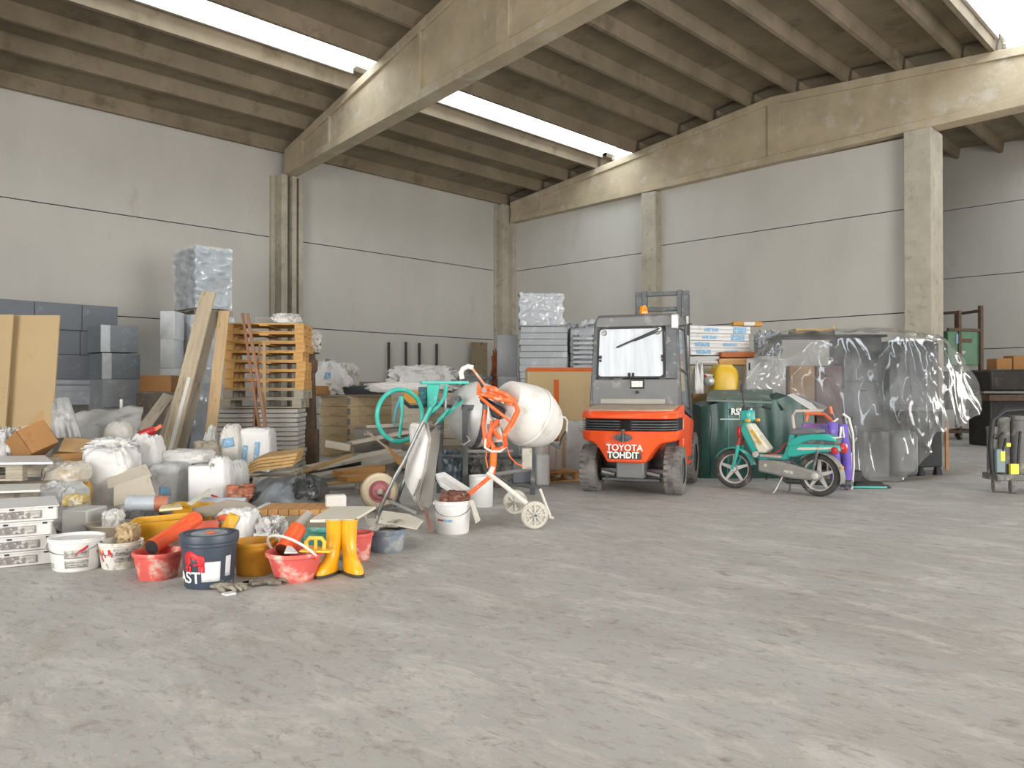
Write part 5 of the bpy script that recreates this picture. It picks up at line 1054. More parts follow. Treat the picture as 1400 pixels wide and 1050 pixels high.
# low pallets carrying white boards behind the packs, and pallets buried under the heap
pA = copy_tree(pg0, W(cx(-82, 6.75), 6.75, .0), .12, 'weathered pallet on the floor behind the labelled packs, lowest of three'); pA2 = copy_tree(pA, W(cx(-84, 6.78), 6.78, .146), .14, 'weathered pallet behind the labelled packs, middle of three'); pA3 = copy_tree(pA, W(cx(-88, 6.5), 6.5, .292), .12, 'weathered pallet behind the labelled packs, under a white board')
def board4(name, label, cat, pts, th, m, group=None): return slab_thing(name, label, cat, pts, th, m, group, bevel=.003)
z_ = .46
board4('white_board', 'white board lying on the pallets right above the labelled packs', 'board', [W(cx(-40, 6.3), 6.3, z_), W(cx(56, 6.45), 6.45, z_), W(cx(56, 6.9), 6.9, z_ + .0), W(cx(-40, 6.8), 6.8, z_)], .018, M_offw, 'white boards on pallets')
pA4 = copy_tree(pA, W(cx(-70, 6.95), 6.95, .465), .12, 'weathered pallet behind the labelled packs, topmost with a white board on it'); z_ = .633
board4('white_board', 'white panel covering the topmost pallet, below the open carton', 'board', [W(cx(-40, 6.9), 6.9, z_), W(cx(73, 7.0), 7.0, z_), W(cx(62, 7.75), 7.75, z_), W(cx(-40, 7.6), 7.6, z_)], .02, M_white, 'white boards on pallets')
pb = None
for k, (p, D, z, r) in enumerate(((18, 9.0, 0, .0), (20, 9.0, .146, .02), (16, 9.0, .292, -.02), (170, 9.1, 0, .02), (171, 9.1, .146, 0), (169, 9.1, .292, .02), (322, 9.3, 0, .0), (322, 9.3, .146, .03))):
    lab = 'weathered pallet buried under the heap, %s %s' % (('lowest', 'second', 'third')[int(z / .14)], ('below the open carton',) * 3 + ('below the grey sheet',) * 3 + ('below the white sacks',) * 2)[0] if False else 'weathered pallet buried under the heap, %s %s' % (('lowest', 'second', 'third')[round(z / .146)], ('below the tipped carton', 'below the grey sheet', 'below the upright sacks')[0 if k < 3 else (1 if k < 6 else 2)])
    copy_tree(pg0, W(cx(p, D), D, z), r, lab)
# cartons, sheet and cloth on top at the back of the heap
def open_carton(label, loc, rot, sx, sy, sz, m, name='carton'):
    t = thing(name, label, 'carton', loc, rot=rot); th = .006
    MB().box(-sx / 2, sx / 2, -sy / 2, sy / 2, 0, th).build('bottom', m, t)
    for x0, x1, y0, y1 in ((-sx / 2, sx / 2, -sy / 2, -sy / 2 + th), (-sx / 2, sx / 2, sy / 2 - th, sy / 2), (-sx / 2, -sx / 2 + th, -sy / 2, sy / 2), (sx / 2 - th, sx / 2, -sy / 2, sy / 2)): MB().box(x0, x1, y0, y1, 0, sz).build('side', m, t)
    return t
pxblock('grey_pack', 'dusty grey pack under the tipped brown carton', 'pack', 20, 72, 610, None, 8.25, .4, M_cem2, bevel=.03).data.transform(Matrix.Diagonal((1, 1, .52 / cz(610, 8.25), 1)))
pxblock('grey_pack', 'dusty grey pack under the long flattened carton', 'pack', 74, 128, 620, None, 8.1, .36, M_cem2, bevel=.03).data.transform(Matrix.Diagonal((1, 1, .455 / cz(620, 8.1), 1)))
oc = open_carton('brown carton tipped on its edge with a white bag inside, atop the heap', W(cx(53, 8.05), 8.05, .615), (math.radians(22), math.radians(-26), YAW - .62), .34, .30, .27, M_card)
for x, a in ((-.17, .35), (.17, -.2)): pass
MB().at((0, .155, .27), (-.5, 0, 0)).box(-.17, .17, 0, .006, 0, .11).build('flap', M_card2, oc)
MB().at((-.175, 0, .27), (0, -1.3, 0)).box(-.006, 0, -.15, .15, 0, .12).build('flap', M_card, oc)
o = MB().blob(.28, .25, .26, .6, .2, 2.4, 81, ridge=True).build('plastic_bag', M_bag); tag(o, 'white plastic bag stuffed in the tipped brown carton', 'bag'); o.matrix_world = Matrix.Translation(oc.location) @ Euler(oc.rotation_euler).to_matrix().to_4x4() @ Matrix.Translation((0, 0, .03))
M_cd3 = mat('worn_cardboard', 'b08350', .85, var=.1, scale=4, dirt='7d5a34', damt=.25, dscale=4)
fc = thing('carton', 'long flattened brown carton with a torn end, beside the tipped carton', 'carton', W(cx(98, 8.1), 8.1, .46), .12)
MB().loft([[(-.30, 0, 0), (.30, .02, .03), (.31, .04, .17), (-.18, .02, .155)], [(-.26, .34, .0), (.30, .36, .02), (.30, .34, .17), (-.2, .34, .18)]]).build('body', M_cd3, fc, bevel=.006)
MB().loft([[(.12, -.006, .01), (.145, -.006, .01), (.145, -.006, .17), (.12, -.006, .17)], [(.12, .0, .01), (.145, .0, .01), (.145, .002, .17), (.12, .002, .17)]]).build('tape', mat('dark_tape', '5f4528', .6), fc)
MB().at((-.02, .05, .17), (.5, .1, .2)).box(-.12, .20, 0, .26, 0, .006).build('flap', M_card2, fc)
cushion([P(72, 600, 8.6), P(112, 597, 8.6), P(95, 545, 9.3), P(74, 548, 9.3)], .10, 'cloth', 'white cloth draped over the heap beside the beige board', 'cloth', M_bag2, .035, 5, 3, sag=.02)
cushion([P(95, 612, 8.9), P(188, 612, 9.0), P(196, 556, 10.0), P(98, 566, 9.9)], .05, 'polythene_sheet', 'large dusty grey sheet spread behind the cartons', 'plastic sheet', M_cem2, .03, 3.5, 5)
lean('metal_stand', 'thin white metal leg sticking up behind the grey sheet', 'stand', (166, 546), (166, 566), 10.1, 10.05, .03, .03, M_offw, None)
for k, (x0, x1, yt, sd) in enumerate(((-10, 30, 588, 7), (22, 62, 602, 8))): S('crumpled_paper', 'crumpled white paper under the tipped carton, %s' % ('half out of the picture', 'beside the white panel')[k], 'paper', x0, x1, yt, None, 7.95 + .15 * k, .35, M_bag2, amp=.3, freq=2.6, seed=sd, z0=.442, ridge=True, group='crumpled papers at the picture edge')
# sacks
G = 'white sacks of the heap'
b = S('plaster_sack', 'tall white sack with a blue arrow mark, at the front of the sack heap', 'sack', 115, 188, 611, None, 7.75, .45, M_bag, e=.42, amp=.10, freq=1.8, seed=91, group=G, peak=.25); mark(b, [(-.13, .24), (-.08, .20), (-.12, .44), (-.15, .44)], M_blup)
S('plastic_bag', 'shiny white bag crumpled on top of the tall white sack', 'bag', 120, 186, 600, None, 8.0, .40, M_bag, e=.7, amp=.3, freq=2.2, seed=92, z0=.62, ridge=True, peak=.5)
S('plastic_bag', 'small knotted white bag perched behind the shiny white bag', 'bag', 133, 160, 600, None, 8.4, .2, M_bag, amp=.2, seed=93, z0=.60)
S('plastic_bag', 'greyish translucent bag bulging behind the white bags', 'bag', 143, 182, 576, None, 9.0, .32, M_bag3, e=.75, amp=.08, seed=94, z0=.442)
b = S('paper_sack', 'folded white paper sack standing with a pointed top, next to the red tool', 'sack', 178, 228, 594, None, 8.35, .42, M_bag, e=.38, amp=.09, freq=1.5, seed=95, peak=.55, group=G)
bt = thing('plastic_bottle', 'small translucent bottle with a red dot label, beside the red tool', 'bottle', W(cx(188, 8.9), 8.9, .442), 0)
MB().lathe([(.045, 0), (.05, .02), (.05, .22), (.02, .27), (.02, .31)], 20).build('body', mat('clear_bottle', 'd2d2ce', .25, var=.05), bt); MB().lathe([(.024, .30), (.024, .335), (0, .34)], 14).build('cap', M_white, bt); MB().at((0, -.05, .19), (PI / 2, 0, 0)).lathe([(0, 0), (.02, 0), (.02, .003), (0, .003)], 12).build('label_dot', M_redp, bt)
rt = thing('power_tool', 'red hand tool lying at the foot of the planks', 'tool', W(cx(203, 9.3), 9.3, cz(591, 9.3)), 0, rot=(0, -.35, YAW))
MB().at((0, 0, 0), (0, PI / 2, 0)).lathe([(.03, -.14), (.05, -.12), (.05, .06), (.03, .09)], 16).build('body', M_red, rt); MB().bar((.08, 0, 0), (.17, 0, .02), .03, .04).build('nozzle', M_orp, rt); MB().bar((.02, 0, -.02), (.05, 0, -.13), .04, .05).build('grip', M_black, rt)
b = S('plaster_sack', 'long white sack lying across the top of the sack row', 'sack', 222, 292, 616, None, 8.5, .45, M_bag, e=.6, amp=.10, seed=96, z0=.455, group=G)
b = S('plaster_sack', 'grey-white sack with blue print, under the long white sack', 'sack', 207, 262, 634, None, 8.0, .5, M_bag2, e=.5, amp=.06, seed=97, group=G); mark(b, [(-.0, .22), (.10, .22), (.10, .30), (-.0, .30)], M_blup); mark(b, [(.02, .14), (.09, .14), (.09, .18), (.02, .18)], M_print, 'print_line')
pxblock('paper_box', 'clean white paper box between the grey-white sack and the round white sack', 'box', 257, 287, 637, None, 7.75, .25, M_white, .05, bevel=.02)
b = S('plaster_sack', 'round white sack with red scribbles, tied at the top', 'sack', 284, 320, 623, None, 7.75, .32, M_bag, e=.6, amp=.07, seed=98, group=G, peak=.3); mark(b, [(-.03, .24), (.03, .22), (.03, .24), (-.03, .26)], M_redp, 'scribble'); mark(b, [(-.05, .52), (-.02, .52), (-.02, .55), (-.05, .55)], M_print, 'scribble')
S('plaster_sack', 'off-white sack slumped behind the round white sack', 'sack', 308, 338, 630, None, 8.15, .3, M_bag2, e=.55, amp=.1, seed=99, group=G)
S('plastic_bag', 'little torn white bag standing at the plank ends', 'bag', 276, 302, 583, None, 9.7, .22, M_bag, e=.8, amp=.25, seed=100, z0=.3, ridge=True, peak=.9)
S('cloth', 'beige cloth lying behind the round white sack', 'cloth', 268, 300, 604, None, 9.15, .3, mat('beige_cloth', 'a89f8f', .9, var=.15), amp=.2, seed=101, z0=.295)
b = S('cement_sack', 'silvery white sack with a folded top beside the blue-printed sack', 'sack', 301, 334, 581, None, 9.3, .3, M_bag3, e=.5, amp=.12, seed=102, z0=.295, peak=.45, group='upright sacks before the grey boards'); mark(b, [(-.05, .3), (.08, .32), (.06, .42), (-.06, .4)], M_blup)
b = S('cement_sack', 'upright white sack with blue lettering-like bands before the grey boards', 'sack', 330, 376, 584, None, 9.4, .3, M_bag, e=.3, amp=.05, seed=103, z0=.295, group='upright sacks before the grey boards')
for q in ((-.14, .10, -.09, .32), (-.01, .08, .05, .36), (.10, .15, .15, .22)): mark(b, [(q[0], q[1]), (q[0] + .05, q[1]), (q[2] + .02, q[3]), (q[2] - .03, q[3])], M_blup)
# lower left: soft sacks between pallets and sacks
S('plaster_sack', 'stained beige sack lying behind the labelled packs, upper of two', 'sack', 68, 116, 634, None, 7.35, .4, mat('stained_sack', 'cfc8bb', .7, var=.1, dirt='b09a7c', damt=.3, dscale=6, bump=.3), e=.55, amp=.14, seed=104, z0=.36, group=G)
S('plaster_sack', 'dusty white sack lying behind the labelled packs, lower of two', 'sack', 58, 114, 662, None, 7.0, .45, M_bag2, e=.55, amp=.14, seed=105, group=G)
S('cloth', 'yellow stained cloth between the dusty sack and the tall white sack', 'cloth', 92, 116, 678, None, 6.6, .2, mat('yellow_cloth', 'c9b06a', .9, var=.2, dirt='d9d2c0', damt=.4), amp=.25, seed=106, z0=.30)
S('foam_lump', 'ochre foam lump squeezed beside the tall white sack', 'foam', 111, 124, 660, None, 7.45, .15, mat('ochre_foam', 'c9973f', .8, var=.2), amp=.2, seed=107)
board4('cardboard', 'pale cardboard panel leaning on the sacks behind the grey pipe', 'cardboard', [P(156, 692, 7.1), P(213, 676, 7.2), P(204, 648, 7.5), P(156, 664, 7.4)], .012, mat('pale_beige_card', 'c9bfae', .8, var=.06, dirt='b3a690', damt=.2))
board4('cardboard', 'upper pale cardboard flap under the folded paper sack', 'cardboard', [P(148, 668, 7.5), P(208, 650, 7.6), P(200, 634, 7.9), P(146, 650, 7.8)], .01, mat('pale_beige_card', 'c9bfae'))
# pipes
def pipe(name, label, a, b, r, m, hollow=True, cat='pipe', group=None, n=28):
    a = Vector(a); b = Vector(b); L = (b - a).length; t = thing(name, label, cat, a, rot=(b - a).to_track_quat('Z', 'Y').to_euler(), group=group)
    MB().lathe([(r - .006, 0), (r, 0), (r, L), (r - .006, L), (r - .006, L - .25 * L), (0, L - .25 * L)] if hollow else [(0, 0), (r, 0), (r, L), (0, L)], n).build('tube', m, t); return t, L
M_gpipe = mat('grey_pvc', 'a9afb6', .4, var=.06, dirt='c3c2be', damt=.25, dscale=6)
zf = lambda py, D: cz(py, D)
p, L = pipe('drain_pipe', 'grey drain pipe with a collar and a brown label end, lying on the heap', P(174, 688, 6.55), P(232, 688, 6.6), .062, M_gpipe)
MB().lathe([(.062, .0), (.07, .005), (.07, .05), (.062, .06)], 28, cap=False).build('collar', M_gpipe, p); MB().lathe([(.0635, L * .68), (.0635, L * 1.0)], 28, cap=False).build('brown_label', mat('brown_label', 'a4664c', .6, var=.2, dirt='c9b4a6', damt=.25, dscale=20), p)
pipe('drain_pipe', 'plain grey pipe length lying between yellow tub and black tarpaulin', P(276, 690, 6.85), P(337, 690, 6.9), .062, M_gpipe)
M_opipe = mat('orange_pvc', 'ea5a28', .38, var=.07, dirt='dc8e6e', damt=.22, dscale=7)
g1 = W(cx(208, 5.45), 5.45, cz(748, 5.45)); e1 = P(268, 709, 5.95)
p, L = pipe('orange_pipe', 'bright orange drain pipe sloping out of the red tub', g1, e1, .052, M_opipe)
MB().lathe([(.052, L * .74), (.058, L * .76), (.058, L), (.050, L)], 28, cap=False).build('socket', M_opipe, p); MB().lathe([(0, -.002), (.05, -.002), (.052, .01)], 24).build('mouth_shade_disc', M_black, p)  # black disc closes the end, shade of a hollow put into its colour
pipe('orange_pipe', 'faded orange pipe end poking up behind the navy bucket', P(262, 722, 6.05), P(300, 718, 6.1), .045, mat('faded_orange_pvc', 'd96a52', .5, var=.08, dirt='cfa494', damt=.25))
gr2 = gR2; zR = gr2['h'] * .62
p, L = pipe('orange_pipe', 'short orange pipe offcut with a dark mouth in the splashed red tub', P(388, 752, 5.42), P(408, 722, 5.6), .058, M_opipe); MB().lathe([(0, -.003), (.055, -.003)], 24, cap=True).build('mouth', mat('mouth_shade_orange', '6e3a24', .7), p)  # end closed by a darker orange disc, painted as a shaded bore
board4('tile_offcut', 'white tile offcut lying in the splashed red tub', 'tile', [P(389, 755, 5.28), P(408, 755, 5.3), P(400, 746, 5.4), P(393, 745, 5.4)], .01, M_white)
pl_ = thing('plastering_float', 'yellow plastering float resting on the splashed red tub rim', 'float', W(cx(434, 5.32), 5.32, gr2['h'] + .004), -.1)
MB().box(-.10, .11, -.06, .06, 0, .014).build('blade', mat('yellow_plastic', 'e3b13a', .5, var=.08, dirt='c99a4a', damt=.2), pl_, bevel=.004)
MB().tube([(-.07, 0, .01), (-.075, 0, .06), (-.05, 0, .085), (.03, 0, .085), (.05, 0, .06), (.045, 0, .01)], .014, 10).build('handle', bpy.data.materials['yellow_plastic'], pl_); MB().tube([(-.01, 0, .01), (-.01, 0, .08)], .012, 8).build('handle_post', bpy.data.materials['yellow_plastic'], pl_)
board4('grey_board', 'small grey board end standing in the red tub with the pipe', 'board', [P(229, 757, 5.62), P(250, 748, 5.66), P(251, 735, 5.72), P(229, 738, 5.68)], .03, M_wgrey)
# yellow tubs, plate, basin, paper bag
M_ytub = mat('yellow_tub', 'd8a023', .5, var=.1, scale=5, dirt='bda06a', damt=.28, dscale=6)
def trough(label, loc, sx, sy, h, m, rz, tilt=0.0, name='mortar_trough', cat='trough', group=None):
    t = thing(name, label, cat, loc, rot=(0, tilt, YAW + rz), group=group); k = .82
    mb = MB(); o = [ring4(-sx * k / 2, sx * k / 2, -sy * k / 2, sy * k / 2, 0, .03), ring4(-sx / 2, sx / 2, -sy / 2, sy / 2, h, .03), ring4(-sx / 2 - .012, sx / 2 + .012, -sy / 2 - .012, sy / 2 + .012, h + .004, .03), ring4(-sx / 2 + .012, sx / 2 - .012, -sy / 2 + .012, sy / 2 - .012, h + .006, .03), ring4(-sx * k / 2 + .01, sx * k / 2 - .01, -sy * k / 2 + .01, sy * k / 2 - .01, .03, .03)]
    mb.loft(o); mb.build('body', m, t, bevel=.004); MB().loft([ring4(-sx * k / 2 + .02, sx * k / 2 - .02, -sy * k / 2 + .02, sy * k / 2 - .02, .034, .03), ring4(-sx * k / 2 + .0, sx * k / 2 - .0, -sy * k / 2 + .0, sy * k / 2 - .0, h * .5, .03)]).build('dried_mortar', M_inner, t); return t
tA = trough('big yellow mortar trough behind the orange pipe', W(cx(224, 6.15), 6.15, .02), .40, .30, .26, M_ytub, .25, -.06)
trough('yellow mortar trough raised behind, holding a dirty plate', W(cx(265, 6.6), 6.6, .19), .32, .26, .13, M_ytub, .2, .05)
pxblock('crate', 'low grey crate under the raised yellow trough', 'crate', 250, 286, 705, None, 6.55, .28, mat('grey_crate2', '8d867a', .8, var=.2), bevel=.02).location.z = 0
cr = bpy.data.objects['crate.002'] if 'crate.002' in bpy.data.objects else None
ob = [o for o in bpy.data.objects if o.get('label') == 'low grey crate under the raised yellow trough'][0]; ob.data.transform(Matrix.Diagonal((1, 1, .18 / max(v.co.z for v in ob.data.vertices), 1)))
board4('steel_plate', 'dirty cream plate leaning inside the raised yellow trough', 'plate', [P(256, 688, 6.58), P(262, 690, 6.5), P(290, 668, 6.9), P(285, 668, 6.95)], .012, M_pale)
board4('rusty_plate', 'beige board edge lying over the big yellow trough', 'board', [P(218, 696, 6.3), P(250, 693, 6.35), P(248, 688, 6.6), P(222, 689, 6.6)], .02, mat('cream_board', 'd6c49a', .7, var=.1))
bs = thing('wash_basin', 'dusty beige basin with a white cloth in it, behind the small white bucket', 'basin', W(cx(155, 6.35), 6.35), 0)
MB().lathe([(0, 0), (.13, 0), (.19, .19), (.205, .2), (.205, .212), (.18, .208), (.13, .04), (0, .03)], 36, .85).build('body', mat('beige_basin', 'b9ae9e', .7, var=.12, dirt='8f8473', damt=.3), bs)
S('cloth', 'white cloth knotted up in the beige basin', 'cloth', 144, 168, 700, None, 6.28, .16, M_bag, amp=.25, seed=110, z0=.06, ridge=True)
S('rag', 'beige rag hanging out of the dirty white bucket', 'rag', 163, 189, 718, None, 5.78, .13, mat('beige_rag', 'b59f7a', .9, var=.2, dirt='8c7a5c', damt=.3), amp=.3, seed=111, z0=.15, ridge=True)
b = S('paper_sack', 'crumpled paper sack with yellow and blue print behind the ochre tub', 'sack', 300, 353, 697, None, 6.1, .30, M_bag, e=.5, amp=.10, freq=2., seed=112)
mark(b, [(-.10, .20), (.02, .20), (.06, .30), (-.02, .33)], mat('yellow_print', 'e0a92f', .5)); mark(b, [(-.12, .10), (.02, .10), (.0, .18), (-.12, .19)], mat('light_blue_print', '93b4c6', .5)); mark(b, [(-.12, .26), (-.03, .28), (-.05, .32), (-.12, .30)], mat('orange_red_print', 'd4633a', .5))
S('gravel_bag', 'grey translucent bag of scraps under the grey drain pipe', 'bag', 172, 215, 694, None, 6.75, .25, mat('scrap_bag', '7a7a78', .4, var=.25, dirt='b5b5b2', damt=.3, bump=.4), amp=.12, seed=113)
# bent rubber band over the middle of the heap
mb = MB(); pts = [P(240, 700, 6.75), P(262, 702, 6.5), P(285, 698, 6.35), P(310, 691, 6.3), P(335, 693, 6.32), P(350, 700, 6.36), P(358, 712, 6.4), P(364, 725, 6.4)]
mb.loft([[tuple(p + Vector((0, 0, a)) + FV * b_ - pts[0]) for a, b_ in ((-.045, -.01), (-.045, .01), (.045, .01), (.045, -.01))] for p in pts]); o = mb.build('rubber_strip', mat('grey_rubber', '857d70', .8, var=.12)); o.location = pts[0]; tag(o, 'grey-brown rubber strip arching over the printed paper sack', 'strip')
# junk between ochre tub and cream board: white bucket wreck and grey pipe
S('plastic_bag', 'torn white plastic with a wire beside the printed paper sack', 'bag', 352, 390, 713, None, 6.15, .3, M_bag, amp=.3, freq=2.5, seed=114, ridge=True)
pipe('grey_tube', 'dusty grey tube slanting behind the splashed red tub', W(cx(366, 5.95), 5.95, .04), P(424, 702, 6.25), .035, mat('dusty_grey_tube', 'b0aaa0', .7, var=.12, dirt='8c867c', damt=.3))
trough('teal and cream tray behind the yellow boots', W(cx(440, 5.95), 5.95, .0), .28, .2, .22, mat('teal_tray', '4fa394', .5, dirt='b9b39f', damt=.4, dscale=8), -.2, 0, 'plastic_tray', 'tray')
# cream board lying on the boots
zb = .372
board4('cream_board', 'cream board with a worn hollow lying over the yellow boots', 'board', [W(cx(424, 5.50), 5.50, zb), W(cx(484, 5.52), 5.52, zb), W(cx(514, 6.14), 6.14, zb), W(cx(453, 6.14), 6.14, zb)], .02, mat('cream_panel2', 'd0c8b9', .65, var=.06, dirt='aea28c', damt=.2, dscale=5))
zm = gM['h']
board4('cream_board', 'small cream board with clipped corners resting on the metal tub', 'board', [W(cx(517, 6.32), 6.32, zm + .055), W(cx(570, 6.28), 6.28, zm + .01), W(cx(579, 6.60), 6.60, zm + .02), W(cx(560, 6.75), 6.75, zm + .05), W(cx(523, 6.75), 6.75, zm + .08)], .012, mat('cream_panel2', 'd0c8b9'))
def glove(label, loc, rot, m):
    t = thing('work_glove', label, 'glove', loc, rot=rot, group='work gloves')
    mb = MB(); mb.loft([[(x * w, y, z * h + .02) for x, z in [(math.cos(2 * PI * k / 14), math.sin(2 * PI * k / 14)) for k in range(14)]] for y, w, h in ((-.11, .042, .02), (-.06, .038, .018), (-.02, .046, .02), (.04, .05, .018), (.06, .046, .014))]); mb.build('palm', m, t)
    for x, L, a in ((-.036, .075, -.12), (-.012, .09, -.03), (.013, .085, .05), (.036, .065, .16)): MB().tube([(x, .05, .02), (x + a * .04, .05 + L * .5, .028), (x + a * .08, .05 + L, .012)], [.013, .0135, .010], 8).build('finger', m, t)
    MB().tube([(.045, -.01, .02), (.075, .025, .022), (.085, .06, .015)], [.015, .014, .010], 8).build('thumb', m, t); return t
M_glove = mat('grey_work_glove', 'a9a398', .9, var=.15, dirt='7c766b', damt=.35, dscale=14)
glove('stiff grey work glove with spread fingers hanging over the metal tub rim', W(cx(532, 6.36), 6.36, zm + .01), (.1, .1, YAW - 1.3), M_glove)
glove('dusty grey work glove bunched on the near side of the metal tub', W(cx(509, 6.38), 6.38, zm + .02), (.3, .0, YAW + .3), M_glove)
# floor scraps before the tubs
glove('dirty work glove flat on the floor in front of the ochre tub', W(cx(367, 5.22), 5.22, .001), (0, 0, YAW - 1.0), mat('dirt_glove', '7d776a', .9, var=.25, dirt='4f4a41', damt=.4, dscale=14))
glove('shredded work glove on the floor beside the navy bucket', W(cx(309, 5.08), 5.08, .001), (0, 0, YAW - 1.9), mat('dirt_glove2', '9a9382', .9, var=.25, dirt='6a6456', damt=.35, dscale=14))
for k, (x, D, r, lab) in enumerate(((331, 5.18, .3, 'pale cardboard scrap on the floor before the ochre tub'), (317, 4.93, .8, 'white torn scrap on the floor, foremost of the litter'), (350, 5.25, 1.2, 'grey rag scrap on the floor between the two dirty gloves'))):
    block('scrap', lab, 'scrap', W(cx(x, D), D, .001), (.11, .07, .13)[k], (.07, .06, .07)[k], .012, (M_wgrey, M_white, mat('grey_scrap', '7f796d', .9, var=.2))[k], r, bevel=.003)
# black tarpaulin and the wooden strip before it
cushion([W(cx(336, 7.25), 7.25, .10), W(cx(446, 7.2), 7.2, .10), W(cx(440, 8.1), 8.1, .30), W(cx(352, 8.1), 8.1, .30)], .20, 'tarpaulin', 'grey-black tarpaulin heaped behind the orange wooden strip', 'tarpaulin', mat('black_tarp', '474b4f', .35, var=.2, scale=3, dirt='757a7f', damt=.45, dscale=1.6), .05, 3.2, 9)
S('black_sack', 'black rubbish sack bulging out of the grey tarpaulin', 'sack', 402, 447, 656, None, 7.35, .5, mat('black_sack_mat', '2b2c2d', .3, var=.2, bump=.3), e=.6, amp=.10, freq=2.2, seed=120)
S('plaster_sack', 'dark sack hidden under the grey tarpaulin', 'sack', 345, 402, 672, None, 7.4, .6, M_black, e=.6, amp=.1, seed=121)
ws = thing('timber_strip', 'strip of orange wooden blocks on a grey beam before the black tarpaulin', 'timber strip', W(cx(398, 6.85), 6.85), .0); w = 108 * sm(6.85)
MB().box(-w / 2, w / 2, 0, .42, 0, .19).build('beam', M_wgrey, ws, bevel=.005); MB().box(-w / 2, -w / 2 + .045, 0, .42, .191, .245).build('white_end', M_white, ws, bevel=.004)
n = 7
for i in range(n): MB().box(-w / 2 + .048 + (w - .05) * i / n + .003, -w / 2 + .048 + (w - .05) * (i + 1) / n - .003, 0, .42, .191, .242).build('wooden_block', mat('orange_block', 'c0905a', .75, var=.15, scale=6, dirt='a1713f', damt=.25), ws, bevel=.004)
pxblock('plastic_box', 'white plastic box with a broken wire front beside the wooden strip', 'box', 446, 474, 677, None, 7.05, .12, M_bag3, .3, bevel=.02)
# curved plywood offcuts, bricks
for k in range(4):
    z = cz(640, 8.5) + .035 * k - .05
    pts = [(-.24, -.02), (-.12, .03), (0, .045), (.14, .06), (.26, .08)]
    mb = MB(); mb.loft([[(x + .01 * k, y, zz + yy * .1) for y, yy in ((-.12 + .02 * k, 0), (.25, .4))] + [(x + .01 * k, y, zz + yy * .1 + .028) for y, yy in ((.25, .4), (-.12 + .02 * k, 0))] for x, zz in pts]); o = mb.build('plywood_offcut', mat('tan_ply', 'ad8c5a', .75, var=.15, scale=3, dirt='8c6c40', damt=.25), bevel=.003)
    tag(o, 'curved tan plywood offcut above the tarpaulin, %s of four' % ('lowest', 'second', 'third', 'topmost')[k], 'plywood', 'curved plywood offcuts'); place(o, W(cx(371, 8.5), 8.5, z))
pxblock('crate', 'grey crate carrying the curved plywood offcuts', 'crate', 345, 392, 652, None, 8.4, .4, mat('grey_crate3', 'a8a49b', .8, var=.15, dirt='86817a', damt=.3), bevel=.01)
rb = None
for k, (x, y, D, r) in enumerate(((318, 664, 7.55, .3), (331, 668, 7.5, -.4), (324, 676, 7.3, .8), (338, 676, 7.45, .1), (344, 662, 7.7, 1.1))):
    lab = 'broken red brick by the round white sack, %s' % ('under the plywood', 'second along', 'lowest at the pipe end', 'beside the tarpaulin', 'topmost near the crate')[k]
    loc = W(cx(x, D), D, .0)
    hh = max(.06, cz(y, D))
    o = block('brick', lab, 'brick', loc, .11, .11, hh, mat('red_brick', 'a8654a', .85, var=.2, dirt='b5a192', damt=.35, dscale=12), r, 'broken bricks'); 
# collapsed boards and offcuts behind the wheelbarrow wheel
G = 'loose boards behind the wheelbarrow'
M_lb = [mat('pale_loose_board', 'bdb4a4', .8, var=.12, scale=2, dirt='9d9384', damt=.25), mat('tan_loose_board', 'ab8a5c', .8, var=.15, scale=2), mat('brown_loose_board', 'a07440', .8, var=.15, scale=2), mat('grey_loose_board', '9b9489', .85, var=.15, scale=2)]
lb = [ # pixel ends, heights of both ends, width, thickness, material, label
 ((424, 640), (540, 616), 11.2, 12.3, .36, .05, 0, 'long pale curved-edge board lying highest in the loose board pile'),
 ((412, 646), (480, 622), 10.6, 11.2, .12, .03, 1, 'tan batten lying at the outer end of the board pile'),
 ((430, 652), (500, 640), 10.2, 10.6, .26, .06, 3, 'grey board end pointing towards the black tarpaulin'),
 ((462, 648), (520, 640), 10.0, 10.5, .22, .08, 2, 'brown fibreboard offcut under the pale board'),
 ((468, 655), (525, 650), 9.5, 9.9, .24, .07, 2, 'brown fibreboard offcut lying lowest, above the cream wheel'),
 ((478, 606), (560, 590), 12.6, 13.3, .16, .05, 0, 'pale beam across the pile under the hand wheel'),
 ((500, 584), (590, 578), 13.8, 14.3, .12, .06, 0, 'white-edged beam beyond the hand wheel, upper one'),
 ((496, 594), (592, 590), 13.4, 13.9, .12, .05, 3, 'grey beam beyond the hand wheel, lower one'),
 ((445, 662), (512, 656), 9.7, 10.2, .10, .03, 1, 'narrow tan lath on the floor beside the black sack'),
 ((505, 634), (560, 620), 10.9, 11.6, .30, .07, 3, 'grey folded panel beside the cream wheel'),
 ((444, 606), (478, 612), 12.2, 12.3, .3, .10, 0, 'blunt pale block leaning on the collars'),
 ((560, 606), (600, 596), 11.9, 12.5, .2, .06, 2, 'brown plank end behind the wheelbarrow handles')]
for a, b_, Da, Db, w, t, mi, lab in lb:
    A = P(a[0], a[1], Da); B = P(b_[0], b_[1], Db); A.z = max(A.z, t / 2 + .002); B.z = max(B.z, t / 2 + .002)
    plank('loose_board', lab, 'board', A, B, w, t, M_lb[mi], up=(0, 0, 1), group=G, bevel=.006)
    m_ = (A + B) / 2
    if m_.z > .2 and lab.startswith(('grey board end', 'brown fibre', 'brown plank', 'grey folded', 'grey beam')):
        block('timber_block', 'squared timber block propping the ' + lab.split(',')[0].replace(' lying lowest', '').replace(' pointing towards the black tarpaulin', ' near the tarpaulin') + (' lower' if 'lowest' in lab else ''), 'timber block', (m_.x, m_.y, 0), .1, .1, m_.z - t / 2 - .012, M_wgrey, .2, 'timber blocks under the loose boards')
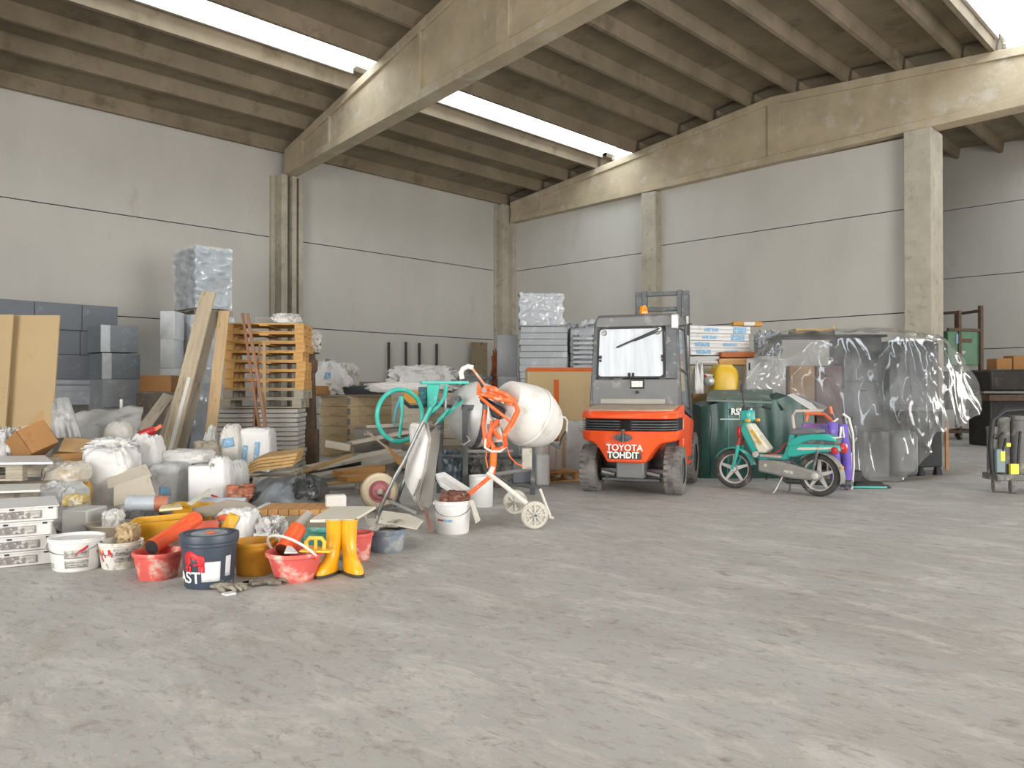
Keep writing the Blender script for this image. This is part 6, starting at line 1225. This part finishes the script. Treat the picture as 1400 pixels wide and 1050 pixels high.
# trestles of old timber that carry the loose boards
for k, (p, D, w, h) in enumerate(((452, 11.3, .7, .16), (500, 11.9, .8, .30), (520, 13.4, .9, .62), (560, 12.6, .6, .50))):
    lay_pack('timber_bundle', 'dark timber bundle under the loose boards, %s' % ('closest to the black sack', 'in the middle', 'beyond the hand wheel', 'behind the wheelbarrow tray')[k], 'timber bundle', W(cx(p, D), D), w, .55, h, 3, mat('dark_timber', '77736b'), .1, 'timber bundles under the loose boards', seed=k + 90, jit=.03)
lean('thin_stick', 'thin pale stick standing askew in the loose board pile', 'stick', (502, 590), (540, 622), 12.2, 11.6, .03, .02, mat('pale_stick', 'b5a58a', .8), None)
board4('brown_panel', 'brown cardboard panel wedged behind the wheelbarrow frame', 'cardboard', [P(526, 606, 10.9), P(553, 630, 10.3), P(553, 640, 10.2), P(543, 634, 10.35)], .02, M_card)
# ------------------------------------------------------------------ right of the forklift: boxes, tarpaulin bin, covered furniture, machines
M_gtarp = mat('dark_green_tarp', '103b33', .42, var=.22, scale=2.5, dirt='1f5549', damt=.3, dscale=2, bump=.3, bscale=8)
M_gtop = mat('grey_green_cover', '5d6a63', .5, var=.15, scale=3, dirt='7d8780', damt=.3)
Dg = 11.5; Xg = cx(1030, Dg)
gt = thing('tarpaulin_bin', 'big dark green tarpaulin bin with white lettering, behind the moped', 'bin', W(Xg, Dg), 0)
GX = lambda px, d=0: cx(px, Dg + d) - Xg
GZ = lambda py, d=0: cz(py, Dg + d)
o = [(GX(958), 0), (GX(1106), 0), (GX(1112), GZ(600)), (GX(1112), GZ(566)), (GX(1076), GZ(541)), (GX(1055), GZ(547)), (GX(1010), GZ(546)), (GX(985), GZ(545)), (GX(974), GZ(551)), (GX(950), GZ(556))]
mb = MB(); n = 40
def gfront(u, v):
    x = GX(958) + (GX(1112) - GX(958)) * u
    top = [(.0, GZ(556)), (.15, GZ(551)), (.22, GZ(545)), (.65, GZ(547)), (.78, GZ(541)), (1.0, GZ(566))]
    for i in range(len(top) - 1):
        if top[i][0] <= u <= top[i + 1][0]: k = (u - top[i][0]) / (top[i + 1][0] - top[i][0]); zt_ = top[i][1] * (1 - k) + top[i + 1][1] * k; break
    y = -.06 * math.sin(v * PI) - .05 * abs(noise.noise(Vector((u * 7, v * 1.3, 4.)))) + .05 * (1 - v)
    return (x, y, v * zt_)
rings = []
for i in range(n + 1):
    col = [gfront(i / n, j / 14) for j in range(15)]; zt_ = col[-1][2]
    rings.append(col + [(col[-1][0], .5, zt_ + .05), (col[-1][0], .5, 0)])
mb.loft(rings); mb.build('body', M_gtarp, gt)
MB().loft([[(GX(965), -.03, GZ(546)), (GX(1055), -.03, GZ(549)), (GX(1055), -.03, GZ(552)), (GX(965), -.03, GZ(549))], [(GX(975), .35, GZ(539, .3)), (GX(1062), .35, GZ(539, .3)), (GX(1062), .35, GZ(543, .3)), (GX(975), .35, GZ(543, .3))], [(GX(985), .5, GZ(533, .5)), (GX(1072), .5, GZ(532, .5)), (GX(1072), .5, GZ(541, .5)), (GX(985), .5, GZ(541, .5))]]).build('top_flap', M_gtop, gt, bevel=.004)
MB().tube([gfront(.235, k / 10) if False else tuple(Vector(gfront(.235, k / 10)) + Vector((0, -.006, 0))) for k in range(11)], .006, 6).build('seam', M_teal, gt)
for q in ((.08, .3), (.9, .25)): MB().tube([tuple(Vector(gfront(q[0] + .01 * math.sin(k), k / 10)) + Vector((0, -.004, 0))) for k in range(11)], .004, 6).build('seam', M_gtarp, gt)
zl = GZ(563); text('RSR M', .125, M_letter, gt, (GX(1012), gfront(.37, .8)[1] - .045, zl), (PI / 2, 0, 0), bold=.004, sx=.9); MB().box(GX(983), GX(1011), gfront(.3, .75)[1] - .022, gfront(.3, .75)[1] - .018, GZ(573) - .008, GZ(573) + .008).build('small_print', mat('pale_green_print', 'a9c4bb', .6), gt)
MB().tube([(GX(1030), .1, GZ(552)), (GX(1048), .05, GZ(547)), (GX(1062), -.02, GZ(548)), (GX(1071), -.07, GZ(560))], .018, 8).build('fold_edge', M_gtop, gt)
board4('white_board', 'white board slanting between the green bin and the clear plastic cover', 'board', [P(1076, 540, 11.6), P(1120, 566, 11.5), P(1132, 556, 11.9), P(1086, 537, 12.1)], .015, M_white)
# boxes behind the forklift mast
Dw = 13.0; G = 'white blue-printed panel packs'
names = ['lowest', 'second', 'third', 'topmost']; w0 = None
zz = [cz(y, Dw) for y in (486, 476, 466, 456, 445.5)]
base = 0
for i in range(4):
    loc = W(cx(985, Dw) + (.02, 0, -.02, .01)[i], Dw, zz[i] + .001); lab = 'white panel pack printed in blue, %s of the stack beyond the forklift mast' % names[i]; h = zz[i + 1] - zz[i] - .003
    t = thing('panel_pack', lab, 'panel pack', loc, .28, G)
    layered(MB(), -.56, .55, 0, .5, 0, h, 2, groove=.006, jit=.004, seed=i).build('pack', M_white, t)
    for x0, x1, z0, z1 in (((-.45, -.25, .2, .8), (.12, .42, .1, .6), (), ())[i] and ((-.45, -.2, .2, .75), (.05, .3, .3, .7)) or ((-.3, -.05, .25, .7), (.22, .46, .1, .9))): MB().box(x0, x1, -.008, -.003, h * z0, h * z1).build('blue_print', M_blup, t)
    MB().box(.552, .558, .1, .35, h * .2, h * .8).build('blue_print', M_blup, t)
sup = pxblock('plank_bundle', 'orange-brown plank lying under the white printed packs', 'plank', 986, 1034, 481, 488.5, 12.85, .5, mat('orange_brown_board', 'b3683c', .75, var=.15)); 
pxblock('plank_bundle', 'tan plank lying below the orange-brown plank', 'plank', 983, 1032, 490, 499, 12.8, .55, M_wood)
bpy.data.objects['plank_bundle'].name = 'stored_plank'; bpy.data.objects['plank_bundle.001'].name = 'stored_plank.001'
pxblock('block_stack', 'cream block stack carrying the planks and printed packs', 'block', 936, 1017, 499.5, None, 12.95, .7, mat('cream_block', 'd5cfc0', .75, var=.08, dirt='b3a993', damt=.25))
pxblock('wrapped_pack', 'white wrapped pack under the printed packs beside the planks', 'pack', 938, 984, 487, 499, 12.87, .5, M_bag2, bevel=.02)
pxblock('timber_offcut', 'short golden timber offcut on top of the printed packs', 'offcut', 1003, 1018, 439.5, 445, 13.1, .12, mat('golden_wood', 'b98a42', .7)); pxblock('timber_offcut', 'dark golden offcut at the end of the printed packs', 'offcut', 1032, 1043, 440, 446, 13.1, .12, mat('golden_wood', 'b98a42')); pxblock('paper_box', 'flat white box between two golden offcuts on the printed packs', 'box', 1017, 1033, 440, 445.3, 13.1, .2, M_offw)
S('plastic_film', 'scrunched clear film over the end of the printed packs', 'plastic film', 1034, 1066, 452, None, 13.0, .35, M_film, amp=.35, freq=2.5, seed=130, z0=cz(486, 13.0), ridge=True)
# yellow machine and cartons next to the forklift
ym = thing('yellow_compactor', 'yellow site machine with a white guard, behind the green bin', 'machine', W(cx(985, 12.2), 12.4), 0)
XX = lambda px: cx(px, 12.2) - cx(985, 12.2)
MB().at((XX(996), .1, .75)).blob(.42, .4, cz(497, 12.2) - .75, .55, .05, 2, 140, 16).build('cowl', mat('yellow_cowl', 'd9b02c', .4, var=.1, dirt='b09a5a', damt=.25), ym); MB().box(XX(976), XX(1010), 0, .45, 0, .8).build('body', mat('ochre_body', 'a58a4c', .7, var=.2, dirt='7c6d4f', damt=.35), ym, bevel=.03)
MB().tube([(XX(956), 0, cz(508, 12.2)), (XX(958), 0, cz(494, 12.2)), (XX(985), 0, cz(495, 12.2)), (XX(987), 0, cz(514, 12.2)), (XX(962), 0, cz(512, 12.2))], .022, 8, closed=True).build('guard', M_offw, ym)
MB().at((XX(972), -.05, cz(521, 12.2)), (PI / 2, 0, 0)).lathe([(0, 0), (.08, 0), (.08, .05), (.03, .07), (0, .07)], 18).build('pulley', M_steel, ym); MB().at((XX(964), -.03, cz(518, 12.2)), (PI / 2, 0, 0)).torus(.07, .015, 20, 8).build('red_hose', M_red, ym)
open_carton('brown carton with a dark hand hole, beside the yellow machine', W(cx(968, 12.2), 12.35, .99), (0, 0, YAW + .1), .46, .22, .22, M_card2)
pxblock('crate', 'brown crate under the carton with the hand hole', 'crate', 944, 974, 562, None, 12.2, .28, mat('brown_crate2', '7a6548', .85, var=.2)).data.transform(Matrix.Diagonal((1, 1, .985 / cz(562, 12.2), 1)))
S('plastic_sack', 'white plastic sheet hanging between the forklift and the yellow machine', 'plastic sheet', 946, 962, 498, None, 12.3, .2, M_bag, amp=.15, seed=141)
# furniture under the clear cover
F_ = 'furniture under the clear cover'
wc = thing('cabinet', 'white cabinet standing at the open end of the clear cover', 'cabinet', W(cx(1048, 12.75), 12.75), 0, F_); w = 54 * sm(12.75); h = cz(491, 12.75)
MB().box(-w / 2, w / 2, .02, .5, 0, h).build('body', M_white, wc, bevel=.008); MB().box(-w / 2 + .005, w / 2 - .005, 0, .019, .05, h - .01).build('door', M_white, wc, bevel=.004)
MB().box(-w / 2 + .03, -w / 2 + .05, -.02, 0, h - .18, h - .06).build('door_handle', M_black, wc)
pxblock('carton', 'tall brown carton under the clear cover, next to the white cabinet', 'carton', 1080, 1114, 500, None, 12.7, .45, M_card2, group=F_)
pxblock('carton', 'flat pale carton lying on top of the clear cover', 'carton', 1088, 1142, 447, None, 13.15, .35, M_card2).location.z = 2.14
ob = [o for o in bpy.data.objects if o.get('label') == 'flat pale carton lying on top of the clear cover'][0]; ob.data.transform(Matrix.Diagonal((1, 1, .13 / cz(447, 13.15), 1)))
MB_ = MB().box(.28, .31, .0, .02, .13, .19).build('flap', M_card2, ob)
def cab(label, x0, x1, yt, D, sy, m, nd, rz=0.0):
    w = (x1 - x0) * sm(D); h = cz(yt, D); t = thing('cabinet', label, 'cabinet', W(cx((x0 + x1) / 2, D), D), rz, F_)
    MB().box(-w / 2, w / 2, .02, sy, .0, h).build('body', m, t, bevel=.008)
    for i in range(nd): MB().box(-w / 2 + .006, w / 2 - .006, 0, .019, h * i / nd + .01, h * (i + 1) / nd - .008).build('drawer_front', m, t, bevel=.004)
    for i in range(nd): MB().box(-.06, .06, -.012, 0, h * (i + .8) / nd - .01, h * (i + .8) / nd + .01).build('drawer_handle', M_dgrey, t)
    return t
cab('maroon brown cabinet under the clear cover beside the tall carton', 1116, 1152, 500, 12.75, .5, mat('maroon_cabinet', '7d5f5b', .5, var=.1), 2)
cab('tall grey cabinet in the middle of the clear cover', 1154, 1206, 462, 12.8, .6, mat('mid_grey_cabinet', '76787a', .5, var=.06), 3)
cab('tall dark grey cabinet at the floor end of the clear cover', 1216, 1284, 466, 12.55, .7, mat('dark_grey_cabinet', '595b5d', .5, var=.08), 2, 0)
pxblock('table_top', 'long grey table top laid over the covered cabinets', 'table top', 1064, 1214, 457.5, 461, 12.85, .75, mat('grey_top', '6e6a64', .6)).location.z = cz(461.5, 12.85) + .01
bm_ = thing('office_machine', 'black machine on feet, showing below the lifted edge of the clear cover', 'machine', W(cx(1276, 11.95), 11.95), .35); w = .36
MB().box(-w / 2 - .1, w / 2, 0, .5, .12, .95).build('body', mat('black_machine', '2f3132', .45, var=.12), bm_, bevel=.02)
for x in (-.22, .12): MB().loft([ring4(x - .06, x + .06, -.02, .1, 0, .02), ring4(x - .04, x + .04, 0, .08, .12, .02)]).build('foot', M_black, bm_)
pxblock('grey_drum_fan', 'grey round-cornered case under the clear cover, near the floor', 'case', 1222, 1258, 590, None, 11.75, .4, mat('light_grey_case', '7b7d7f', .5, var=.1), bevel=.08)
pxblock('grey_box', 'grey box under the clear cover behind the purple chair', 'box', 1180, 1216, 590, None, 11.55, .5, mat('mid_grey_box', '6d6f70', .5, var=.1), bevel=.02)
lean('wood_stick', 'orange-brown stick standing on the floor beyond the black machine', 'stick', (1294, 575), (1294, 628), 12.75, 12.7, .05, .03, mat('orange_stick', 'a8784a', .7), None)
# the clear cover itself
M_cover = film('clear_polythene', 'b9bdbf', .80, .10)
prof = [ # back edge, front top edge, middle, hem: (px, py, depth)
 ((1030, 498, 13.4), (1030, 488, 12.6), (1016, 520, 12.3), (1012, 548, 12.3)),
 ((1064, 459, 13.7), (1062, 462, 12.7), (1064, 515, 12.2), (1074, 552, 12.2)),
 ((1112, 456, 13.7), (1112, 458, 12.65), (1116, 520, 12.1), (1132, 577, 11.5)),
 ((1160, 455, 13.7), (1160, 457, 12.6), (1160, 540, 11.9), (1160, 640, 11.05)),
 ((1206, 455, 13.6), (1206, 456.5, 12.5), (1206, 545, 11.65), (1217, 659, 11.12)),
 ((1240, 457, 13.5), (1238, 460, 12.35), (1243, 545, 11.6), (1258, 628, 11.45)),
 ((1268, 461, 13.5), (1266, 463, 12.3), (1268, 530, 11.8), (1276, 594, 11.75)),
 ((1288, 465, 13.4), (1290, 466, 12.5), (1300, 515, 12.25), (1302, 585, 12.2)),
 ((1300, 478, 13.6), (1304, 478, 13.0), (1326, 513, 12.9), (1338, 562, 12.9))]
prof = [[P(*q) for q in r] for r in prof]
def cat_(p, t):
    n_ = len(p) - 1; k = min(int(t * n_), n_ - 1); f = t * n_ - k; a = p[max(0, k - 1)]; b = p[k]; c = p[k + 1]; d = p[min(n_, k + 2)]
    return .5 * ((2 * b) + (c - a) * f + (2 * a - 5 * b + 4 * c - d) * f * f + (3 * b - a - 3 * c + d) * f ** 3)
O0 = W(cx(1190, 12), 12)
def cover(u, v):
    cols = [cat_(r, v) for r in prof]; p = cat_(cols, u)
    if v > .30:
        k = min(1, (v - .30) / .2)
        s1 = 1 - abs(noise.noise(Vector((u * 9 + v * 1.6, v * 1.6, 1.5)))) * 2.3; s2 = 1 - abs(noise.noise(Vector((u * 16 - v * 3.5, v * 2.2, 7.7)))) * 2.2; s3 = noise.noise(Vector((u * 40, v * 14, 2.)))
        cr = 0
        for ua, va, nf, ph in ((.36, .31, 6, .2), (.62, .30, 7, 1.), (.86, .31, 5, .5), (.13, .32, 5, .9)):
            th = math.atan2(v - va + .02, (u - ua) * 1.9); d_ = math.hypot(v - va, (u - ua) * 1.9)
            cr += (1 - abs(math.sin(th * nf + ph + .8 * noise.noise(Vector((u * 5, v * 3, ph)))))) ** 2 * math.exp(-((d_ - .30) / .26) ** 2) * .085
        p = p - FV * k * (.07 * s1 + .05 * s2 + .012 * s3 + cr + .02) + RV * k * .03 * s2
        if v > .9: p = p + Vector((0, 0, .05 * noise.noise(Vector((u * 14, 3, 1)))))
    else:
        p = p + Vector((0, 0, .03 * (1 - abs(noise.noise(Vector((u * 12, v * 8, 5.)))) * 2)))
    p.z = max(p.z, .012)
    return tuple(p - O0)
o = MB().grid(cover, 150, 80).build('plastic_cover', M_cover); o.location = O0; tag(o, 'large clear polythene cover draped over furniture beside the concrete column', 'plastic cover')
# purple chair, sweeper
pc = thing('folding_chair', 'folded chair with purple fabric, white tubes and orange straps behind the moped', 'chair', W(cx(1148, 10.25), 10.25), -.3)
XP = lambda px: cx(px, 10.25) - cx(1148, 10.25)
ZP = lambda py: cz(py, 10.25)
M_purp = mat('purple_fabric', '6d57b5', .7, var=.15, scale=4, dirt='8f84b8', damt=.25, dscale=8)
for x0, x1, yt in ((1135, 1146, 577), (1149, 1160, 580)):
    MB().grid(lambda u, v: (XP(x0) + (XP(x1) - XP(x0)) * u + .02 * math.sin(v * 5), -.03 * math.sin(u * PI) - .03 * math.sin(v * PI * 1.1), .03 + (ZP(yt) - .03) * v), 8, 16).build('fabric_panel', M_purp, pc, solid=.02)
MB().tube([(XP(1163), .05, .0), (XP(1166), .05, .3), (XP(1165), .05, .7), (XP(1160), .04, ZP(572)), (XP(1152), .02, ZP(566))], .016, 8).build('frame_tube', M_offw, pc)
MB().tube([(XP(1134), .05, .0), (XP(1132), .05, .5), (XP(1134), .02, ZP(582)), (XP(1146), 0, ZP(572))], .014, 8).build('frame_tube', M_offw, pc)
MB().tube([(XP(1090), .25, ZP(588)), (XP(1088), .25, ZP(570)), (XP(1092), .22, ZP(563)), (XP(1128), .15, ZP(562))], .02, 8).build('arm_tube', mat('pinkish_tube', 'c2b3a8', .6), pc)
MB().tube([(XP(1104), .2, ZP(566)), (XP(1130), .15, ZP(567)), (XP(1140), .05, ZP(577))], .02, 8).build('orange_strap', M_orp, pc); MB().tube([(XP(1108), .2, ZP(566)), (XP(1106), .2, ZP(577))], .02, 8).build('orange_strap', M_orp, pc); MB().tube([(XP(1136), .05, ZP(556)), (XP(1138), .05, ZP(566))], .02, 8).build('orange_strap', M_orp, pc)
MB().box(XP(1100), XP(1134), .18, .26, ZP(596), ZP(580)).build('cushion', mat('blue_red_check', '6b5f9a', .8, var=.3, scale=18, dirt='a8384a', damt=.35, dscale=12), pc, bevel=.02)
for x in (1138, 1156): MB().at((XP(x), -.05, .03), (0, PI / 2, 0)).lathe([(0, -.015), (.028, -.015), (.028, .015), (0, .015)], 14).build('caster', M_dgrey, pc)
sw = thing('floor_sweeper', 'black floor sweeper with a teal edge and a dark upright pole', 'sweeper', W(cx(1184, 10.45), 10.45), -.1)
MB().loft([ring4(-.20, .20, -.12, .14, .012, .02), ring4(-.17, .19, -.09, .12, .07, .02)]).build('base', M_black, sw, bevel=.006); MB().box(-.21, .21, -.135, -.11, .008, .03).build('teal_edge', M_teal, sw, bevel=.004)
MB().box(-.19, -.06, -.04, .1, .06, .22).build('housing', M_black, sw, bevel=.02); MB().tube([(-.16, .04, .1), (-.15, .06, .6), (-.15, .08, cz(570, 10.45))], .018, 8).build('pole', mat('dark_green_pole', '3f4a44', .5), sw); MB().tube([(-.19, .0, .1), (-.19, .0, .45)], .014, 8).build('white_tube', M_white, sw); MB().loft([[(.2, -.1, .01), (.28, -.1, .01), (.30, -.02, .01), (.22, .0, .01)], [(.2, -.08, .05), (.24, -.08, .05), (.24, -.04, .03), (.22, -.02, .05)]]).build('pedal', M_black, sw)
# rack with a green box in the next bay
Dr = 20.6; ra = thing('machine_rack', 'tall rusty steel rack on castors holding a green box, beyond the column', 'rack', W(cx(1320, Dr), Dr), .30)
XR = lambda px: cx(px, Dr) - cx(1320, Dr)
ZR = lambda py: cz(py, Dr)
M_grn = mat('green_steel_box', '4d7a5c', .55, var=.12, scale=2, dirt='3d5c48', damt=.3, dscale=3)
MB().box(XR(1290), XR(1344), .0, .9, ZR(499), ZR(453)).build('green_box', M_grn, ra, bevel=.01); MB().box(XR(1310), XR(1331), -.012, 0, ZR(468.5), ZR(463)).build('slot', M_rust, ra); MB().box(XR(1304), XR(1309), -.012, 0, ZR(470), ZR(457)).build('blue_label', M_blup, ra); MB().box(XR(1312), XR(1320), -.008, 0, ZR(484), ZR(480)).build('grey_label', M_label, ra)
for x, y, top in ((1293, .9, 422), (1310, .02, 425), (1347, .0, 417), (1356, .9, 421)): MB().bar((XR(x), y, .12), (XR(x), y, ZR(top)), .09, .09, up=(0, 1, 0)).build('post', M_rust, ra)
for (x0, y0, x1, y1, z) in ((1293, .9, 1310, .02, 427), (1347, 0, 1356, .9, 424), (1290, 0, 1347, 0, 451), (1347, 0, 1356, .9, 451), (1293, .9, 1356, .9, 451), (1290, 0, 1347, 0, 590), (1347, 0, 1356, .9, 590), (1293, .9, 1356, .9, 590)): MB().bar((XR(x0), y0, ZR(z)), (XR(x1), y1, ZR(z)), .07, .07).build('rail', M_rust, ra)
MB().box(XR(1292), XR(1346), .05, .85, ZR(560), ZR(508)).build('dark_drum', M_black, ra, bevel=.05)
for x, y in ((1293, .9), (1310, .02), (1347, 0), (1356, .9)): MB().at((XR(x), y, .07), (0, PI / 2, 0)).lathe([(0, -.03), (.07, -.03), (.07, .03), (0, .03)], 16).build('castor', M_dgrey, ra)
dk = thing('press_machine', 'black oily machine beside the rusty rack, cut by the picture edge', 'machine', W(cx(1392, 18.0), 18.0), .1)
XD = lambda px: cx(px, 18.0) - cx(1392, 18.0)
ZD = lambda py: cz(py, 18.0)
M_oil = mat('oily_black', '2a2827', .5, var=.3, scale=4, dirt='4a443c', damt=.25)
MB().box(XD(1357), XD(1430), .1, 1.0, ZD(535), ZD(505)).build('hood', M_oil, dk, bevel=.05); MB().box(XD(1360), XD(1430), .2, .95, 0, ZD(538)).build('body', M_oil, dk, bevel=.04); MB().box(XD(1350), XD(1430), .0, .3, ZD(548), ZD(540)).build('shelf', M_rust, dk)
for k, (x0, x1, yt) in enumerate(((1363, 1384, 490), (1386, 1412, 486))): 
    o = pxblock('carton', 'dark brown carton on the oily black machine, %s' % ('beside the rack', 'at the picture edge')[k], 'carton', x0, x1, yt, None, 18.3, .4, M_card); h0 = ZD(505) + .002; o.location.z = h0; o.data.transform(Matrix.Diagonal((1, 1, (cz(yt, 18.3) - h0) / cz(yt, 18.3), 1)))
# wheeled unit at the right edge
wu = thing('wheeled_machine', 'dusty dark wheeled machine with yellow stickers, cut by the picture edge', 'machine', W(cx(1388, 9.9), 9.9), 0)
XU = lambda px: cx(px, 9.9) - cx(1388, 9.9)
ZU = lambda py: cz(py, 9.9)
M_du = mat('dusty_dark_machine', '5c5b57', .6, var=.15, dirt='8a867d', damt=.35, dscale=8)
MB().box(XU(1360), XU(1440), -.05, .28, ZU(657), ZU(648)).build('base_plate', M_du, wu, bevel=.01)
for x, y in ((1364, .05), (1380, -.06), (1432, .0)):
    MB().at((XU(x), y, .085), (0, PI / 2, -.3)).lathe([(0, -.035), (.04, -.035), (.085, -.03), (.085, .03), (.04, .035), (0, .035)], 24).build('caster_wheel', M_tyre, wu); MB().box(XU(x) - .04, XU(x) + .04, y - .03, y + .03, .12, ZU(657) + .005).build('caster_fork', M_du, wu)
for x, r, yt in ((1379, .075, 571), (1400, .09, 569), (1364, .06, 584)): MB().at((XU(x), .12, ZU(648))).lathe([(r, 0), (r, ZU(yt) - ZU(648) - .06), (r * 1.1, ZU(yt) - ZU(648) - .05), (r * 1.1, ZU(yt) - ZU(648)), (0, ZU(yt) - ZU(648) + .01)], 24).build('cylinder', M_du, wu)
MB().tube([(XU(1360), .05, ZU(648)), (XU(1357), .05, ZU(610)), (XU(1362), .08, ZU(575)), (XU(1380), .1, ZU(562)), (XU(1410), .1, ZU(560))], .03, 10).build('hose', M_black, wu)
MB().box(XU(1361), XU(1373), -.02, .1, ZU(646), ZU(614)).build('control_box', mat('teal_grey_box', '6f8083', .6), wu, bevel=.01); M_ys = mat('yellow_warning_sticker', 'd8cf3a', .5, var=.15)
MB().box(XU(1366), XU(1372), -.026, -.02, ZU(630), ZU(617)).build('sticker', M_ys, wu); MB().box(XU(1380), XU(1391), -.02, .02, ZU(654), ZU(634)).build('sticker', M_ys, wu); MB().box(XU(1378), XU(1384), .035, .045, ZU(611), ZU(606)).build('sticker', M_ys, wu)
for a, b in (((1362, 600), (1372, 592)), ((1370, 626), (1376, 600)), ((1392, 640), (1396, 590))): MB().tube([(XU(a[0]), .02, ZU(a[1])), (XU((a[0] + b[0]) / 2) - .03, -.02, ZU((a[1] + b[1]) / 2)), (XU(b[0]), .02, ZU(b[1]))], .014, 8).build('cable', M_black, wu)
